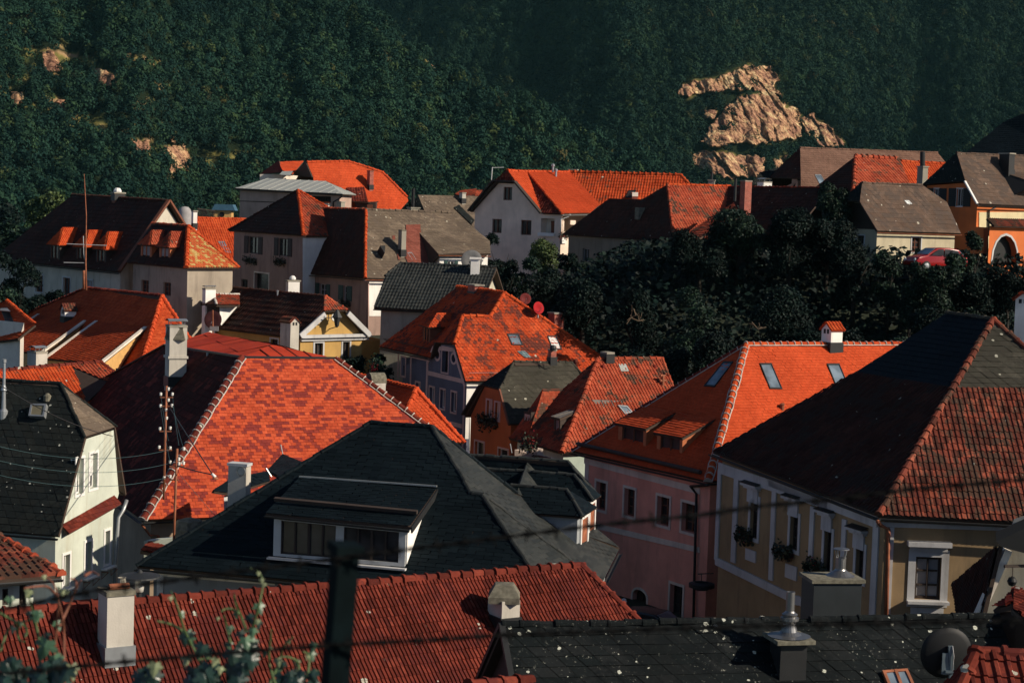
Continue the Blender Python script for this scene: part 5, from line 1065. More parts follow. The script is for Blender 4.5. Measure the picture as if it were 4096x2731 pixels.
MB().lathe(c, [(0, -.1 * R), (.5 * R, -.08 * R), (R, .05 * R), (R * 1.02, .04 * R), (.5 * R, -.12 * R), (0, -.14 * R)], 24, ax).build('reflector', mat_plain('dish_dark', (.05, .015, .016), .5), s, True); MB().tube([P(cE(1820, 500), 123.5), P(cE(1820, 300), 123.5)], .05, 6).build('mast', M_RUST, s); MB().box(P(cE(1832, 458), 123.6), .55, .3, .3).bar(c, c + ax * R - ZU * .3, .03).build('bracket', M_ZINC, s)

# ================================================================== dark ribbed grey roof
H = House('anthracite_roof_house', 'house with a dark grey rippled tile roof and pale wall, above the blue-grey house', cB(1272, 1348), 128, 12)
E0 = H.k; u = -H.L; E1 = V(cB(2160, 1392), E0, u); A0 = V(cB(1500, 970), E0 + H.R * 5, u); A1 = V(cB(2322, 1017), A0, u); A1.z = A0.z; pl = (E0, E1, A0)
ro = roof(H.o, [[E0, E1, PLN(cB(2322, 1017), *pl), A0, PLN(cB(1370, 1080), *pl)]], T_GREY, 'pan', scale=1.2); ridge(ro, [A0, A1], T_GREY, .12, .4); ridge(ro, [PLN(cB(1370, 1080), *pl), A0], T_GREY, .12, .4); roof(H.o, [[A0, A1, E1 + H.R * 10, E0 + H.R * 10]], T_GREY, 'far')
ob, w = walls(H.o, [E0, E1, E1 + H.R * 10, E0 + H.R * 10], 9, mat_wall('pale_green_wall', (.50, .48, .38), .3), .4, None, {1: [A1 - ZU * .15], 3: [A0 - ZU * .15]}); gutter(H.o, E0, E1, -H.R)
# ================================================================== rose grey house with shutters and its pyramid roof
SH = dict(depth=.18, frame=M_DKWOOD, bars=(2, 1), shutter=M_SHUT)
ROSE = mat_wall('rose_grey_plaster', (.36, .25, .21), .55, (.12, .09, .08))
H = House('rose_shutter_house', 'rose-grey house with steep brown pyramid roof, shuttered windows and flower boxes', cB(672, 729), 148, 60)
K = H.k; FL = H.l(cB(32, 682)); FL.z = K.z; KR = K + H.R * 6.5; A = V(cB(625, 345), (K + KR) / 2, H.L)
ro = roof(H.o, [[FL, K, A]], T_BROWN, 'plain', scale=1.8); ro2 = roof(H.o, [[K, KR, A]], T_REDBR, 'pan', scale=1.3); roof(H.o, [[KR, KR + FL - K, A], [KR + FL - K, FL, A]], T_BROWN, 'far'); ridge(ro2, [K, A], T_ORANGE, .14, .4); ridge(ro2, [KR, A], T_ORANGE, .13, .4); ridge(ro, [FL, A], T_BROWN, .12, .4)
ob, w = walls(H.o, rect4(K, FL, KR), 11, ROSE, .35, {0: [win(cB, 203, 742, 285, 886, sides=(-1, 1), **SH), win(cB, 458, 757, 538, 905, **SH), win(cB, 252, 1055, 374, 1215, depth=.3, frame=M_DKWOOD, trim=M_TRIM, tw=.12, bars=(1, 1)), win(cB, 137, 1105, 193, 1205, depth=.2, frame=M_DKWOOD), win(cB, 520, 1115, 640, 1230, depth=.1, frame=M_SHUTG)]})
side = wplane(w, 1); MB().prism([V(cB(x, y), side[0], side[1]) + side[2] * .01 for x, y in ((664, 752), (900, 752), (900, 1300), (664, 1300))], side[2] * .02).build('side_wall', M_WHITE, H.o)  # whiter sheet over the rose plaster, this side's sunlight put into colour
a0, d0, o0 = wplane(w, 0)
flowers(V(cB(225, 945), a0, d0), d0, o0, 190, 2.4, 'dark flower box under the first shuttered window of the rose-grey house', red=.02); flowers(V(cB(483, 955), a0, d0), d0, o0, 160, 2.0, 'dark flower box under the second shuttered window of the rose-grey house', red=.02)
cw = P(cB(575, 1400), 140); chimney(H.o, cB(575, 1330), 138., 74 / Z238 * .75, Y(cB, 1112), -H.L, M_WHITE, 'slab', depth=.9, lead=False); MB().lathe(P(cB(578, 1108), 138), [(.24, 0), (.24, .14), (.12, .28), (0, .3)], 10).build('chimney_pot', M_WHITEP, H.o)
# its long neighbour with the sunlit lichen roof
H = House('lichen_roof_house', 'long house with a sunlit brown lichen roof patched in red, dark left slope', cB(1197, 1096), 140, 60)
K = H.k; FL = H.l(cB(630, 1052)); A = H.r(cB(1205, 510), 5.0); Al = V(cB(842, 500), A, H.L); KR = H.r(cB(2150, 1100)); KR.z = K.z; pl_f = (FL, K, A); pl_r = (K, KR, A); Ar = PLN(cB(1945, 536), *pl_r)
ro = roof(H.o, [[FL, K, A, PLN(cB(842, 500), *pl_f), PLN(cB(888, 738), *pl_f)]], T_BROWN, 'plain', scale=1.8); ro2 = roof(H.o, [[K, KR, Ar, A]], T_ETERB, 'slate'); ridge(ro2, [K, A], T_ORANGE, .13, .4); ridge(ro2, [A, Ar], T_ETERB, .11, .5); ridge(ro2, [A, Al], T_REDBR, .12, .4)
roof(H.o, [[A, Ar, Ar + H.L * 6 - ZU * 5, Al + H.R * 6 - ZU * 5, Al]], T_ETER, 'far')
nr = _newell([K, KR, A])
for q in (((1545, 645), (1668, 640), (1672, 690), (1745, 978), (1560, 965), (1520, 880), (1540, 780)), ((1430, 735), (1452, 735), (1455, 770), (1432, 770)), ((1470, 890), (1500, 940), (1480, 945))): roof(ro2, [[PLN(cB(x, y), *pl_r) + nr * .04 for x, y in q]], mat_tile('tile_patch_red', [(0, (.17, .055, .04)), (1, (.23, .075, .055))]) if 'tile_patch_red' not in bpy.data.materials else bpy.data.materials['tile_patch_red'], 'slate', 'tile_patch', .02)
ob, w = walls(H.o, [FL, K, KR, KR + FL - K], 10, ROSE, .4, {0: [win(cB, 808, 1145, 868, 1245, depth=.18, frame=M_TRIMG, bars=(2, 2), shutter=M_SHUTG, sw=.7), win(cB, 1012, 1162, 1046, 1285, depth=.18, frame=M_TRIMG, bars=(1, 2), shutter=M_SHUTG, sw=.85)]})
side = wplane(w, 1); MB().prism([V(cB(x, y), side[0], side[1]) + side[2] * .01 for x, y in ((1232, 1115), (1420, 1115), (1420, 1420), (1232, 1420))], side[2] * .02).build('side_wall', M_WHITE, H.o)  # white overlay brightens the sunlit side of the rose wall by colour
a0, d0, o0 = wplane(w, 0); flowers(V(cB(1040, 1315), a0, d0), d0, o0, 150, 1.6, 'flower box below the narrow green shuttered window', red=.08)
gutter(H.o, FL, K, -H.R); gutter(H.o, K, KR, -H.L, mat=M_RUST); pipe(H.o, [K - ZU * .2, V(cB(1222, 1130), side[0], side[1]) + side[2] * .1, V(cB(1218, 1560), side[0], side[1]) + side[2] * .1], .06, M_PINKTRIM)
chim(H, cB(1512, 885), pl_r, 33, 37, Y(cB, 682), M_CONC, 'slab', a=60, capmat=M_STONE, capscale=1.04); skylight(H.o, [cB(1556, 880), cB(1594, 879), cB(1640, 950), cB(1602, 951)], pl_r, M_ZINC)
p4 = [PLN(cB(x, y), *pl_r) for x, y in ((1300, 872), (1345, 870), (1340, 935))]; MB().prism(p4, nr * .7).build('roof_hatch', M_GUT, H.o)
E0 = PLN(cB(1830, 887), *pl_r) - H.R * 0 - H.L * 1.9; E0 = V(cB(1828, 888), E0, H.R); E1 = V(cB(2270, 877), E0, H.R); E1.z = E0.z; W0 = PLN(cB(1650, 690), *pl_r); W1 = PLN(cB(1945, 537), *pl_r); W2_ = PLN(cB(2268, 765), E0, E1, W1)
rw = roof(H.o, [[W0, E0, E1, W2_, PLN(cB(1945, 536), E0, E1, W0)]], T_ETERB, 'slate'); tri = [W0 - nr * .05, E0 - ZU * .15, PLN(cB(1755, 982), *pl_r)]; MB().prism(tri, H.R * .15).build('gable_end', M_DKWOOD, rw)
wc = [E0 + H.R * .3 + H.L * .4, E1 + H.L * .4]; bk = H.L * 5; SG = dict(depth=.15, frame=M_WHITEP, bars=(2, 1), shutter=M_SHUTG)
walls(H.o, [wc[0] + bk, wc[0], wc[1], wc[1] + bk], 5, M_WHITE, 0, {1: [win(cB, 1903, 950, 1962, 1030, **SG), win(cB, 2098, 952, 2152, 1030, **SG)]}, dz=-.05, name='wall'); gutter(H.o, E0, E1, -H.L, mat=M_RUST)
gl = empty('glass_dome_chimney', P(cB(2140, 1010), 132), 'white chimney with a pale dish above the dark ribbed roof', 'chimney'); c = P(cB(2140, 1000), 131); MB().box(c, .62, .62, 1.1).box(c + ZU * .6, .8, .8, .12).build('chimney_stack', M_WHITE, gl)
s = empty('satellite_dish', P(cB(2110, 1000), 132), 'pale grey satellite dish behind the white chimney on the dark ribbed roof', 'satellite dish'); c2 = P(cB(2110, 945), 132); MB().lathe(c2, [(0, -.08), (.4, -.05), (.74, .05), (.75, .04), (.4, -.09), (0, -.1)], 22, Vector((.1, -1, .2))).build('reflector', mat_plain('dish_grey', (.15, .15, .15), .7, .1), s, True); MB().bar(c2, c2 - ZU * 1.2, .06).build('mast', M_ZINC, s)

# ================================================================== brown farmhouse far left
H = House('brown_farmhouse', 'big farmhouse with a dark brown roof, three red topped dormers and a sunlit gable', cA(1020, 1042), 135, 52, a2=34)
K = H.k; R1 = V(cA(1445, 438), K, H.R); KR = K + H.R * 2 * flat(R1 - K).length; FL = H.l(cA(-70, 955)); FL.z = K.z; R0 = V(cA(622, 387), R1, H.L); pl_f = (FL, K, R1); R0 = PLN(cA(622, 387), *pl_f)
ro = roof(H.o, [[FL, K, R1, R0]], T_BROWN, 'plain', scale=2); roof(H.o, [[KR, R1, R0, KR + FL - K]], T_BROWN, 'far'); roof(H.o, [[FL, R0, KR + FL - K]], T_BROWN, 'far'); ridge(ro, [R0, R1], T_BROWN, .13, .45); MB().bar(K + ZU * .08, R1 + ZU * .08, .3, .14).bar(R1 + ZU * .08, KR + ZU * .08, .3, .14).build('verge_board', M_WOOD, ro)
W = dict(trim=M_TRIMG, tw=.11, depth=.2, frame=M_WOOD)
ob, w = walls(H.o, rect4(K, FL, KR), 9, mat_wall('white_lime_wall', (.50, .46, .38), .35), .35, {0: [win(cA, 304, 1070, 368, 1214, **W), win(cA, 540, 1092, 600, 1240, **W), win(cA, 737, 1115, 794, 1190, blind=.9, blindmat=M_CURT, **W)]}, {1: [R1 - ZU * .3]}, dz=.1)
gutter(H.o, FL, K, -H.R)
for ft, fl, fr, hp, bk in (((478, 938), (430, 778), (512, 783), (540, 664), (676, 672)), ((702, 942), (655, 797), (738, 802), (757, 684), (890, 690)), ((872, 965), (824, 814), (908, 820), (930, 699), (1066, 706))):
    gdormer(H, pl_f, cA(*ft), cA(*fl), cA(*fr), cA(*hp), cA(*bk), T_ORANGE, M_DKWOOD, M_WOOD, 'pan', ov=.25)
chimney(H.o, cA(1010, 412), (R0, R1, R0 + ZU), 62 / Z238, Y(cA, 362), -H.L, M_WOOD, 'slab', depth=.8, capscale=1.25); MB().lathe(P(cA(1005, 360), 140), [(.3, 0), (.3, .1), (.2, .28), (0, .32)], 8).build('chimney_pot', M_WHITEP, H.o)
# small neighbour with the speckled hip
H = House('speckled_hip_house', 'small house whose sunlit hip is speckled yellow and red, two orange framed dormers', cA(1590, 1006), 128, 52, a2=42)
K = H.k; FL = H.l(cA(1085, 975)); KR = H.r(cA(2045, 1000)); KR.z = FL.z = K.z; A = V(cA(1610, 652), (K + KR) / 2, H.L); RL = V(cA(1306, 632), A, H.L); pl_f = (FL, K, A); RL = PLN(cA(1306, 632), *pl_f)
ro = roof(H.o, [[FL, K, A, RL]], T_BROWN, 'plain', scale=1.6); ro2 = roof(H.o, [[K, KR, A]], mat_tile('tile_speckled', [(0, (.46, .09, .035)), (.55, (.48, .13, .045)), (.7, (.46, .26, .08)), (1, (.50, .38, .15))], big=.2), 'scale', scale=1.); roof(H.o, [[KR, A, RL, KR + FL - K], [KR + FL - K, RL, FL]], T_BROWN, 'far')
ridge(ro2, [K, A], T_ORANGE, .16, .4); ridge(ro2, [A, KR], T_ORANGE, .15, .4); ridge(ro, [RL, A], T_REDBR, .13, .4)
W = dict(depth=.2, frame=M_WOOD, bars=(2, 3))
ob, w = walls(H.o, rect4(K, FL, KR), 9, mat_wall('grey_beige_wall', (.34, .29, .23), .5), .35, {0: [win(cA, 1207, 1112, 1272, 1232, **W), win(cA, 1396, 1132, 1462, 1246, **W)]})
for ft, fl, fr, hp, bk in (((1256, 915), (1206, 786), (1297, 790), (1302, 687), (1415, 691)), ((1412, 926), (1364, 802), (1456, 806), (1463, 698), (1571, 703))):
    gdormer(H, pl_f, cA(*ft), cA(*fl), cA(*fr), cA(*hp), cA(*bk), T_REDBR, M_ORWOOD, M_ORWOOD, 'pan', ov=.22, framed=M_CURT)
# orange roof behind it with white chimney
H = House('orange_back_house', 'plain orange roof between the speckled hip and the rose-grey house, white chimney', cA(1540, 577), 168, 60)
A0 = H.k; A1 = V(cA(2130, 588), A0, H.R); A1.z = A0.z; dn = -H.L * 5 - ZU * 4.6; pl = (A0, A1, A0 + dn); ro = roof(H.o, [[A0, A1, A1 + dn, A0 + dn]], T_ORANGE, 'pan', scale=1.1); ridge(ro, [A0, A1], T_ORANGE, .13, .4); roof(H.o, [[A0, A1, A1 - dn + ZU * 2 * dn.z, A0 - dn + ZU * 2 * dn.z]], T_DKRED, 'far')
walls(H.o, [A0 + dn, A1 + dn, A1 - dn + ZU * 2 * dn.z, A0 - dn + ZU * 2 * dn.z], 5, M_TRIM, .3); chim(H, cA(1655, 655), pl, 38, 30, Y(cA, 517), M_WHITE, 'slab', a=60, capscale=1.25); skylight(H.o, [cA(1862, 786), cA(1916, 785), cA(1976, 882), cA(1934, 882)], pl, M_ZINC)
# garden shed, fence, tank on the terrace behind
t = empty('garden_shed', P(cA(1915, 585), 175), 'tiny yellow garden shed with blue roof on the terrace behind the orange roof', 'shed'); c = P(cA(1912, 562), 175); MB().box(c, 1.65, 1.4, 1.25).build('wall', M_YLWOOD, t)
MB().prism([c + Vector((x, -.9, z)) for x, z in ((-1.0, .5), (1.2, .5), (.95, 1.05), (-.7, 1.05))], Vector((0, 1.8, 0))).build('roof', mat_plain('blue_sheet', (.05, .12, .18), .5), t); MB().lathe(c + Vector((-.05, -.72, .1)), [(0, 0), (.24, 0), (.24, .04)], 16, Vector((0, -1, 0))).build('window', M_BLACK, t)
t = empty('terrace_fence', P(cA(1740, 560), 170), 'thin dark railing fence left of the tiny garden shed', 'fence'); mb = MB(); a = P(cA(1690, 500), 170); b = P(cA(1835, 520), 172); mb.bar(a, b, .05).bar(a - ZU * .9, b - ZU * .9, .05)
for i in range(24): p = a.lerp(b, i / 23); mb.bar(p, p - ZU * 1.2, .03)
mb.build('railing', M_DKWOOD, t)
t = empty('round_tank', P(cA(1580, 560), 165), 'pale round tank beside the white chimney, behind the farmhouse gable', 'tank'); MB().lathe(P(cA(1580, 580), 165), [(0, 1.0), (.3, .95), (.5, .75), (.58, .45), (.58, -.6)], 16).build('tank_body', M_CURT, t, True)

# ================================================================== metal roofed house and big orange roof behind
H = House('zinc_roof_house', 'plain rose house with low pale zinc roof and a shaded balcony', cB(1006, 376), 183, 36, a2=6)
K = H.k; FL = H.l(cB(88, 327)); KR = K + H.R * 7; T0 = V(cB(362, 243), FL + H.R * 4.5, H.L); T1 = V(cB(862, 268), T0, H.L); pl_f = (FL, K, T0); T1 = PLN(cB(862, 268), *pl_f)
ro = roof(H.o, [[FL, K, T1, T0]], T_METAL, 'seam', scale=1.9); roof(H.o, [[K, KR, T1], [FL + H.R * 7, FL, T0], [KR, FL + H.R * 7, T0, T1]], T_METAL, 'seam', scale=1.9)
ob, w = walls(H.o, rect4(K, FL, KR), 9, mat_wall('rose_wall', (.44, .31, .25), .2), .5, {0: [win(cB, 690, 395, 905, 470, depth=1.2, bars=(4, 1), frame=M_DKWOOD, glass=M_DKWOOD)]}); band(H.o, w, 0, (Y(cB, 433), Y(cB, 448)), (Y(cB, 440), Y(cB, 456)), M_DKWOOD, X(cB, 115), X(cB, 560), .03); gutter(H.o, FL, K, -H.R)
a0, d0, o0 = wplane(w, 0); MB().prism([V(cB(x, y), a0, d0) + o0 * .5 for x, y in ((800, 452), (912, 452), (912, 500), (800, 500))], o0 * -.5).build('balcony_parapet', M_TRIM, H.o); MB().bar(V(cB(795, 448), a0, d0) + o0 * .4, V(cB(915, 450), a0, d0) + o0 * .4, .3, .15).build('parapet_tiles', T_ORANGE, H.o)
pipe(H.o, [K - ZU * .2, V(cB(985, 420), a0, d0) + o0 * .2, V(cB(935, 445), a0, d0) + o0 * .15, V(cB(935, 520), a0, d0) + o0 * .15], .07); chimney(H.o, cB(990, 500), 176., 50 / Z238, Y(cB, 440), d0, M_CONC, 'slab', lead=False)
H = House('great_orange_house', 'great bright orange roof in front of the wooded hill, brick chimney and hipped dormer', cB(700, 105), 200, 60)
A0 = H.k; A1 = V(cB(1055, 98), A0, H.R); dn = -H.L * 6 - ZU * 7; pl = (A0, A1, A0 + dn); q = [PLN(cB(x, y), *pl) for x, y in ((1345, 190), (1556, 402), (1568, 437), (1500, 512), (1480, 640), (760, 640), (755, 235))]
ro = roof(H.o, [[A0, A1] + q], T_BRIGHT, 'plain', scale=1.8); ridge(ro, [A0, A1, q[0], q[1]], T_BRIGHT, .16, .5); roof(H.o, [[A0, q[6], V(cB(572, 215), A0 + dn * .4, H.L)]], T_DKRED, 'plain', scale=1.8)  # left hip in a darker copy of the tile, shade in the colour
ql = [V(cB(460, 92), A0 + H.R * -1, H.L), V(cB(672, 106), A0 + H.R * 3, H.L), P(cB(580, 200), 199), P(cB(488, 188), 200)]; ro3 = roof(H.o, [ql], T_BRIGHT, 'plain', scale=1.8); roof(H.o, [[ql[0], ql[3], P(cB(298, 208), 206)]], T_DKRED, 'plain', scale=1.8); roof(H.o, [[P(cB(x, y), d) for x, y, d in ((490, 183, 199.5), (582, 183, 199), (560, 218, 196), (465, 214, 197))]], T_METAL, 'sheet', 'roof', .05)
g = P(cB(300, 212), 205); MB().prism([P(cB(x, y), 203) for x, y in ((298, 208), (500, 208), (500, 330), (298, 330))], Vector((3, 8, 0))).build('wall', M_TRIM, H.o)
roof(H.o, [[A0, A1, q[0], q[1], q[1] + H.L * 9, A0 + H.L * 9 - ZU * 6]], T_DKRED, 'far'); walls(H.o, [q[4], q[5], q[5] + H.L * 10, q[4] + H.L * 10], 6, M_TRIM, .5)
chim(H, cB(1240, 322), pl, 28, 30, Y(cB, 175), M_BRICK, 'slab', a=60, capmat=M_WOOD, capscale=1.15)
nr = _newell([A0, A1, A0 + dn]); d0 = [PLN(cB(1038, 328), *pl) + nr * .05, PLN(cB(1182, 335), *pl) + nr * .3, P(cB(1226, 446), PLN(cB(1226, 446), *pl).y - 2.2), P(cB(1090, 440), PLN(cB(1090, 440), *pl).y - 1.6)]; d1 = P(cB(1314, 441), PLN(cB(1314, 441), *pl).y - 1.2); rd = roof(H.o, [d0], T_RED, 'pan', 'dormer_roof', .1, scale=1.4); roof(rd, [[d0[1], d1, d0[2]]], T_BRIGHT, 'plain'); dD = d0[2].y + .5; MB().prism([P(cB(x, y), dD) for x, y in ((1110, 446), (1290, 446), (1290, 520), (1120, 520))], Vector((0, 4, 0))).build('dormer', M_DKWOOD, H.o)
MB().prism([P(cB(x, y), dD - .1) for x, y in ((1215, 468), (1262, 468), (1262, 530), (1215, 530))], Vector((0, .1, 0))).build('dormer_window', M_WOOD, H.o)
H = House('distant_lichen_house', 'distant grey-brown roof with a pale chimney between the orange roof and white gable', cB(1650, 385), 186, 60)
A0 = H.k; A1 = V(cB(2200, 398), A0, H.R); dn = -H.L * 5 - ZU * 5; pl = (A0, A1, A0 + dn); ro = roof(H.o, [[A0, A1, A1 + dn, A0 + dn]], T_ETERB, 'slate', scale=1.4); roof(H.o, [[A0, A0 + dn, A0 - H.R * 3 - ZU * 5 - H.L * 1]], T_ETER, 'slate'); roof(H.o, [[A0, A1, A1 - dn + ZU * 2 * dn.z, A0 - dn + ZU * 2 * dn.z]], T_ETER, 'far'); walls(H.o, [A0 + dn, A1 + dn, A1 - dn + ZU * 2 * dn.z, A0 - dn + ZU * 2 * dn.z], 5, M_TRIM, .3)
chim(H, cB(2030, 440), pl, 28, 30, Y(cB, 362), M_PLCH, 'slab', a=60); chimney(H.o, cB(1610, 520), 182., 78 / Z238, Y(cB, 490), -H.L, M_CONC, 'slab', lead=False); MB().tube([P(cB(1606, 500), 182), P(cB(1612, 328), 182)], .16, 8).build('flue_pipe', M_BLACK, H.o)
w_ = PLN(cB(1960, 490), *pl) + _newell([A0, A1, A0 + dn]) * .1; roof(H.o, [[P(cB(1958, 488), 182.5), P(cB(2000, 470), 183.5), P(cB(2135, 600), 182), P(cB(2110, 640), 181)]], T_ETER, 'slate', 'dormer_roof')
H = House('distant_red_house', 'distant small red roof peeping over the lichen roof left of the white gable', cB(2010, 340), 196, 60)
q = [P(cB(x, y), d) for x, y, d in ((2012, 338, 196), (2150, 346, 198), (2130, 400, 193), (1962, 396, 194))]; roof(H.o, [q, [P(cB(2150, 346), 198), P(cB(2195, 352), 200), P(cB(2210, 400), 196), P(cB(2130, 400), 193)]], T_REDBR, 'pan'); walls(H.o, [q[3], q[2], q[2] + Vector((2, 6, 0)), q[3] + Vector((2, 6, 0))], 4, M_TRIM, .2)

# ================================================================== white gable house with orange roofs
H = House('white_gable_house', 'white gabled house with red framed windows, orange roof and a corner loggia', cC(786, 540), 165, 38)
K = H.k; Gl = H.l(cC(168, 488)); Gl.z = K.z; mid = (K + Gl) / 2; G1 = V(cC(490, 176), mid, H.R); KR = K + H.R * 14; pl_r = (K, KR, G1); j1 = PLN(cC(561, 270), *pl_r); j2 = V(cC(376, 262), j1, H.L); G2 = V(cC(1020, 191), G1, H.R); Wp = PLN(cC(662, 185), *pl_r)
K2 = H.l(cC(962, 537)); K2 = setz(K2, K.z); KW = V(cC(1195, 543), K2, H.R); pw = (K2, KW, Wp)
ro = roof(H.o, [[K, Wp, G1, j1]], T_BRIGHT, 'pan', scale=1.3); roof(H.o, [[j2, j1, G1]], T_RED, 'pan'); rw = roof(H.o, [[K2, KW, PLN(cC(1280, 470), *pw), PLN(cC(1020, 191), *pw), Wp]], T_BRIGHT, 'pan', scale=1.2); roof(H.o, [[K, K2, Wp]], T_RED, 'pan', scale=1.3)  # left-facing planes in darker red tiles, their shade put into the colour
mr = lambda p: p + H.L * (2 * (mid - p).dot(H.L)); roof(H.o, [[mr(K), j2, G1, G2, mr(KR)]], T_DKRED, 'far', thick=.2); ridge(ro, [G1, Wp], T_BRIGHT, .14, .45); ridge(rw, [Wp, PLN(cC(1015, 190), *pw)], T_BRIGHT, .14, .45); ridge(rw, [K2, Wp], T_BRIGHT, .12, .45)
W = dict(depth=.2, frame=M_WOOD, bars=(2, 1), fw=.08); WHG = mat_wall('white_render', (.82, .66, .54), .12)
ob, w = walls(H.o, [Gl, K2, K2 + H.R * 9, Gl + H.R * 9], 7, WHG, .35, {0: [win(cC, 457, 317, 531, 430, **W), win(cC, 360, 590, 442, 710, **W), win(cC, 605, 600, 695, 728, **W), win(cC, 776, 585, 893, 720, depth=.9, frame=M_WHITEP, bars=(1, 1), fw=.02, glass=M_TRIM)], 1: [win(cC, 948, 607, 976, 700, **W), win(cC, 1030, 602, 1075, 640, **W)]}, {0: [K - ZU * .15, j1 - ZU * .2, j2 - ZU * .2, mr(K) - ZU * .1]}, dz=-.1)
for a, b in ((j2, mr(K)), (j1, K), (j1, j2)): MB().bar(a - H.R * .1, b - H.R * .1, .14, .42, H.R).build('barge_board', M_DKWOOD, H.o)
a0, d0, o0 = wplane(w, 0); lg = MB(); p = V(cC(845, 720), a0, d0); MB().prism([V(cC(x, y), a0, d0) - o0 * .75 for x, y in ((826, 606), (872, 606), (872, 726), (826, 726))], o0 * .1).build('door', M_WOOD, H.o); l = V(cC(764, 722), a0, d0); r = V(cC(896, 724), a0, d0); MB().box((l + r) / 2 + o0 * .1, (r - l).length, .3, .3, d0, o0).build('sill', M_WHITEP, H.o)
gutter(H.o, K2, KW, -H.L, mat=M_ZINC); a1, d1, o1 = wplane(w, 1); pipe(H.o, [V(cC(998, 548), a1, d1) + o1 * .4, V(cC(990, 570), a1, d1) + o1 * .3, V(cC(940, 592), a1, d1) + o1 * .1, V(cC(938, 800), a1, d1) + o1 * .1], .06, M_ZINC); flowers(V(cC(968, 730), a1, d1), d1, o1, 120, 1.4, 'bright red geranium box beside the loggia of the white gable', red=1.3)
MB().prism([V(cC(x, y), a1, d1) + o1 * .05 for x, y in ((948, 745), (985, 745), (985, 800), (948, 800))], o1 * .1).build('white_panel', M_WHITEP, H.o)
t = empty('tv_aerial', P(cC(355, 260), 170), 'thin aerial mast left of the white gable ridge', 'aerial'); MB().tube([P(cC(352, 290), 170), P(cC(362, 148), 170)], .045, 5).tube([P(cC(362, 153), 170), P(cC(460, 150), 170)], .035, 5).build('mast', M_TRIMG, t)
for x, y0, y1 in ((880, 190, 155), (905, 232, 195)): MB().lathe(P(cC(x, y0), 172), [(.1, 0), (.1, .5), (.16, .55), (.16, .7), (0, .8)], 8).build('flue_pipe', M_ZINC, H.o)
H = House('ribbed_orange_house', 'long ribbed orange roof behind the white gable house, with one small skylight', cC(1015, 188), 180, 10)
A0 = H.k; u = -H.L; A1 = V(cC(1976, 217), A0, u); A1.z = A0.z; dn = -H.R * 6 - ZU * 4.8; pl = (A0, A1, A0 + dn); ro = roof(H.o, [[A0, A1, PLN(cC(2045, 292), *pl), PLN(cC(2250, 520), *pl), PLN(cC(1320, 520), *pl)]], T_ORANGE2, 'pan', scale=1.3); ridge(ro, [A0, A1], T_ORANGE, .16, .55, None, 1.5); ridge(ro, [A1, PLN(cC(2045, 292), *pl)], T_ORANGE, .14, .5)
roof(H.o, [[A0, A1, A1 + H.R * 6 - ZU * 4.8, A0 + H.R * 6 - ZU * 4.8], [A1, PLN(cC(2250, 520), *pl), A1 + H.R * 6 - ZU * 4.8]], T_DKRED, 'far'); skylight(H.o, [cC(1528, 352), cC(1592, 350), cC(1570, 412), cC(1500, 415)], pl, M_GUT, M_GLASS, .1); MB().prism([PLN(cC(x, y), *pl) for x, y in ((1555, 390), (1605, 390), (1605, 425), (1555, 425))], Vector((0, -.5, .3))).build('roof_hatch', M_TRIM, H.o)
walls(H.o, [A0 + dn, A1 + dn, A1 + H.R * 6 + ZU * dn.z, A0 + H.R * 6 + ZU * dn.z], 5, M_TRIM, .4); chimney(H.o, cC(1052, 190), 181., 90 / Z238 * .8, Y(cC, 165), u, M_WOOD, 'slab', lead=False); chimney(H.o, cC(2235, 320), 178., 55 / Z238, Y(cC, 255), u, M_CONC, 'slab', lead=False); MB().tube([P(cC(2238, 260), 178), P(cC(2240, 190), 178)], .1, 8).build('flue_pipe', M_GUT, H.o)

# ================================================================== brown hip house above the wooded bank
H = House('brown_hip_house', 'brown hip roof house above the dark bank, one wall of bare grey blocks', cC(1916, 780), 148, 58)
K = H.k; FL = H.l(cC(960, 712)); FL.z = K.z + .1; A = H.r(cC(1862, 297), 4.6); KR = H.r(cC(2620, 770)); KR.z = K.z; pl_f = (FL, K, A); pl_r = (K, KR, A); AR = PLN(cC(2395, 312), *pl_r)
ro = roof(H.o, [[FL, K, A, PLN(cC(1645, 424), *pl_f), PLN(cC(1362, 417), *pl_f)]], T_BROWN, 'plain', scale=1.8); ro2 = roof(H.o, [[K, KR, AR, A]], T_REDBR, 'pan', scale=1.4); ridge(ro2, [K, A], T_REDBR, .14, .45); ridge(ro2, [A, AR], T_ORANGE, .14, .45); roof(H.o, [[A, AR, AR + H.L * 5 - ZU * 4, PLN(cC(1362, 417), *pl_f) + H.R * 5 - ZU * 4]], T_BROWN, 'far')
GB = mat_wall('grey_brown_render', (.25, .21, .16), .4); W = dict(depth=.2, frame=M_CURT)
ob, w = walls(H.o, [FL, K, KR, KR + FL - K], 8, GB, .4, {0: [win(cC, 1133, 842, 1190, 950, **W), win(cC, 1352, 855, 1420, 975, **W), win(cC, 1675, 840, 1805, 970, blind=.99, depth=.15, frame=M_WHITEP, bars=(2, 1), fw=.10)]})
a0, d0, o0 = wplane(w, 0); bw = MB().prism([V(cC(x, y), a0, d0) + o0 * .01 for x, y in ((1480, 780), (1665, 795), (1665, 985), (1480, 985))], o0 * .03).build('bare_blockwork', M_BLOCK, H.o); box_uv(bw); MB().prism([V(cC(x, y), a0, d0) + o0 * .05 for x, y in ((1655, 815), (1808, 825), (1808, 838), (1655, 830))], o0 * .1).build('shutter_box', M_WHITEP, H.o)
vt = PLN(cC(1622, 570), *pl_f); MB().box(vt + ZU * .25, .55, .6, 1.0, d0, o0).build('roof_vent', M_STONE, H.o)
q = [P(cC(x, y), d) for x, y, d in ((1930, 778, 141), (2430, 455, 150), (2480, 560, 143), (2050, 800, 138))]; roof(H.o, [q], T_REDBR, 'far')
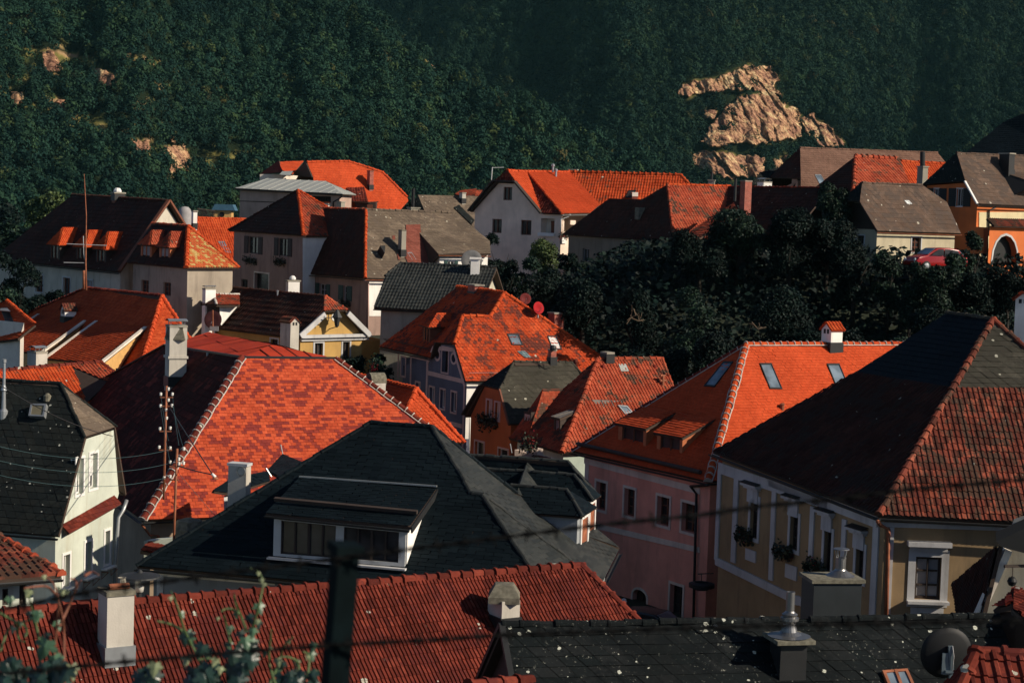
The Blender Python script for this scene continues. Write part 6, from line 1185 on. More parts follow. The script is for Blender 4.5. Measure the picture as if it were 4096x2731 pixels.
H = House('dark_ridge_house', 'low dark roof half hidden by the bank trees, narrow brick chimney at its left end', cD(690, 540), 146, 58)
A1 = H.k; A0 = V(cD(-330, 520), A1, H.L); A0.z = A1.z; dn = -H.R * 5 - ZU * 5.2; ro = roof(H.o, [[A0, A1, A1 + dn, A0 + dn]], T_BROWN, 'plain', scale=1.8); ridge(ro, [A0, A1], T_RED, .12, .45); roof(H.o, [[A0, A1, A1 + H.R * 5 - ZU * 5.2, A0 + H.R * 5 - ZU * 5.2]], T_BROWN, 'far'); walls(H.o, [A0 + dn, A1 + dn, A1 + H.R * 5 + ZU * dn.z, A0 + H.R * 5 + ZU * dn.z], 4, GB, .3)
chimney(H.o, (2982, 800), 147., 34, 722, H.R, M_BRICK, 'slab', lead=False, capmat=M_BRICK, capscale=1.1, depth=.6); MB().tube([P((2939, 805), 146), P((2943, 715), 146)], .11, 8).build('flue_pipe', M_GUT, H.o)

# ================================================================== far right upper group
H = House('long_brown_house', 'long plain brown roof below the quarry, with one skylight and a rosy gable', cD(442, 548), 172, 60)
K = H.k; A = V(cD(436, 197), K + H.L * 4.2, H.R); KR = H.r(cD(1800, 560)); KR.z = K.z; pl = (K, KR, A); A1 = PLN(cD(1610, 237), *pl); j1 = PLN(cD(442, 456), *pl); j2 = V(cD(172, 452), j1, H.L)
ro = roof(H.o, [[K, KR, PLN(cD(1672, 312), *pl), A1, A, j1]], T_BROWN2, 'plain', scale=1.6); roof(H.o, [[j2, j1, A]], T_BROWN, 'plain', scale=1.6); ridge(ro, [A, A1], T_BROWN2, .1, .5); roof(H.o, [[j2 + H.L * .5 - ZU * 3, j2, A, A1, A1 + H.L * 5 - ZU * 5]], T_BROWN, 'far')
walls(H.o, [j2 - ZU * 1.5, j1 + H.L * .5 - ZU * .3, KR + H.L * .5, KR + H.L * 8], 5, mat_wall('rosy_gable_wall', (.46, .30, .23), .2), .3, {0: [win(cD, 365, 460, 398, 540, depth=.2, frame=M_DKWOOD)]}, dz=.1); skylight(H.o, [cD(560, 428), cD(612, 428), cD(668, 528), cD(612, 530)], pl, M_ZINC)
H = House('dark_lean_house', 'dark roofed annex left of the long brown roof, with a white based chimney cage', cD(100, 520), 176, 60)
q = [P(cD(x, y), d) for x, y, d in ((12, 530, 174), (100, 388, 178), (250, 386, 181), (170, 530, 174))]; roof(H.o, [q], T_ETER, 'far'); walls(H.o, [q[0], q[3], q[3] + Vector((3, 7, 0)), q[0] + Vector((3, 7, 0))], 5, GB, .2); chimney(H.o, cD(132, 540), 171., 88 / Z238, Y(cD, 484), H.R, M_WHITE, 'hood', lead=False)
H = House('crooked_ridge_house', 'brick-red tiled hip roof with ridge caps like teeth, before the long brown roof', cD(893, 565), 158, 60)
K = H.k; A = H.r(cD(912, 270), 4.4); KR = H.r(cD(1500, 570)); KR.z = K.z; pl = (K, KR, A); FL = H.l(cD(560, 540)); A1 = PLN(cD(1287, 291), *pl); ro = roof(H.o, [[K, PLN(cD(1400, 566), *pl), A1, A]], T_REDBR, 'pan', scale=1.7); roof(H.o, [[FL, K, A]], T_BROWN, 'plain', scale=1.7); ridge(ro, [A, A1], T_REDBR, .2, .62, None, 1.4); ridge(ro, [K, A], T_REDBR, .18, .6, None, 1.3); walls(H.o, [FL, K, KR, KR + FL - K], 4, GB, .4); roof(H.o, [[A, A1, A1 + H.L * 5 - ZU * 4, FL]], T_BROWN, 'far')
H = House('orange_wedge_house', 'wedge of pale orange roof between the toothed ridge and the dark orange-walled house', cD(1300, 312), 166, 60)
A0 = H.k; A1 = V(cD(1668, 322), A0, H.R); A1.z = A0.z; dn = -H.L * 4 - ZU * 4; ro = roof(H.o, [[A0 - H.R * .6, A1 + H.R * 3, A1 + H.R * 3 + dn, A0 - H.R * .6 + dn]], T_ORANGE, 'pan', scale=1.4); ridge(ro, [A0, A1 + H.R * 3], T_ORANGE, .15, .5); roof(H.o, [[A0, A1, A1 + H.L * 4 - ZU * 4, A0 + H.L * 4 - ZU * 4]], T_RED, 'far'); walls(H.o, [A0 + dn, A1 + dn, A1 + H.L * 4 + ZU * dn.z, A0 + H.L * 4 + ZU * dn.z], 4, GB, .3)
chim(H, cD(1478, 545), 157., 35, 50, Y(cD, 352), M_CONC, 'slab', a=60, lead=False, capscale=1.2); MB().tube([P(cD(1484, 355), 157), P(cD(1484, 228), 157)], .22, 10).build('flue_pipe', M_GUT, H.o)
H = House('lichen_barn', 'brown barn with a lichen dotted roof and timber gable, red car parked beside', cD(1096, 906), 132, 56)
K = H.k; Gl = H.l(cD(770, 868)); Gl.z = K.z; mid = (K + Gl) / 2; KR = H.r(cD(1812, 926)); KR.z = K.z; A = V(cD(966, 497), mid, H.R); pl = (K, KR, A); A1 = PLN(cD(1476, 512), *pl); j1 = PLN(cD(948, 655), *pl); j2 = V(cD(790, 645), j1, H.L)
ro = roof(H.o, [[K, KR, PLN(cD(1692, 662), *pl), A1, A, j1]], T_ETERD, 'slate', scale=1.3); roof(H.o, [[j2, j1, A]], T_ETER, 'slate', scale=1.3); ridge(ro, [A, A1], T_ETERD, .09, .5); roof(H.o, [[Gl, j2, A, A1, KR + Gl - K]], T_ETER, 'far'); ob, w = walls(H.o, [Gl, K, KR, KR + Gl - K], 6, mat_wall('cream_barn_wall', (.50, .44, .31), .25), .3, {1: [win(cD, 1390, 962, 1468, 1088, depth=.2, frame=M_WOOD, bars=(2, 3), trim=M_TRIMG, tw=.1)], 0: [win(cD, 920, 945, 985, 1020, depth=.2, frame=M_DKWOOD, trim=M_TRIMG, tw=.1)]}, {0: [j1 - ZU * .1, j2 - ZU * .1]})
a0, d0, o0 = wplane(w, 0); MB().prism([p + o0 * .02 for p in (w[0] + ZU * .1, w[1] + ZU * .1, flat(w[1]) + d0 * flat(j1 - w[1]).dot(d0) + ZU * (j1.z - .12), flat(w[1]) + d0 * flat(j2 - w[1]).dot(d0) + ZU * (j2.z - .12))], o0 * .04).build('timber_cladding', M_DKWOOD, H.o); gutter(H.o, K, KR, -H.L, mat=M_RUST)
skylight(H.o, [cD(1325, 648), cD(1362, 648), cD(1392, 678), cD(1350, 678)], pl, M_ZINC, M_ZINC, .05)
H = House('orange_arch_house', 'orange house with dark shutters, brown jerkinhead roof and an arched gateway', cD(1956, 674), 140, 55)
K = H.k; Gl = H.l(cD(1440, 560)); Gl.z = K.z; mid = (K + Gl) / 2; KR = H.r(cD(2800, 700)); KR.z = K.z; A = V(cD(1776, 242), mid, H.R); pl = (K, KR, A); AR = PLN(cD(2700, 275), *pl); j1 = PLN(cD(1850, 481), *pl); j2 = V(cD(1488, 507), j1, H.L)
ro = roof(H.o, [[K, KR, AR, A, j1]], T_ETERD, 'slate', scale=1.3); roof(H.o, [[j2, j1, A]], T_ETER, 'slate'); ridge(ro, [A, AR], T_ETERD, .09, .5); roof(H.o, [[Gl, j2, A, AR, KR + Gl - K]], T_ETER, 'far')
OW2 = mat_wall('bright_orange_wall', (.62, .17, .055), .2, (.25, .1, .05)); SHD = dict(depth=.18, frame=M_TRIMG, shutter=M_BLACK, trim=M_WHITEP, tw=.06, sw=.75)
ob, w = walls(H.o, [Gl, K, KR, KR + Gl - K], 9, OW2, .35, {0: [win(cD, 1582, 545, 1625, 660, **SHD), win(cD, 1775, 545, 1830, 695, **SHD)]}, {0: [j1 - ZU * .1, j2 - ZU * .1]}); side = wplane(w, 1); MB().prism([V(cD(x, y), side[0], side[1]) + side[2] * .02 for x, y in ((1965, 745), (2700, 745), (2700, 1200), (1965, 1200))], side[2] * .03).build('side_wall', mat_wall('pale_yellow_wall', (.66, .56, .34), .15), H.o)
gutter(H.o, K, KR, -H.L); pipe(H.o, [K - ZU * .2 + H.R * 2, V(cD(2040, 735), side[0], side[1]) + side[2] * .15, V(cD(2036, 950), side[0], side[1]) + side[2] * .15], .07)
for a, b in ((j1, K),): MB().bar(a - H.R * .05, b - H.R * .05, .1, .18, H.R).build('barge_board', M_WHITEP, H.o)
chim(H, cD(2200, 415), pl, 62, 58, Y(cD, 240), M_GUT, 'slab', a=55, capscale=1.15); nr = _newell([K, KR, A]); roof(H.o, [[PLN(cD(2160, 405), *pl), PLN(cD(2500, 420), *pl), PLN(cD(2700, 640), *pl) + nr * 1.6, PLN(cD(2360, 610), *pl) + nr * 1.5]], T_ETERD, 'slate', 'dormer_roof'); MB().prism([PLN(cD(2160, 405), *pl), PLN(cD(2360, 610), *pl) + nr * 1.45, PLN(cD(2265, 600), *pl)], H.R * .1).build('cheek', M_BLACK, H.o)
g = empty('arched_gate_wall', P(cD(2180, 1040), 131), 'orange garden wall with a round pale trimmed archway and tiled top', 'gate wall'); A_ = P(cD(2052, 1000), 131); dr = H.R; B_ = V(cD(2520, 1000), A_, dr); o_ = -H.L
m = facade(g, A_, B_, A_.z - 3, [setz(B_, P(cD(2200, 865), 131).z), setz(A_, P(cD(2200, 865), 131).z)], OW2, o_, [win(cD, 2085, 945, 2295, 1200, arch=1.7, depth=.5, trim=M_TRIMG, tw=.16, frame=M_DKWOOD, bars=(1, 1), glass=M_BLACK)]); m.build('wall', OW2, g); zt = P(cD(2200, 865), 131).z
roof(g, [[setz(A_, zt) + o_ * .4, setz(B_, zt) + o_ * .4, setz(B_, zt + .5) - o_ * .3, setz(A_, zt + .5) - o_ * .3]], T_MOSS, 'pan', 'roof')
MB().prism([P(cD(x, y), 131.5) for x, y in ((1900, 870), (2005, 875), (2005, 1100), (1890, 1100))], Vector((.6, 1, 0))).build('gate_pier', OW2, g)
H = House('dark_high_house', 'high dark roof cut off by the upper right picture edge', (3857, 617), 165, 60)
q = [P((3830, 640), 168), P((4010, 492), 171), P((4330, 350), 169), P((4330, 660), 160)]; roof(H.o, [q], T_SLATE, 'plain', scale=1.8); walls(H.o, [q[0], q[3], q[3] + Vector((4, 9, 0)), q[0] + Vector((4, 9, 0))], 6, GB, .3)  # near-black tiles put this slope's shade into the colour
# ------------------------------------------------------------------ leaf clouds
def quads_from(c, nrm, size, rng=NR):
    """one diamond leaf per row: centres, normals, sizes -> verts, faces"""
    m = len(c); r = rng.normal(size=(m, 3)); nrm = nrm / np.linalg.norm(nrm, axis=1, keepdims=True)
    a = np.cross(nrm, r); a /= np.linalg.norm(a, axis=1, keepdims=True) + 1e-9; b = np.cross(nrm, a); s = size[:, None]
    v = np.stack([c - a * s * .55, c + b * s * .40 - a * s * .05, c + a * s * .55, c - b * s * .40 - a * s * .05], 1).reshape(-1, 3)
    return v, np.arange(4 * m).reshape(m, 4)
def blob_points(m, cen, rad_, rng=NR, low=-.35, shell=.72):
    d = rng.normal(size=(m, 3)); d /= np.linalg.norm(d, axis=1, keepdims=True); d[:, 2] = np.where(d[:, 2] < low, -d[:, 2], d[:, 2])
    r = shell + (1.05 - shell) * rng.rand(m, 1)
    return cen + d * r * rad_, d
L_DARK = mat_leaf('leaves_dark', [(0, (.002, .007, .007)), (.6, (.004, .012, .010)), (1, (.008, .020, .014))], .65, .12, .5, .5)  # near-black: the shadow over the bank is put into the leaf colour
L_MID = mat_leaf('leaves_mid', [(0, (.004, .013, .011)), (.6, (.008, .022, .014)), (1, (.020, .042, .020))], .6, .15, .5, .5)
L_LIGHT = mat_leaf('leaves_light', [(0, (.030, .052, .020)), (.6, (.055, .085, .026)), (1, (.09, .12, .036))], .6, .2, .5, .4)
M_BARK = mat_plain('bark', (.02, .016, .012), .9, var=.3, scale=8)
M_TWIG = mat_plain('dead_twig', (.12, .085, .055), .9)
TREE_NAMES = {}
def tree(pos, h, r, label, mat=None, n=2600, leaf=.30, name='leafy_tree', cat='tree', group=None, rz=None, trunk=True, nb=9):
    pos = Vector(pos); o = empty(name, pos, label, cat, group); mat = mat or L_DARK; rz = rz or h * .42
    cen = np.array(pos + ZU * (h - rz * .95)); V_, F_, k = [], [], 0
    for i in range(nb):
        a = NR.rand() * 6.28; q = NR.rand() ** .6; cc = cen + np.array([math.cos(a) * q * r * .68, math.sin(a) * q * r * .68, NR.uniform(-.55, .62) * rz]); br = NR.uniform(.34, .58)
        m = int(n / nb * (br / .46) ** 2); p, d = blob_points(m, cc, np.array([r * br, r * br, min(rz * br, r * br * 1.1)]))
        p += NR.normal(size=p.shape) * leaf * .45; nn = d * .7 + NR.normal(size=d.shape) * .55 + np.array([0, 0, .25]); s = leaf * NR.uniform(.6, 1.35, m)
        v, f = quads_from(p, nn, s); V_.append(v); F_.append(f + k); k += len(v)
    mesh_np('crown', np.concatenate(V_), np.concatenate(F_), mat, o)
    if trunk:
        mb = MB(); t0 = pos - ZU * .4; top = pos + ZU * (h * .62); mb.tube([t0, pos + ZU * h * .3 + Vector((r * .05, 0, 0)), top], [r * .09 + .05, r * .07 + .03, .03], 7)
        for i in range(5):
            a = i * 1.3 + R_.random(); s = pos + ZU * h * R_.uniform(.28, .5); mb.tube([s, s + Vector((math.cos(a) * r * .3, math.sin(a) * r * .3, h * .12)), s + Vector((math.cos(a) * r * .6, math.sin(a) * r * .6, h * .28))], [r * .04 + .02, r * .025 + .01, .01], 5)
        mb.build('trunk', M_BARK, o, True)
    return o
def tree_px(px, py_top, wpx, D, label, zb=None, **kw):
    """crown top at a photo pixel, crown width in photo pixels, at a distance"""
    t = P((px, py_top - 13), D); r = wpx / FPX * D / 2; g = ground_z(t.x, t.y) if zb is None else zb; h = max(t.z - g, r * 1.2)
    return tree((t.x, t.y, t.z - h), h, r, label, **kw)
# ------------------------------------------------------------------ village ground
gx = np.arange(-330, 331, 6.); gy = np.concatenate([np.arange(-40, 260, 4.), np.arange(260, 900, 20.)]); gv = [(x, y, ground_z(x, y)) for y in gy for x in gx]; nx_ = len(gx)
gf = [(j * nx_ + i, j * nx_ + i + 1, (j + 1) * nx_ + i + 1, (j + 1) * nx_ + i) for j in range(len(gy) - 1) for i in range(nx_ - 1)]
g = mesh_np('ground', gv, gf, mat_plain('grassy_soil', (.018, .024, .014), .95, var=.4, scale=.5), smooth=True); tag(g, None, None, None, 'structure')
# ------------------------------------------------------------------ hills
RNG = np.random.RandomState(5)
def n2(x, y, s=1.): return noise.noise(Vector((x * s, y * s, 3.7)))
CREST = [(-900, -900), (1300, -200), (1430, 0), (1620, 175), (1915, 365), (2210, 500), (2440, 620), (2640, 720), (2900, 860)]
def crest_y(x):
    for (a, b), (c, d) in zip(CREST[:-1], CREST[1:]):
        if x <= c: return b + (d - b) * (x - a) / (c - a)
    return 900
def hillL(x, D):
    y = crest_y(x); D0 = 835 + .055 * max(-600, min(2700, x)) + 30 * n2(x, 0, .0016); zc = ray((x, y)).z * 1060; sl = .64 + .12 * n2(x, 7, .003)
    gul = 6 * n2(x * .009, D * .009) + 3.5 * n2(x * .03, D * .012)
    rise = (D - D0) * sl - 26; dk = D0 + (zc + 26) / sl
    if D > dk: rise = zc - (D - dk) * .5
    return rise + gul * sstep(D0, D0 + 60, D)
def hillR(x, D):
    D0 = float(np.interp(x, [1000, 1400, 2000, 2450, 2750, 3350, 3650, 3900, 4800], [1560, 1480, 1335, 1240, 1225, 1300, 1345, 1290, 1240])) + 22 * n2(x, 30, .003); gul = 9 * n2(x * .007, D * .008) + 4 * n2(x * .025, D * .01)
    return (D - D0) * .60 - 26 + gul * sstep(D0, D0 + 60, D)
def hill_mesh(name, fn, xs, Ds, mat):
    v = []
    for D in Ds:
        for x in xs: d = ray((x, 800)); v.append((d.x * D, D, fn(x, D)))
    n = len(xs); f = [(j * n + i, j * n + i + 1, (j + 1) * n + i + 1, (j + 1) * n + i) for j in range(len(Ds) - 1) for i in range(n - 1)]
    o = mesh_np(name, v, f, mat, smooth=True)
    vals = []
    for q in v:
        p = pix(Vector(q)); vals.append(1. if -60 < p[0] < 4150 and -60 < p[1] < 900 and (bare(p[0], p[1], OUT_L + GRASS_L if 'near' in name else QUARRY, 14) or ('near' in name and clearing(p))) else 0.)
    at = o.data.attributes.new('bare', 'FLOAT', 'POINT'); at.data.foreach_set('value', np.array(vals, dtype=np.float32))
    return tag(o, None, None, None, 'structure')
def clearing(p): return 20 < p[0] < 1000 and 90 < p[1] - .35 * p[0] + 60 < 480 and n2(p[0], p[1] * 1.6, .017) + .6 * n2(p[0], p[1] * 1.6, .05) > .36
def mat_hill():
    m, nt, b, N, L = _mat('forest_floor'); n = _noise(N, L, .05, 5, .65); r = _ramp(N, [(.35, (.05, .06, .022)), (.50, (.17, .15, .05)), (.60, (.28, .19, .09)), (.72, (.38, .24, .15))]); L.new(n.outputs['Fac'], r.inputs[0]); at = N.new('ShaderNodeAttribute'); at.attribute_name = 'bare'; L.new(_mix(N, L, at.outputs['Fac'], (.012, .018, .010), r.outputs[0]), b.inputs['Base Color']); b.inputs['Roughness'].default_value = 1; b.inputs['Specular IOR Level'].default_value = 0
    bp = N.new('ShaderNodeBump'); bp.inputs['Strength'].default_value = .6; bp.inputs['Distance'].default_value = 2.; n2_ = _noise(N, L, .25, 4); L.new(n2_.outputs['Fac'], bp.inputs['Height']); L.new(bp.outputs[0], b.inputs['Normal']); return m
def inpoly(x, y, q):
    c = False; j = len(q) - 1
    for i in range(len(q)):
        if (q[i][1] > y) != (q[j][1] > y) and x < (q[j][0] - q[i][0]) * (y - q[i][1]) / (q[j][1] - q[i][1]) + q[i][0]: c = not c
        j = i
    return c
cQ7 = crop(2500, 150)
QUARRY = [[cQ7(*p) for p in q] for q in (
    [(430, 470), (520, 390), (760, 350), (950, 270), (1050, 235), (1240, 245), (1325, 370), (1260, 420), (1370, 500), (1230, 485), (1090, 440), (900, 445), (560, 505)],
    [(880, 570), (1050, 480), (1230, 465), (1375, 560), (1315, 880), (1180, 910), (900, 905), (740, 940), (640, 890), (760, 720)],
    [(1290, 620), (1480, 590), (1520, 850), (1300, 885)], [(1590, 690), (1740, 740), (1890, 940), (1640, 935)], [(660, 620), (800, 610), (760, 690), (680, 690)],
    [(1500, 690), (1600, 640), (1640, 760), (1560, 860)], [(590, 1000), (680, 968), (1040, 1008), (1200, 1020), (1180, 1190), (850, 1200), (560, 1085)], [(1260, 1050), (1400, 1000), (1380, 1100), (1280, 1120)])]
OUT_L = [[(x / 1.176, y / 1.176) for x, y in q] for q in (
    [(440, 320), (500, 325), (555, 375), (540, 405), (490, 415), (440, 370)], [(195, 240), (255, 240), (300, 330), (240, 345), (210, 330)], [(268, 470), (312, 478), (305, 540), (285, 530)], [(40, 432), (105, 428), (120, 480), (60, 500)],
    [(605, 660), (700, 665), (715, 700), (660, 722)], [(730, 700), (800, 690), (870, 680), (910, 800), (800, 825), (790, 750)], [(790, 640), (830, 632), (825, 675), (800, 670)], [(638, 280), (690, 275), (680, 310)], [(110, 45), (150, 50), (140, 95)], [(300, 145), (340, 160), (330, 172)], [(1350, 235), (1370, 240), (1360, 250)], [(1995, 270), (2020, 280), (2015, 300)], [(1140, 790), (1190, 790), (1170, 825)])]
GRASS_L = [[(x / 1.176, y / 1.176) for x, y in q] for q in ([(160, 255), (230, 225), (330, 260), (425, 270), (440, 300), (280, 290)], [(915, 745), (990, 715), (1055, 720), (980, 785)], [(395, 555), (450, 545), (505, 600), (480, 640), (440, 600)], [(140, 250), (190, 340), (160, 330)], [(610, 655), (720, 662), (700, 690)], [(320, 510), (370, 515), (350, 530)], [(270, 190), (310, 200), (290, 230)])]
def bare(x, y, polys, wob=9):
    a = x + wob * n2(x, y, .05); b = y + wob * n2(x, y + 90, .05)
    return any(inpoly(a, b, q) for q in polys)
HM = mat_hill()
hill_mesh('hill_near', hillL, np.arange(-700, 3000, 14), np.arange(790, 1300, 3.5), HM)
hill_mesh('hill_far', hillR, np.arange(1000, 4800, 18), np.arange(1180, 2050, 5), HM)
# ------------------------------------------------------------------ forest on the two hills: far woods that read as one mass each
def forest(name, fn, xr, Dr, dens, r0, polys, hide, k=105, mat_=None):
    mat_ = mat_ or M_FOREST
    A = []; n = int((xr[1] - xr[0]) / FPX * (Dr[0] + Dr[1]) / 2 * (Dr[1] - Dr[0]) * dens)
    for _ in range(n):
        x = RNG.uniform(*xr); D = Dr[0] + (Dr[1] - Dr[0]) * RNG.rand() ** .9; d = ray((x, 800)); w = Vector((d.x * D, D, fn(x, D))); p = pix(w)
        if p[1] < -90 or p[1] > 960 or p[0] < -120 or p[0] > 4220: continue
        if hide and hide(p): continue
        if polys is not QUARRY and (clearing(p) or clearing((p[0], p[1] - 25))) and RNG.rand() > .15: continue
        if (bare(p[0], p[1] - 8, polys) or bare(p[0], p[1] - 32, polys) or bare(p[0], p[1] - 55, polys)) and RNG.rand() > .04: continue
        A.append((w.x, w.y, w.z))
    A = np.array(A); m = len(A); R = r0 * RNG.uniform(.55, 1.3, m); Hh = R * RNG.uniform(1.0, 1.55, m); con = RNG.rand(m) < .07; R[con] *= .55; Hh[con] *= 1.6
    idx = np.repeat(np.arange(m), k); q = len(idx); d = RNG.normal(size=(q, 3)); d /= np.linalg.norm(d, axis=1, keepdims=True); d[:, 2] = np.abs(d[:, 2]) * 1.15 - .3
    ph = RNG.uniform(0, 6.28, (m, 4)); lump = 1 + .22 * np.sin(d[:, 0] * 5 + ph[idx, 0]) * np.sin(d[:, 1] * 5 + ph[idx, 1]) + .16 * np.sin(d[:, 2] * 7 + ph[idx, 2] + d[:, 0] * 6)
    lump *= RNG.uniform(.80, 1.06, q)
    c = A[idx] + d * lump[:, None] * np.stack([R[idx], R[idx], Hh[idx]], 1) + np.stack([np.zeros(q), np.zeros(q), Hh[idx] * .9 + 1.5], 1)
    v, f = quads_from(c, d * 1.0 + RNG.normal(size=d.shape) * .33, R[idx] * RNG.uniform(.22, .48, q), RNG)
    o = mesh_np(name, v, f, mat_); at = o.data.attributes.new('tone', 'FLOAT', 'POINT'); at.data.foreach_set('value', np.repeat(RNG.rand(m)[idx], 4).astype(np.float32))
    return tag(o, None, None, None, 'stuff'), m
def mat_forest(nm='far_forest', g_=1.):
    m, nt, b, N, L = _mat(nm); at = N.new('ShaderNodeAttribute'); at.attribute_name = 'tone'
    r = _ramp(N, [(0, (.008, .028, .024)), (.35, (.013, .037, .028)), (.75, (.019, .046, .029)), (.93, (.030, .058, .027)), (.985, (.05, .068, .026)), (1, (.07, .055, .026))]); L.new(at.outputs['Fac'], r.inputs[0])
    g = N.new('ShaderNodeNewGeometry'); r2 = _ramp(N, [(0, (.86,) * 3), (1, (1.14,) * 3)]); L.new(g.outputs['Random Per Island'], r2.inputs[0]); c = _mix(N, L, 1., r.outputs[0], r2.outputs[0], 'MULTIPLY')
    n = _noise(N, L, .012, 4, .6); r3 = _ramp(N, [(.32, (.26 * g_, .36 * g_, .40 * g_)), (.7, (.85 * g_, .85 * g_, .72 * g_))]); L.new(n.outputs['Fac'], r3.inputs[0]); c = _mix(N, L, 1., c, r3.outputs[0], 'MULTIPLY')
    L.new(c, b.inputs['Base Color']); b.inputs['Roughness'].default_value = .9; b.inputs['Specular IOR Level'].default_value = .1; return m
M_FOREST = mat_forest(); M_FOREST2 = mat_forest('near_forest_lit', 1.4)  # brighter copy for the near hill, its stronger sunlight put into the colour
f1, n1_ = forest('forest_near', hillL, (-260, 2700), (825, 1240), .088, 3.3, OUT_L + GRASS_L, None, 95, M_FOREST2)
f2, n2_ = forest('forest_far', hillR, (1300, 4300), (1205, 1960), .058, 3.9, QUARRY, lambda p: p[1] > crest_y(p[0]) + 45, 90)
print('forest trees', n1_, n2_)
# ------------------------------------------------------------------ rock: the quarry face and the crags
def mat_rock(name, stops):
    m, nt, b, N, L = _mat(name); g = N.new('ShaderNodeNewGeometry'); mp = N.new('ShaderNodeMapping'); mp.inputs['Scale'].default_value = (.09, .09, .035); mp.inputs['Rotation'].default_value = (0, .45, 0); L.new(g.outputs['Position'], mp.inputs[0])
    n = _noise(N, L, 1.2, 7, .68, mp.outputs[0]); r = _ramp(N, stops); L.new(n.outputs['Fac'], r.inputs[0]); n3 = _noise(N, L, .30, 6, .7); r3 = _ramp(N, [(.34, (.30, .27, .27)), (.5, (.95,) * 3), (.7, (1.15,) * 3)]); L.new(n3.outputs['Fac'], r3.inputs[0])
    mp2 = N.new('ShaderNodeMapping'); mp2.inputs['Scale'].default_value = (.26, .26, .10); mp2.inputs['Rotation'].default_value = (0, .5, 0); dis = N.new('ShaderNodeVectorMath'); dis.operation = 'MULTIPLY_ADD'; dis.inputs[1].default_value = (2.2, 2.2, 2.2); L.new(n3.outputs['Color'], dis.inputs[0]); L.new(g.outputs['Position'], dis.inputs[2]); L.new(dis.outputs[0], mp2.inputs[0])
    vo = N.new('ShaderNodeTexVoronoi'); vo.feature = 'DISTANCE_TO_EDGE'; vo.inputs['Scale'].default_value = 1.; L.new(mp2.outputs[0], vo.inputs['Vector']); r5 = _ramp(N, [(.0, (.22, .18, .17)), (.09, (1.,) * 3)]); L.new(vo.outputs['Distance'], r5.inputs[0])
    c5 = _mix(N, L, 1., r.outputs[0], r3.outputs[0], 'MULTIPLY'); L.new(_mix(N, L, 1., c5, r5.outputs[0], 'MULTIPLY'), b.inputs['Base Color']); b.inputs['Roughness'].default_value = .95; b.inputs['Specular IOR Level'].default_value = .1
    bp = N.new('ShaderNodeBump'); bp.inputs['Strength'].default_value = .9; bp.inputs['Distance'].default_value = 1.2; L.new(n3.outputs['Fac'], bp.inputs['Height']); L.new(bp.outputs[0], b.inputs['Normal']); return m
ROCK = mat_rock('quarry_rock', [(.28, (.11, .05, .036)), (.42, (.30, .155, .10)), (.54, (.46, .27, .15)), (.63, (.64, .50, .27)), (.72, (.30, .16, .10))])
def crag(name, fn, polys, bx, step, amp, D0g, fn_slope=.6):
    xs = np.arange(bx[0], bx[2] + step, step); ys = np.arange(bx[1], bx[3] + step, step); v = []
    for y in ys:
        for x in xs:
            d = ray((x, y)); D = D0g
            for _ in range(8):
                e = fn(x, D) - d.z * D; D -= e / (fn_slope - d.z)
            inside = bare(x, y, polys, 12)
            w = d * D; X, Z = w.x, w.z
            k = 0
            for sc_, am in ((.050, 1.), (.12, .55), (.27, .25)):
                q3 = Vector((X * sc_ + Z * sc_ * .45, Z * sc_ * .55, sc_ * 50)); dd_, pp_ = noise.voronoi(q3); hh = noise.cell_vector(pp_[0] * 7.3); tl = (q3 - pp_[0])
                k += am * (hh.z * 1.1 + (tl.x * (hh.x - .5) * 4.2 + tl.y * (hh.y - .5) * 2.) + .5 * min(1, 4 * (dd_[1] - dd_[0])))
            k = amp * (k + .16 * noise.noise(Vector((X * .6, Z * .3, 0))))
            w = d * (D - (amp * 1.5 + k if inside else -7)); v.append(tuple(w))
    n = len(xs); f = [(j * n + i, j * n + i + 1, (j + 1) * n + i + 1, (j + 1) * n + i) for j in range(len(ys) - 1) for i in range(n - 1)]
    o = mesh_np(name, v, f, ROCK); return tag(o, None, None, None, 'structure')
crag('quarry_cliff', hillR, QUARRY, (2660, 225, 3420, 730), 3, 4.6, 1330)
for q in OUT_L:
    x0, x1 = min(a for a, b in q) - 25, max(a for a, b in q) + 25; y0, y1 = min(b for a, b in q) - 25, max(b for a, b in q) + 25
    crag('rock_outcrop', hillL, [q], (x0, y0, x1, y1), 5, 2.2, 950, .64)
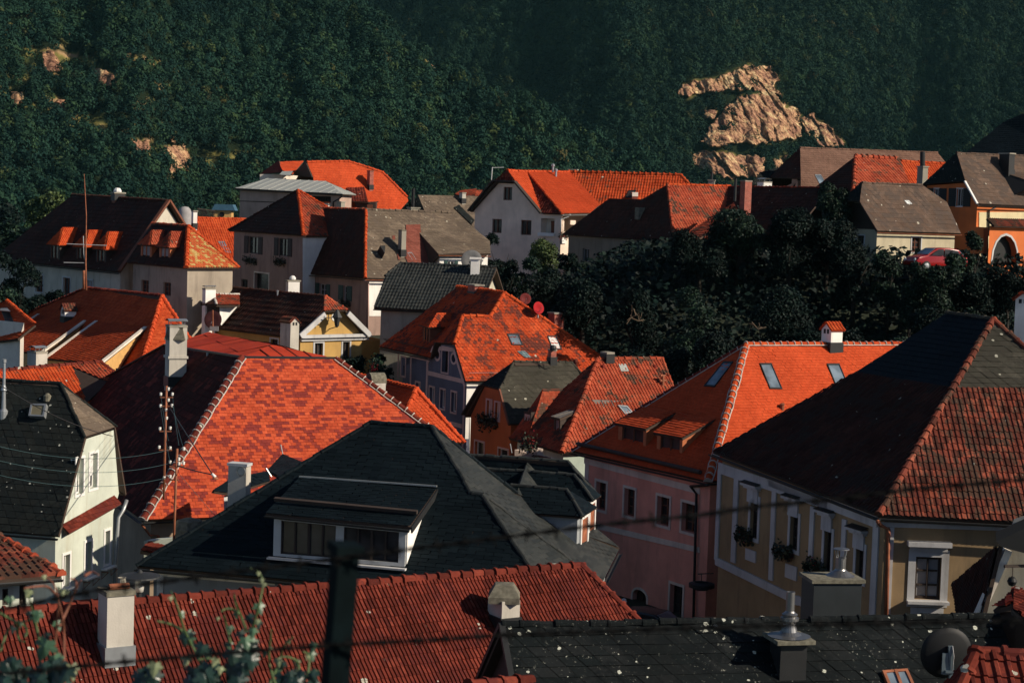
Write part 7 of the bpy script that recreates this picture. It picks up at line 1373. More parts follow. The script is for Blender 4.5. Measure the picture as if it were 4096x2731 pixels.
# ------------------------------------------------------------------ trees and shrubs of the bank
BK = 'trees and shrubs on the dark bank'
for a in (
    (2010, 925, 150, 150, 'ivy covered tree hugging the white gable house, left of its windows', L_DARK, 3400), (2030, 1040, 110, 147, 'dark shrub at the foot of the ivy covered tree', L_DARK, 1500),
    (2195, 968, 150, 151, 'yellow-green bush below the loggia of the white gable house', L_LIGHT, 2400), (2110, 1030, 100, 146, 'small mid-green shrub between the ivy tree and the yellow-green bush', L_MID, 1300), (2275, 1000, 80, 150, 'dark slim shrub at the left end of the brown hip house', L_DARK, 1100),
    (2350, 1065, 120, 142, 'shrub under the first window of the brown hip house', L_MID, 1500), (2450, 1040, 140, 141, 'shrub under the second window of the brown hip house', L_MID, 1700), (2550, 1065, 120, 139, 'shrub before the bare block wall', L_MID, 1500), (2675, 985, 120, 138, 'round dark tree right of the white framed window', L_DARK, 2200),
    (2960, 868, 330, 128, 'wide dark tree with a flat sunlit top in front of the low dark roof', L_MID, 6000), (2800, 925, 230, 126, 'left shoulder of the dark bank canopy under the striped lean-to roof', L_DARK, 3600), (3160, 860, 250, 126, 'tall dark tree left of the timber barn gable', L_DARK, 4200),
    (3345, 728, 150, 134, 'tree rising highest against the lichen barn roof', L_MID, 3000), (3310, 880, 220, 127, 'dark tree in front of the timber gable', L_DARK, 3600), (3420, 985, 200, 124, 'dark tree below the timber gable window', L_DARK, 3000), (3560, 1000, 150, 123, 'shrub below the cream barn wall', L_MID, 2200),
    (3650, 1000, 130, 120, 'low shrub in front of the parked red car', L_MID, 1800), (3810, 985, 130, 121, 'shrub hiding the tail of the red car', L_MID, 1700), (3690, 1004, 150, 121, 'bushy shrub before the front wheel of the red car', L_MID, 2000), (3760, 1000, 160, 119, 'bushy shrub hiding the wheels of the red car', L_MID, 1700), (3905, 920, 90, 127, 'slim pointed shrub left of the orange archway', L_MID, 1500), (3900, 1030, 190, 121, 'round shrub in front of the orange archway', L_DARK, 2400), (4040, 1010, 190, 121, 'dark shrub at the right picture edge under the archway', L_DARK, 2400),
    (2800, 1090, 330, 113, 'big tree with pale teal leaf tips in the middle of the bank', L_MID, 5200), (2560, 1130, 260, 117, 'dark tree above the red verge roof', L_DARK, 3000), (2330, 1130, 240, 122, 'dark tree behind the red satellite dishes', L_DARK, 2800), (2180, 1090, 170, 132, 'dark shrub above the dark ribbed roof end', L_DARK, 1800), (3080, 1120, 300, 114, 'dark tree right of the pale tipped bank tree', L_DARK, 3400),
    (3330, 1160, 300, 112, 'dark tree above the white tiled chimney', L_DARK, 3400), (3590, 1145, 190, 105, 'tree with lighter upright top right of the white tiled chimney', L_MID, 3200), (3740, 1150, 260, 108, 'dark tree between the light topped tree and the round shrub', L_DARK, 2800), (3920, 1125, 170, 102, 'round bright tipped shrub beside the tall white chimney', L_MID, 2800), (4060, 1150, 200, 106, 'dark tree behind the tall white chimney', L_DARK, 2400),
    (2480, 1290, 280, 108, 'low dark shrub with a dead branch above the red verge roof', L_DARK, 2000), (2900, 1290, 260, 104, 'dark shrub behind the pink house ridge', L_DARK, 2200), (3150, 1290, 220, 103, 'shrub left of the white tiled chimney', L_MID, 2200), (3430, 1290, 260, 102, 'dark shrub behind the ridge right of the white tiled chimney', L_DARK, 2200), (2700, 1330, 200, 105, 'dark shrub left of the pink house apex', L_DARK, 1800)):
    tree_px(*a[:4], a[4], mat=a[5], n=int(a[6] * 2.8), leaf=.155, group=BK, name='leafy_tree' if a[2] > 140 else 'garden_shrub', cat='tree' if a[2] > 140 else 'shrub')
for a in ((55, 985, 190, 128, 'dark tree at the left edge beside the brown farmhouse', L_DARK, 3200), (30, 1080, 170, 118, 'reddish dark tree under the farmhouse eave at the left edge', L_MID, 2400), (120, 1185, 150, 133, 'shrub below the first farmhouse window', L_DARK, 1600), (225, 1165, 90, 133, 'shrub below the second farmhouse window', L_DARK, 1300),
    (170, 735, 220, 330, 'pale green round tree beyond the farmhouse ridge', L_LIGHT, 2600), (40, 790, 170, 320, 'dark tree beyond the farmhouse roof at the left edge', L_DARK, 1800), (90, 870, 150, 300, 'shrub beyond the farmhouse roof slope', L_MID, 1500), (520, 770, 110, 300, 'tree behind the farmhouse chimney', L_MID, 1500), (690, 800, 130, 290, 'tree right of the sunlit farmhouse gable', L_MID, 1500), (820, 820, 110, 285, 'tree behind the tiny garden shed', L_DARK, 1300),
    (1640, 720, 150, 330, 'tree behind the right end of the great orange roof', L_MID, 1500), (1800, 735, 160, 330, 'tree behind the distant lichen roof', L_DARK, 1500), (1900, 700, 120, 340, 'tree left of the aerial mast', L_MID, 1300), (2830, 690, 130, 330, 'tree behind the ribbed orange roof end', L_DARK, 1400), (2960, 690, 140, 330, 'tree behind the little brick chimney', L_MID, 1400), (3060, 680, 110, 330, 'tree left of the dark annex', L_MID, 1200),
    (1545, 1395, 80, 122, 'rose bush between the yellow gable and the blue-grey house', L_DARK, 1200), (1510, 1400, 90, 119, 'dark shrub in the yard beside the yellow gable', L_DARK, 1200), (1420, 1420, 80, 121, 'climbing plant at the foot of the yellow gable', L_DARK, 900)):
    tree_px(*a[:4], a[4], mat=a[5], n=int(a[6] * 2), leaf=.16 if a[3] < 200 else .55, name='leafy_tree' if a[2] > 100 else 'garden_shrub', cat='tree' if a[2] > 100 else 'shrub', group='trees and shrubs among the houses')
t = empty('red_rose_bush', P(cG(1060, 950), 118), 'small bush of red roses in the yard beside the blue-grey house', 'shrub'); mb = MB(); mr_ = MB()
for _ in range(260): leafquad(mb, P(cG(1085 + R_.gauss(0, 38), 900 + R_.gauss(0, 45)), 118 + R_.uniform(-.6, .6)), .22)
for _ in range(46): leafquad(mr_, P(cG(1058 + R_.gauss(0, 20), 905 + R_.gauss(0, 30)), 117.3 + R_.uniform(-.2, .2)), .13)
mb.build('foliage', L_MID, t); mr_.build('blossoms', M_FLOWERR, t)
# undergrowth over the bank
m = 60000; X_ = NR.uniform(0, 52, m); Y_ = NR.uniform(97, 150, m); Z_ = np.array([ground_z(x, y) for x, y in zip(X_, Y_)]) + NR.uniform(0, 1.5, m) ** 1.6
v, f = quads_from(np.stack([X_, Y_, Z_], 1), NR.normal(size=(m, 3)) * .6 + np.array([0, -.4, .7]), NR.uniform(.22, .55, m)); tag(mesh_np('undergrowth', v, f, L_DARK), None, None, None, 'stuff')
for pts, D in (([cI(655, 205), cI(690, 150), cI(735, 130), cI(715, 75)], 104), ([cI(690, 150), cI(760, 180)], 104), ([cI(1725, 190), cI(1780, 250), cI(1850, 230)], 100)):
    t = empty('dead_branch', P(pts[0], D), 'bare twisted dead branch catching light on the dark bank' if pts[0][0] < 2600 else 'bare twigs left of the white tiled chimney', 'branch', 'dead branches on the bank'); mb = MB().tube([P(p, D) for p in pts], .035, 5)
    for i in range(5): p = P(pts[1], D); q = p + Vector((R_.uniform(-.5, .5), R_.uniform(-.3, .3), R_.uniform(-.4, .7))); mb.tube([p, (p + q) / 2 + Vector((.05, 0, .06)), q], .018, 4)
    mb.build('twigs', M_TWIG, t)
# ------------------------------------------------------------------ fence in front: leaning post and two strands of barbed wire
FD = 5.8
po = empty('fence_post', P((1335, 2900), FD), 'dark green square metal fence post leaning in front of the red rib roof', 'fence post')
a = P((1381, 2206), FD); b = P((1326, 2900), FD); ax = (b - a).normalized(); r_ = Vector((.92, .39, 0)).normalized(); w_ = .068
r_ = (r_ - ax * r_.dot(ax)).normalized(); s_ = ax.cross(r_)
M_POST = mat_plain('green_post_paint', (.002, .0055, .0065), .8, .06, var=.35, scale=9)
MB().box((a + b) / 2, w_, .085, (b - a).length, r_, s_, ax).build('post', M_POST, po)
MB().box(a - ax * .012, w_ * 1.3, .11, .028, r_, s_, ax).build('post_cap', M_POST, po)
MB().box(a + ax * .018 + r_ * -.03, .02, .02, .05).build('wire_clip', M_IRON, po)
M_WIRE = mat_plain('barbed_wire_rust', (.007, .007, .007), .85, .08)
def barbed(pts, lb):
    p3 = [P(p, FD - .06) for p in pts]; o = empty('barbed_wire', p3[0], lb, 'barbed wire', 'barbed wire strands'); mb = MB(); L = 0
    path = []
    for p, q in zip(p3[:-1], p3[1:]):
        n = max(2, int((q - p).length / .012)); path += [p.lerp(q, i / n) for i in range(n)]
    for s in (0, math.pi):
        mb.tube([p + Vector((0, math.cos(i * .55 + s), math.sin(i * .55 + s))) * .0042 for i, p in enumerate(path)], .0040, 5)
    mb.v, mb.f = mb.v, mb.f; k = 5
    while k < len(path) - 2:
        p = path[k]; bb = MB()
        for t in range(2):
            v = Vector((R_.uniform(-.5, .5), R_.uniform(-.6, .6), R_.choice((-1, 1)) * R_.uniform(.6, 1))).normalized(); bb.tube([p - v * .026, p + v * .026], [.0022, .0034], 4)
        bb.tube([p - Vector((.012, 0, 0)), p, p + Vector((.012, 0, 0))], .0088, 6).build('barb', M_WIRE, o); k += R_.randint(7, 10)
    mb.build('strand', M_WIRE, o)
barbed([(-250, 2480), (0, 2438), (234, 2391), (388, 2358), (700, 2320), (935, 2288), (1385, 2228), (1720, 2185), (2018, 2147), (2420, 2096), (2800, 2060), (3043, 2023), (3323, 1999), (3651, 1955), (4096, 1918), (4400, 1885)], 'upper barbed wire strand rising from the left across the post')
barbed([(-250, 2715), (47, 2690), (421, 2653), (889, 2611), (1345, 2578), (1718, 2558), (2006, 2538), (2900, 2506), (3930, 2484), (4400, 2470)], 'lower barbed wire strand crossing the post and the lichen slate roof')
# ------------------------------------------------------------------ hop vines climbing the fence
LF = [(0, -.10), (.12, -.16), (.30, -.22), (.40, -.10), (.34, .04), (.46, .02), (.60, .14), (.54, .26), (.44, .30), (.26, .26), (.30, .42), (.22, .62), (.08, .84), (0, .95)]
LF = LF + [(-x, y) for x, y in LF[-2:0:-1]]
def leaf(mb, c, size, up, nrm):
    up = Vector(up).normalized(); nrm = Vector(nrm).normalized(); sx = up.cross(nrm).normalized(); nrm = sx.cross(up); n = len(LF); droop = R_.uniform(.05, .3); vs = [c + up * (.28 * size)]
    vs = [c + nrm * .0 + up * .2 * size]
    for x, y in LF:
        x *= R_.uniform(.93, 1.07); vs.append(c + sx * x * size + up * y * size + nrm * size * (-.35 * abs(x) * .9 - droop * max(0, y) ** 2 + R_.uniform(-.02, .02)))
    mb.add(vs, [(0, i + 1, (i + 1) % n + 1) for i in range(n)])
L_HOP = mat_leaf('hop_leaf', [(0, (.03, .085, .05)), (1, (.07, .14, .075))], .42, .5, 9., .35); L_HOPL = mat_leaf('young_hop_leaf', [(0, (.12, .16, .08)), (1, (.26, .29, .16))], .55, .4, 9., .3); L_HOPD = mat_leaf('hop_leaf_shaded', [(0, (.008, .026, .022)), (1, (.018, .045, .034))], .35, .5, 9., .35)  # the darkest copy puts shade into the leaf colour
M_STEM = mat_plain('hop_stem', (.07, .11, .04), .6); M_STEMR = mat_plain('reddish_hop_stem', (.20, .075, .045), .6)
VD = 9.5
def vine(lb, stems, leaves, young, dark, red=False):
    o = empty('hop_vine', P(stems[0][0], VD), lb, 'vine', 'hop vines on the fence'); mb = MB()
    for s in stems:
        p = [P(q, VD + .06 * math.sin(i * 1.7)) for i, q in enumerate(s)]
        sm = [];
        for i in range(len(p) - 1):
            p0, p1, p2, p3 = p[max(i - 1, 0)], p[i], p[i + 1], p[min(i + 2, len(p) - 1)]
            for k in range(6): t = k / 6; sm.append(.5 * ((2 * p1) + (p2 - p0) * t + (2 * p0 - 5 * p1 + 4 * p2 - p3) * t * t + (3 * p1 - p0 - 3 * p2 + p3) * t ** 3))
        sm.append(p[-1]); n = len(sm); mb.tube(sm, [.0085 * (1 - .6 * i / n) for i in range(n)], 6)
    mb.build('stem', M_STEMR if red else M_STEM, o, True)
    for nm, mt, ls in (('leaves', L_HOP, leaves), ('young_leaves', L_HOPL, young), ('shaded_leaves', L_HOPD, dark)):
        if not ls: continue
        lm = MB()
        for x, y, s in ls:
            d = VD + R_.uniform(-.12, .12); leaf(lm, P((x, y), d), s / FPX * d * .95, (R_.uniform(-.45, .45), -.25, -1), (R_.uniform(-.5, .6), -1, R_.uniform(.1, .7)))
        lm.build(nm, mt, o)
def scat(x0, y0, x1, y1, n, s0, s1): return [(R_.uniform(x0, x1), R_.uniform(y0, y1), R_.uniform(s0, s1)) for _ in range(n)]
vine('hop vine reaching highest at the left, over the mossy strip roof', [[cT(600, 1700), cT(640, 1250), cT(680, 760), cT(690, 560), cT(620, 380), cT(540, 310)], [cT(690, 560), cT(560, 430), cT(400, 430), cT(280, 450)], [cT(760, 1600), cT(755, 1000), cT(740, 800), cT(700, 620)], [cT(700, 900), cT(820, 640), cT(900, 440), cT(960, 350)], [cT(905, 430), cT(890, 350), cT(830, 335)], [cT(1000, 300), cT(1090, 255), cT(1165, 290)]],
    [(*cT(545, 1085), 95), (*cT(640, 1260), 70), (*cT(680, 850), 42), (*cT(460, 740), 50), (*cT(330, 480), 34)], [(*cT(850, 1370), 68), (*cT(520, 300), 22), (*cT(740, 470), 32), (*cT(690, 440), 22), (*cT(790, 470), 20)], [(*cT(650, 1330), 90), (*cT(560, 980), 34), *scat(*cT(380, 1320), *cT(800, 1600), 16, 45, 90), *scat(*cT(0, 1280), *cT(220, 1600), 14, 40, 80)], True)
vine('hop vine curling at the left picture edge over the red rib roof', [[cT(480, 1150), cT(430, 900), cT(370, 670), cT(330, 500)], [cT(0, 740), cT(120, 810), cT(220, 850), cT(400, 810)], [cT(220, 850), cT(205, 960), cT(230, 1060), cT(290, 1080)], [cT(230, 850), cT(290, 890), cT(320, 960), cT(300, 1020)], [cT(0, 1200), cT(90, 950), cT(190, 860)]],
    [(*cT(440, 730), 48), (*cT(120, 560), 40)], [(*cT(250, 860), 22), (*cT(160, 910), 30), (*cT(300, 985), 20), (*cT(350, 480), 36)], [(*cT(360, 730), 40), *scat(*cT(0, 1350), *cT(300, 1600), 10, 40, 80)])
vine('hop vine standing in the middle of the red rib roof, left of the post', [[cU(1000, 1700), cU(1120, 1150), cU(1220, 860), cU(1290, 600), cU(1325, 400), cU(1290, 270), cU(1180, 205)], [cU(1130, 950), cU(1080, 800), cU(1010, 640), cU(985, 500)], [cU(1040, 740), cU(960, 690), cU(880, 690), cU(840, 720)], [cU(945, 1090), cU(900, 900), cU(870, 770)]],
    [(*cU(1280, 640), 50), (*cU(1210, 930), 44), (*cU(1120, 1040), 60), (*cU(940, 900), 34), (*cU(920, 1090), 36), (*cU(1190, 1060), 56), (*cU(1010, 740), 28)], [(*cU(1310, 340), 22), (*cU(1345, 390), 24), (*cU(1280, 260), 18), (*cU(800, 790), 16), (*cU(1270, 820), 24)], [(*cU(1160, 770), 46), (*cU(1270, 840), 36), (*cU(1130, 1200), 100), (*cU(1080, 1130), 70), (*cU(1210, 1100), 70), (*cU(1060, 960), 46), *scat(*cU(950, 1150), *cU(1200, 1560), 16, 50, 95)])
vine('slender hop vine left of the tall middle vine, near the chimney', [[cU(620, 1350), cU(500, 1130), cU(400, 920), cU(320, 650), cU(240, 475)], [cU(370, 940), cU(270, 880), cU(180, 850), cU(80, 830)], [cU(1000, 1600), cU(850, 1370), cU(720, 1270), cU(560, 1290)]],
    [(*cU(440, 960), 62), (*cU(370, 730), 30), (*cU(470, 1030), 44)], [(*cU(240, 550), 20), (*cU(430, 1260), 46), (*cU(780, 1280), 40), (*cU(830, 1380), 34), (*cU(60, 1340), 62)], [(*cU(620, 1120), 70), (*cU(390, 1010), 52), (*cU(680, 1170), 60), *scat(*cU(480, 1330), *cU(760, 1560), 18, 50, 90), *scat(*cU(-180, 1300), *cU(60, 1560), 8, 50, 80)])
vine('low tangle of hop shoots beside the fence post', [[cU(1400, 1600), cU(1500, 1350), cU(1580, 1120), cU(1680, 1020)], [cU(1760, 1560), cU(1740, 1330), cU(1650, 1260), cU(1540, 1250)], [cU(1850, 1500), cU(1870, 1250), cU(1800, 1190)], [cU(1480, 1600), cU(1400, 1300), cU(1420, 1000), cU(1425, 930)]],
    [(*cU(1350, 1200), 28), (*cU(1480, 1400), 44), (*cU(1900, 1210), 40), (*cU(1920, 1420), 36), (*cU(1930, 1100), 44)], [(*cU(1500, 1280), 40), (*cU(1730, 1290), 34), (*cU(1620, 1060), 20), (*cU(1730, 1400), 38), (*cU(1420, 1140), 18), (*cU(1860, 1240), 24)], [(*cU(1560, 1320), 40), *scat(*cU(1400, 1420), *cU(1960, 1590), 18, 35, 65)])
# hillside at the fence foot, below the picture
# ------------------------------------------------------------------ poles, wires and masts between the roofs
M_WIREB = mat_plain('power_line', (.04, .08, .085), .6, .2); M_PORC = mat_plain('porcelain', (.72, .70, .64), .25, .6)
def upole(top, bot, D, arms, lb, ins):
    o = empty('utility_pole', P(bot, D), lb, 'utility pole', 'rusty utility poles'); t = P(top, D); b = P(bot, D); MB().tube([b - ZU * .8, t], .045, 8).build('pole', M_RUST, o, True)
    am = MB()
    for y, x0, x1 in arms: am.bar(P((x0, y), D), P((x1, y), D), .05)
    if arms: am.build('cross_arm', M_RUST, o)
    for x, y in ins: MB().lathe(P((x, y), D) - ZU * .02, [(.0, .10), (.05, .09), (.055, .04), (.035, .03), (.055, 0), (.02, -.04), (0, -.05)], 8).build('insulator', M_PORC, o)
    return o
upole(cK(1425, 92), cK(1404, 890), 73, [(cK(0, 190)[1], cK(1370, 0)[0], cK(1480, 0)[0]), (cK(0, 265)[1], cK(1372, 0)[0], cK(1472, 0)[0]), (cK(0, 480)[1], cK(1365, 0)[0], cK(1465, 0)[0]), (cK(0, 640)[1], cK(1360, 0)[0], cK(1470, 0)[0])], 'rusty utility pole with white insulators before the dark side of the checkered roof', [cK(x, y) for x, y in ((1375, 165), (1474, 165), (1440, 120), (1440, 215), (1372, 265), (1470, 262), (1420, 300), (1425, 370), (1368, 460), (1456, 455), (1362, 618), (1456, 625), (1455, 745), (1404, 878))])
upole(cK(1515, 628), cK(1480, 1500), 66, [(cK(0, 780)[1], cK(1450, 0)[0], cK(1580, 0)[0]), (cK(0, 895)[1], cK(1450, 0)[0], cK(1530, 0)[0])], 'shorter rusty utility pole standing on the dark slate eave', [cK(x, y) for x, y in ((1572, 632), (1570, 755), (1455, 870), (1530, 720), (1530, 760))])
MB().lathe(P(cK(1480, 1540), 66), [(.16, -.1), (.14, .05), (.06, .25), (.05, .3)], 10).build('pole_foot', M_ZINC, bpy.data.objects['utility_pole.001'])
def wire(name, lb, a, b, r=.009, sag=.3, cat='power line', mat=None):
    n = 14; pts = [a.lerp(b, i / n) - ZU * sag * 4 * (i / n) * (1 - i / n) for i in range(n + 1)]; o = MB().tube(pts, r, 5).build(name, mat or M_WIREB, None, True, a); tag(o, lb, cat, 'wires strung between the houses'); return o
for i, (y0, y1, y2) in enumerate(((548, 560, 632), (672, 680, 748), (797, 806, 865))):
    nm = ('uppermost', 'second', 'lowest')[i]; wire('power_line', f'{nm} pale power line running left over the grey slate roof', P(cK(1470, y2), 66.5), P(cK(-400, y0 - 50), 50), .008, .5)
for p, q, lb in (((1375, 170), (1440, 560), 'thin line from the left insulators down the tall utility pole'), ((1474, 170), (1530, 600), 'thin line from the right insulators down to the short pole'), ((1478, 260), (1570, 625), 'outermost thin line between the two utility poles'), ((1372, 268), (1455, 745), 'thin line crossing behind the tall utility pole')): wire('power_line', lb, P(cK(*p), 73), P(cK(*q), 66.2), .008, .1)
wire('stay_wire', 'dark stay wire from the tall pole to the street lamp on the checkered roof', P(cK(1455, 285), 73), P(cK(1815, 845), 64), .022, .0, 'stay wire', M_IRON); wire('stay_wire', 'short dark stay from the short pole to the street lamp', P(cK(1520, 775), 66), P(cK(1815, 850), 64), .022, .02, 'stay wire', M_IRON)
wire('stay_wire', 'dark cable sweeping over the grey slate roof skylight', P(cK(0, 85), 58), P(cK(960, 520), 70), .016, .2, 'stay wire', M_IRON); wire('stay_wire', 'thin wire ending on the dark slate slope left of the long dormer', P(cK(1530, 840), 66), P(cL(385, 1262), 66.5), .008, .05, 'stay wire')
l = empty('street_lamp', P(cK(1840, 870), 64), 'small hanging street lamp held by two stays before the checkered roof', 'street lamp'); MB().tube([P(cK(1812, 842), 64), P(cK(1842, 872), 64)], [.05, .06], 8).build('lamp_head', M_PORC, l, True); MB().lathe(P(cK(1842, 885), 64), [(.10, -.02), (.12, 0), (.05, .06), (0, .07)], 10).build('lamp_shade', M_RUST, l)
m = empty('tv_aerial', P(cA(735, 1180), 112), 'tall rusty aerial mast rising from the red hip roof before the farmhouse', 'aerial'); MB().tube([P(cA(737, 1200), 112), P(cA(733, 960), 112), P(cA(738, 560), 112), P(cA(720, 205), 112)], [.07, .05, .035, .02], 6).tube([P(cA(718, 1190), 112), P(cA(718, 1030), 112)], .1, 6).build('mast', M_RUST, m, True)
am = MB()
for x0, y0, x1, y1 in ((570, 803, 912, 817), (545, 962, 725, 966), (712, 735, 716, 890), (716, 890, 733, 960)): am.tube([P(cA(x0, y0), 112), P(cA(x1, y1), 112)], .022, 5)
am.build('aerial_rods', M_TRIMG, m)
# dark lamp in the yard, near satellite dish
l = empty('yard_lamp', P(cP(1195, 860), 60), 'flat hatted dark yard lamp behind the tall plastered chimney', 'lamp'); c = P(cP(1195, 655), 60)
MB().lathe(c, [(.68, -.02), (.66, .03), (.12, .13), (.05, .22), (0, .22)], 24).lathe(c, [(.67, -.025), (.1, -.01), (0, 0)], 24).build('lamp_hat', M_IRON, l); MB().lathe(c - ZU * .5, [(.13, .48), (.16, .25), (.13, 0), (0, 0)], 14).build('lamp_glass', M_PORC, l, True); MB().tube([c - ZU * .5, c - ZU * 8], .07, 8).build('lamp_pole', M_IRON, l)
s = empty('satellite_dish', P(cS(1710, 1700), 39), 'large black satellite dish seen from behind, bottom right', 'satellite dish'); c = P(cS(1690, 1312), 39); R = 228 / Z238 / FPX * 39; ax = Vector((-.12, 1, .12))
MB().lathe(c, [(0, -.14 * R), (.4 * R, -.11 * R), (.8 * R, -.02 * R), (R, .05 * R), (R * 1.01, .07 * R), (.8 * R, .0), (.4 * R, -.08 * R), (0, -.11 * R)], 36, ax).build('reflector', M_BLACK, s, True)
k_ = P(cS(1715, 1300), 38.85); MB().box(P(cS(1690, 1400), 38.85), .20, .05, .45).bar(P(cS(1725, 1250), 38.85), P(cS(1735, 1720), 38.9), .10).bar(P(cS(1680, 1468), 38.8), P(cS(1765, 1470), 38.8), .05).build('mount', mat_plain('dish_mount', (.12, .16, .18), .5, .5, .3), s)
MB().tube([P(cS(1740, 1250), 38.8), P(cS(1752, 1340), 38.78), P(cS(1738, 1460), 38.8)], .012, 5).build('cable', M_CURT, s, True)
H = House('bottom_ridge_house', 'row of red ridge tiles just showing at the bottom edge below the slate gable', cR(250, 1585), 37, 14)
a = P(cR(150, 1600), 37); b = P(cR(690, 1540), 38.3); dn = Vector((.2, -.97, 0)); roof(H.o, [[a, b, b + dn * 3 - ZU * 2.5, a + dn * 3 - ZU * 2.5], [a, b, b - dn * 3 - ZU * 2.5, a - dn * 3 - ZU * 2.5]], T_RED, 'rib'); ridge(H.o, [a, b], T_RED, .13, .42, None, 1.3); walls(H.o, [a + dn * 3 - ZU * 2.5, b + dn * 3 - ZU * 2.5, b - dn * 3 - ZU * 2.5, a - dn * 3 - ZU * 2.5], 3, CREAM, .3)
# ------------------------------------------------------------------ cars and the person in the lane
def car(loc, ang, col, lb, name='parked_car'):
    o = empty(name, loc, lb, 'car'); f = rot2(ang); s = Vector((-f.y, f.x, 0)); loc = Vector(loc)
    prof = [(-1.95, .32), (-2.0, .75), (-1.85, .95), (-1.75, 1.0), (-1.35, 1.42), (-.6, 1.52), (.35, 1.48), (1.05, 1.02), (1.75, .88), (1.98, .65), (1.95, .32)]
    bm = bmesh.new(); rows = []
    for y, tuck in ((-.84, .0), (-.60, 1.), (.60, 1.), (.84, 0)):
        rows.append([bm.verts.new(loc + f * x + s * (y * (1 if z < 1.0 else (.84 if tuck == 0 else 1))) + ZU * (z - (0 if tuck else .03))) for x, z in prof])
    n = len(prof)
    for a, b in zip(rows[:-1], rows[1:]):
        for i in range(n): bm.faces.new((a[i], a[(i + 1) % n], b[(i + 1) % n], b[i]))
    bm.faces.new(rows[0][::-1]); bm.faces.new(rows[-1]); bmesh.ops.recalc_face_normals(bm, faces=bm.faces[:]); me = bpy.data.meshes.new('body'); me.from_pydata([tuple(v.co - loc) for v in bm.verts], [], [tuple(v.index for v in fc.verts) for fc in bm.faces] if not bm.verts.index_update() else []); bm.free()
    me.polygons.foreach_set('use_smooth', [True] * len(me.polygons)); me.materials.append(mat_plain(f'car_paint_{name}_{len(bpy.data.materials)}', col, .25, .6, var=.03)); ob = bpy.data.objects.new('body', me); COL.objects.link(ob); ob.parent = o; md = ob.modifiers.new('b', 'BEVEL'); md.width = .07; md.segments = 3
    for sd_ in (-1, 1):
        MB().prism([loc + f * x + s * sd_ * (.845 - .10 * (z - .95)) + ZU * z for x, z in ((-1.45, 1.0), (-1.15, 1.36), (-.2, 1.43), (-.15, 1.0))], s * sd_ * .012).build('side_window', M_GLASS, ob); MB().prism([loc + f * x + s * sd_ * (.845 - .10 * (z - .95)) + ZU * z for x, z in ((-.08, 1.0), (-.1, 1.43), (.3, 1.41), (.85, 1.02))], s * sd_ * .012).build('side_window', M_GLASS, ob)
        MB().lathe(loc + f * 1.93 + s * sd_ * .6 + ZU * .68, [(.12, 0), (.10, .05), (0, .06)], 10, f).build('headlight', M_WHITEP, ob)
        MB().box(loc - f * 1.93 + s * sd_ * .62 + ZU * .8, .08, .25, .22, f, s).build('tail_light', M_FLOWERR, ob)
        for x in (-1.2, 1.2):
            wh = MB().lathe(loc + f * x + s * sd_ * .72 + ZU * .31, [(0, -.02), (.2, 0), (.31, 0), (.31, .16), (.2, .17), (0, .14)], 18, s * sd_).build('wheel', M_BLACK, o)
            MB().lathe(loc + f * x + s * sd_ * .86 + ZU * .31, [(.19, .03), (.05, .05), (0, .05)], 12, s * sd_).build('rim', M_ZINC, wh)
    MB().prism([loc + f * x + s * y + ZU * z for x, y, z in ((1.02, -.68, 1.06), (1.02, .68, 1.06), (.42, .60, 1.47), (.42, -.60, 1.47))], f * .03).build('windscreen', M_GLASSB, ob); MB().prism([loc + f * x + s * y + ZU * z for x, y, z in ((-1.74, -.66, 1.05), (-1.74, .66, 1.05), (-1.40, .60, 1.39), (-1.40, -.60, 1.39))], f * -.03).build('rear_window', M_GLASSB, ob)
    return o
t = P(cD(1600, 1022), 125.5); car((t.x, t.y, t.z - 1.72), 200, (.28, .005, .005), 'bright red car parked by the cream barn wall behind shrubs')
t = P(cR(1745, 948), 80.2); car((t.x, t.y, t.z - 1.5), -30, (.03, .035, .04), 'dark car whose roof shows below the arched door of the pink house')
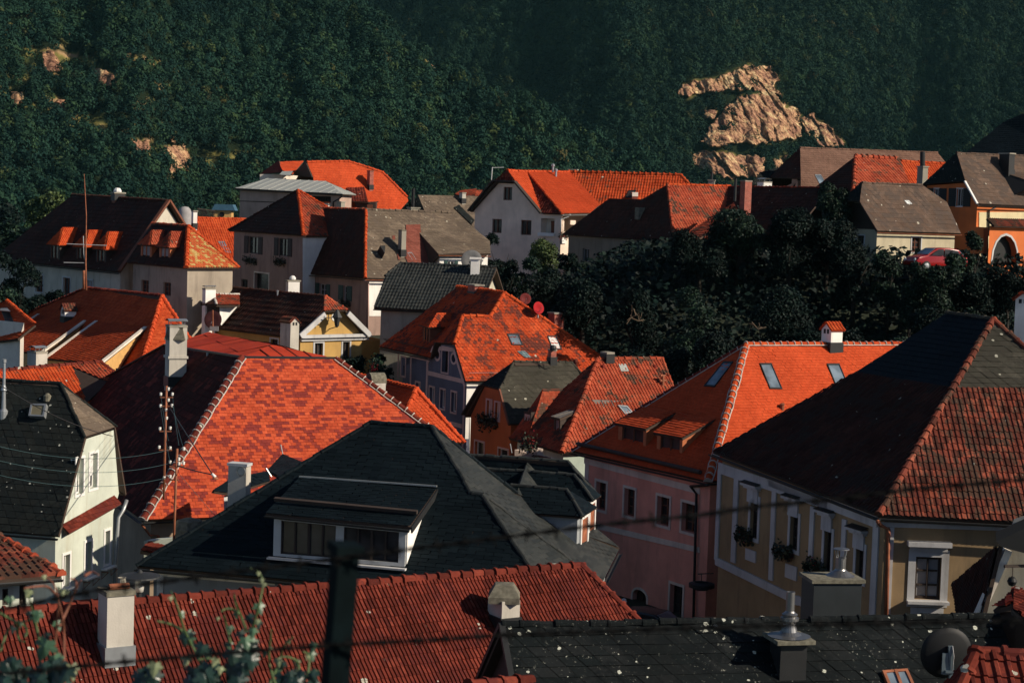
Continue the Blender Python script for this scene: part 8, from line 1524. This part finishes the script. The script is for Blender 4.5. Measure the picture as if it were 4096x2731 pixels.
def person():
    h = P(cR(1488, 862), 79); g = h - ZU * 1.62; o = empty('person', g, 'person in a white cap and dark jacket walking past the pink house', 'person')
    V_ = [(0, 0, .92), (0, 0, 1.12), (0, .02, 1.34), (0, .04, 1.46), (0, .03, 1.54), (.19, .02, 1.40), (.25, .0, 1.14), (.22, -.12, .92), (-.19, .02, 1.40), (-.25, .03, 1.14), (-.24, -.04, .9), (.10, 0, .86), (.12, -.10, .48), (.12, -.02, .08), (.12, -.16, .04), (-.10, 0, .86), (-.11, .06, .48), (-.11, .20, .1), (-.11, .08, .04), (0, .02, 1.62), (0, .0, 1.72)]
    E = [(0, 1), (1, 2), (2, 3), (3, 4), (2, 5), (5, 6), (6, 7), (2, 8), (8, 9), (9, 10), (0, 11), (11, 12), (12, 13), (13, 14), (0, 15), (15, 16), (16, 17), (17, 18), (4, 19), (19, 20)]
    Rr = [.16, .15, .17, .08, .06, .075, .055, .045, .075, .055, .045, .11, .075, .05, .04, .11, .075, .05, .04, .095, .085]
    me = bpy.data.meshes.new('body'); me.from_pydata(V_, E, []); me.materials.append(mat_plain('dark_jacket', (.025, .03, .035), .8)); ob = bpy.data.objects.new('body', me); COL.objects.link(ob); ob.parent = o; ob.rotation_euler = (0, 0, .5)
    sk_ = ob.modifiers.new('s', 'SKIN'); 
    for i, r in enumerate(Rr): me.skin_vertices[0].data[i].radius = (r, r * (.72 if i in (0, 1, 2) else 1))
    me.skin_vertices[0].data[0].use_root = True; sk_.use_smooth_shade = True; sb = ob.modifiers.new('u', 'SUBSURF'); sb.levels = 1; sb.render_levels = 2
    q = h + Vector((0, 0, .02)); MB().lathe(q - ZU * .12, [(.0, -.09), (.06, -.07), (.085, 0), (.092, .08), (.06, .15), (0, .18)], 14).build('face', mat_plain('skin', (.42, .25, .18), .6), o, True)
    MB().lathe(q, [(.102, -.04), (.105, .0), (.085, .06), (0, .09)], 16).box(q + Vector((.05, -.12, -.03)), .15, .10, .015).build('cap', M_WHITEP, o, True)
person()

# ------------------------------------------------------------------ small things in the gaps between houses
H = House('lane_house', 'narrow brown house wedged between the pink and the ochre house, scrap of red roof', cN(700, 1400), 86, 60)
A_ = P(cN(598, 900), 87); B_ = P(cN(760, 900), 85); m = facade(H.o, A_, B_, A_.z - 6, [setz(B_, P(cN(700, 740), 86).z), setz(A_, P(cN(640, 660), 86).z)], M_TRIM, Vector((-.4, -.9, 0)), [win(cN, 655, 975, 672, 1100, depth=.15, frame=M_WHITEP, bars=(1, 1))]); m.build('wall', mat_wall('brown_wall', (.26, .19, .13), .5), H.o)
roof(H.o, [[P(cN(628, 650), 85.5), P(cN(760, 790), 84), P(cN(760, 650), 86.5)]], T_ORANGE, 'plain')
t = empty('guild_sign', P(cN(600, 1200), 79), 'dark round wrought iron sign hanging on the downpipe corner of the pink house', 'sign'); MB().lathe(P(cN(600, 1265), 79), [(.55, -.02), (.55, .14), (.3, .20), (.3, .1), (.1, -.06), (.3, -.12)], 20).build('sign_ring', M_IRON, t); MB().bar(P(cN(575, 1165), 79.6), P(cN(690, 1160), 78.5), .05).bar(P(cN(600, 1160), 79), P(cN(600, 1250), 79), .03).build('bracket', M_IRON, t)
H = House('yard_annex', 'low annex with a scrap of red tiles under the checkered roof, beside the slate eave', cK(1330, 1560), 73, 30)
ro = roof(H.o, [[P(cK(1203, 1492), 72), P(cK(1380, 1545), 71.5), P(cK(1470, 1470), 73.5), P(cK(1270, 1438), 74)]], T_RED, 'pan'); MB().prism([P(cK(x, y), 74.3) for x, y in ((1230, 1420), (1560, 1385), (1560, 1600), (1230, 1600))], Vector((.2, .6, 0))).build('wall', CREAM, H.o)
MB().lathe(P(cK(1620, 1335), 70), [(.62, -.5), (.62, .12), (.48, .42), (.2, .5), (0, .5)], 8).build('stone_cap', M_STONE, H.o)
H = House('terrace_wall_house', 'pale terrace wall with dark awning below the shaded left slope of the red verge roof', cW(1000, 1330), 92, 60)
MB().prism([P(cW(x, y), 91) for x, y in ((880, 1275), (1060, 1330), (1065, 1255), (1130, 1270), (1130, 1345), (1330, 1400), (1330, 1560), (880, 1560))], Vector((.8, .5, 0)) * .4).build('wall', mat_wall('terrace_plaster', (.50, .40, .34), .4), H.o)
roof(H.o, [[P(cW(1100, 1360), 90), P(cW(1300, 1405), 89.5), P(cW(1290, 1380), 91), P(cW(1130, 1330), 91.5)]], T_MAROON, 'plain')
flowers(P(cW(1035, 1215), 90.6), Vector((1, 0, 0)), Vector((0, -1, 0)), 120, .8, 'red geraniums on the pale terrace wall', red=.6, loose=.3)
# ------------------------------------------------------------------ camera, light, sky
cam = bpy.data.cameras.new('camera'); co = bpy.data.objects.new('camera', cam); COL.objects.link(co)
cam.sensor_width = 36; cam.lens = FPX * 36 / 4096; cam.clip_end = 6000; cam.clip_start = .1
co.matrix_world = Matrix(((_R.x, _U.x, -_F.x, 0), (_R.y, _U.y, -_F.y, 0), (_R.z, _U.z, -_F.z, 0), (0, 0, 0, 1)))
cam.dof.use_dof = True; cam.dof.focus_distance = 85; cam.dof.aperture_fstop = 3.8
SC.camera = co
EL, AZX, AZY = rad(29), .951, -.309
sd = Vector((AZX * math.cos(EL), AZY * math.cos(EL), math.sin(EL))).normalized()
sun = bpy.data.lights.new('sun', 'SUN'); sun.energy = 5.0; sun.angle = rad(.5); sun.color = (1, .87, .70)
so = bpy.data.objects.new('sun', sun); COL.objects.link(so); so.rotation_euler = sd.to_track_quat('Z', 'Y').to_euler(); so.location = (60, -30, 60)
wd = bpy.data.worlds.new('World'); SC.world = wd; wd.use_nodes = True
nt = wd.node_tree; bg = nt.nodes['Background']; sk = nt.nodes.new('ShaderNodeTexSky'); sk.sky_type = 'NISHITA'; sk.sun_disc = False
sk.sun_elevation = EL; sk.sun_rotation = math.atan2(sd.x, sd.y); sk.altitude = 200; sk.air_density = .6; sk.dust_density = .4; sk.ozone_density = 1.6
nt.links.new(sk.outputs[0], bg.inputs[0]); bg.inputs[1].default_value = .078
SC.view_settings.view_transform = 'Standard'; SC.view_settings.look = 'None'; SC.view_settings.exposure = .2; SC.view_settings.gamma = 1
SC.cycles.max_bounces = 5; SC.cycles.diffuse_bounces = 3; SC.cycles.glossy_bounces = 2

hz = MB().box((0, 700, 45), 3000, 2200, 900)
hm = bpy.data.materials.new('haze_air'); hm.use_nodes = True; hn = hm.node_tree; hn.nodes.remove(hn.nodes['Principled BSDF']); pv = hn.nodes.new('ShaderNodeVolumePrincipled')
pv.inputs['Color'].default_value = (.36, .88, .94, 1); pv.inputs['Density'].default_value = .000016; pv.inputs['Anisotropy'].default_value = 0.
hn.links.new(pv.outputs[0], hn.nodes['Material Output'].inputs['Volume']); ho = hz.build('haze', hm); tag(ho, None, None, None, 'stuff')
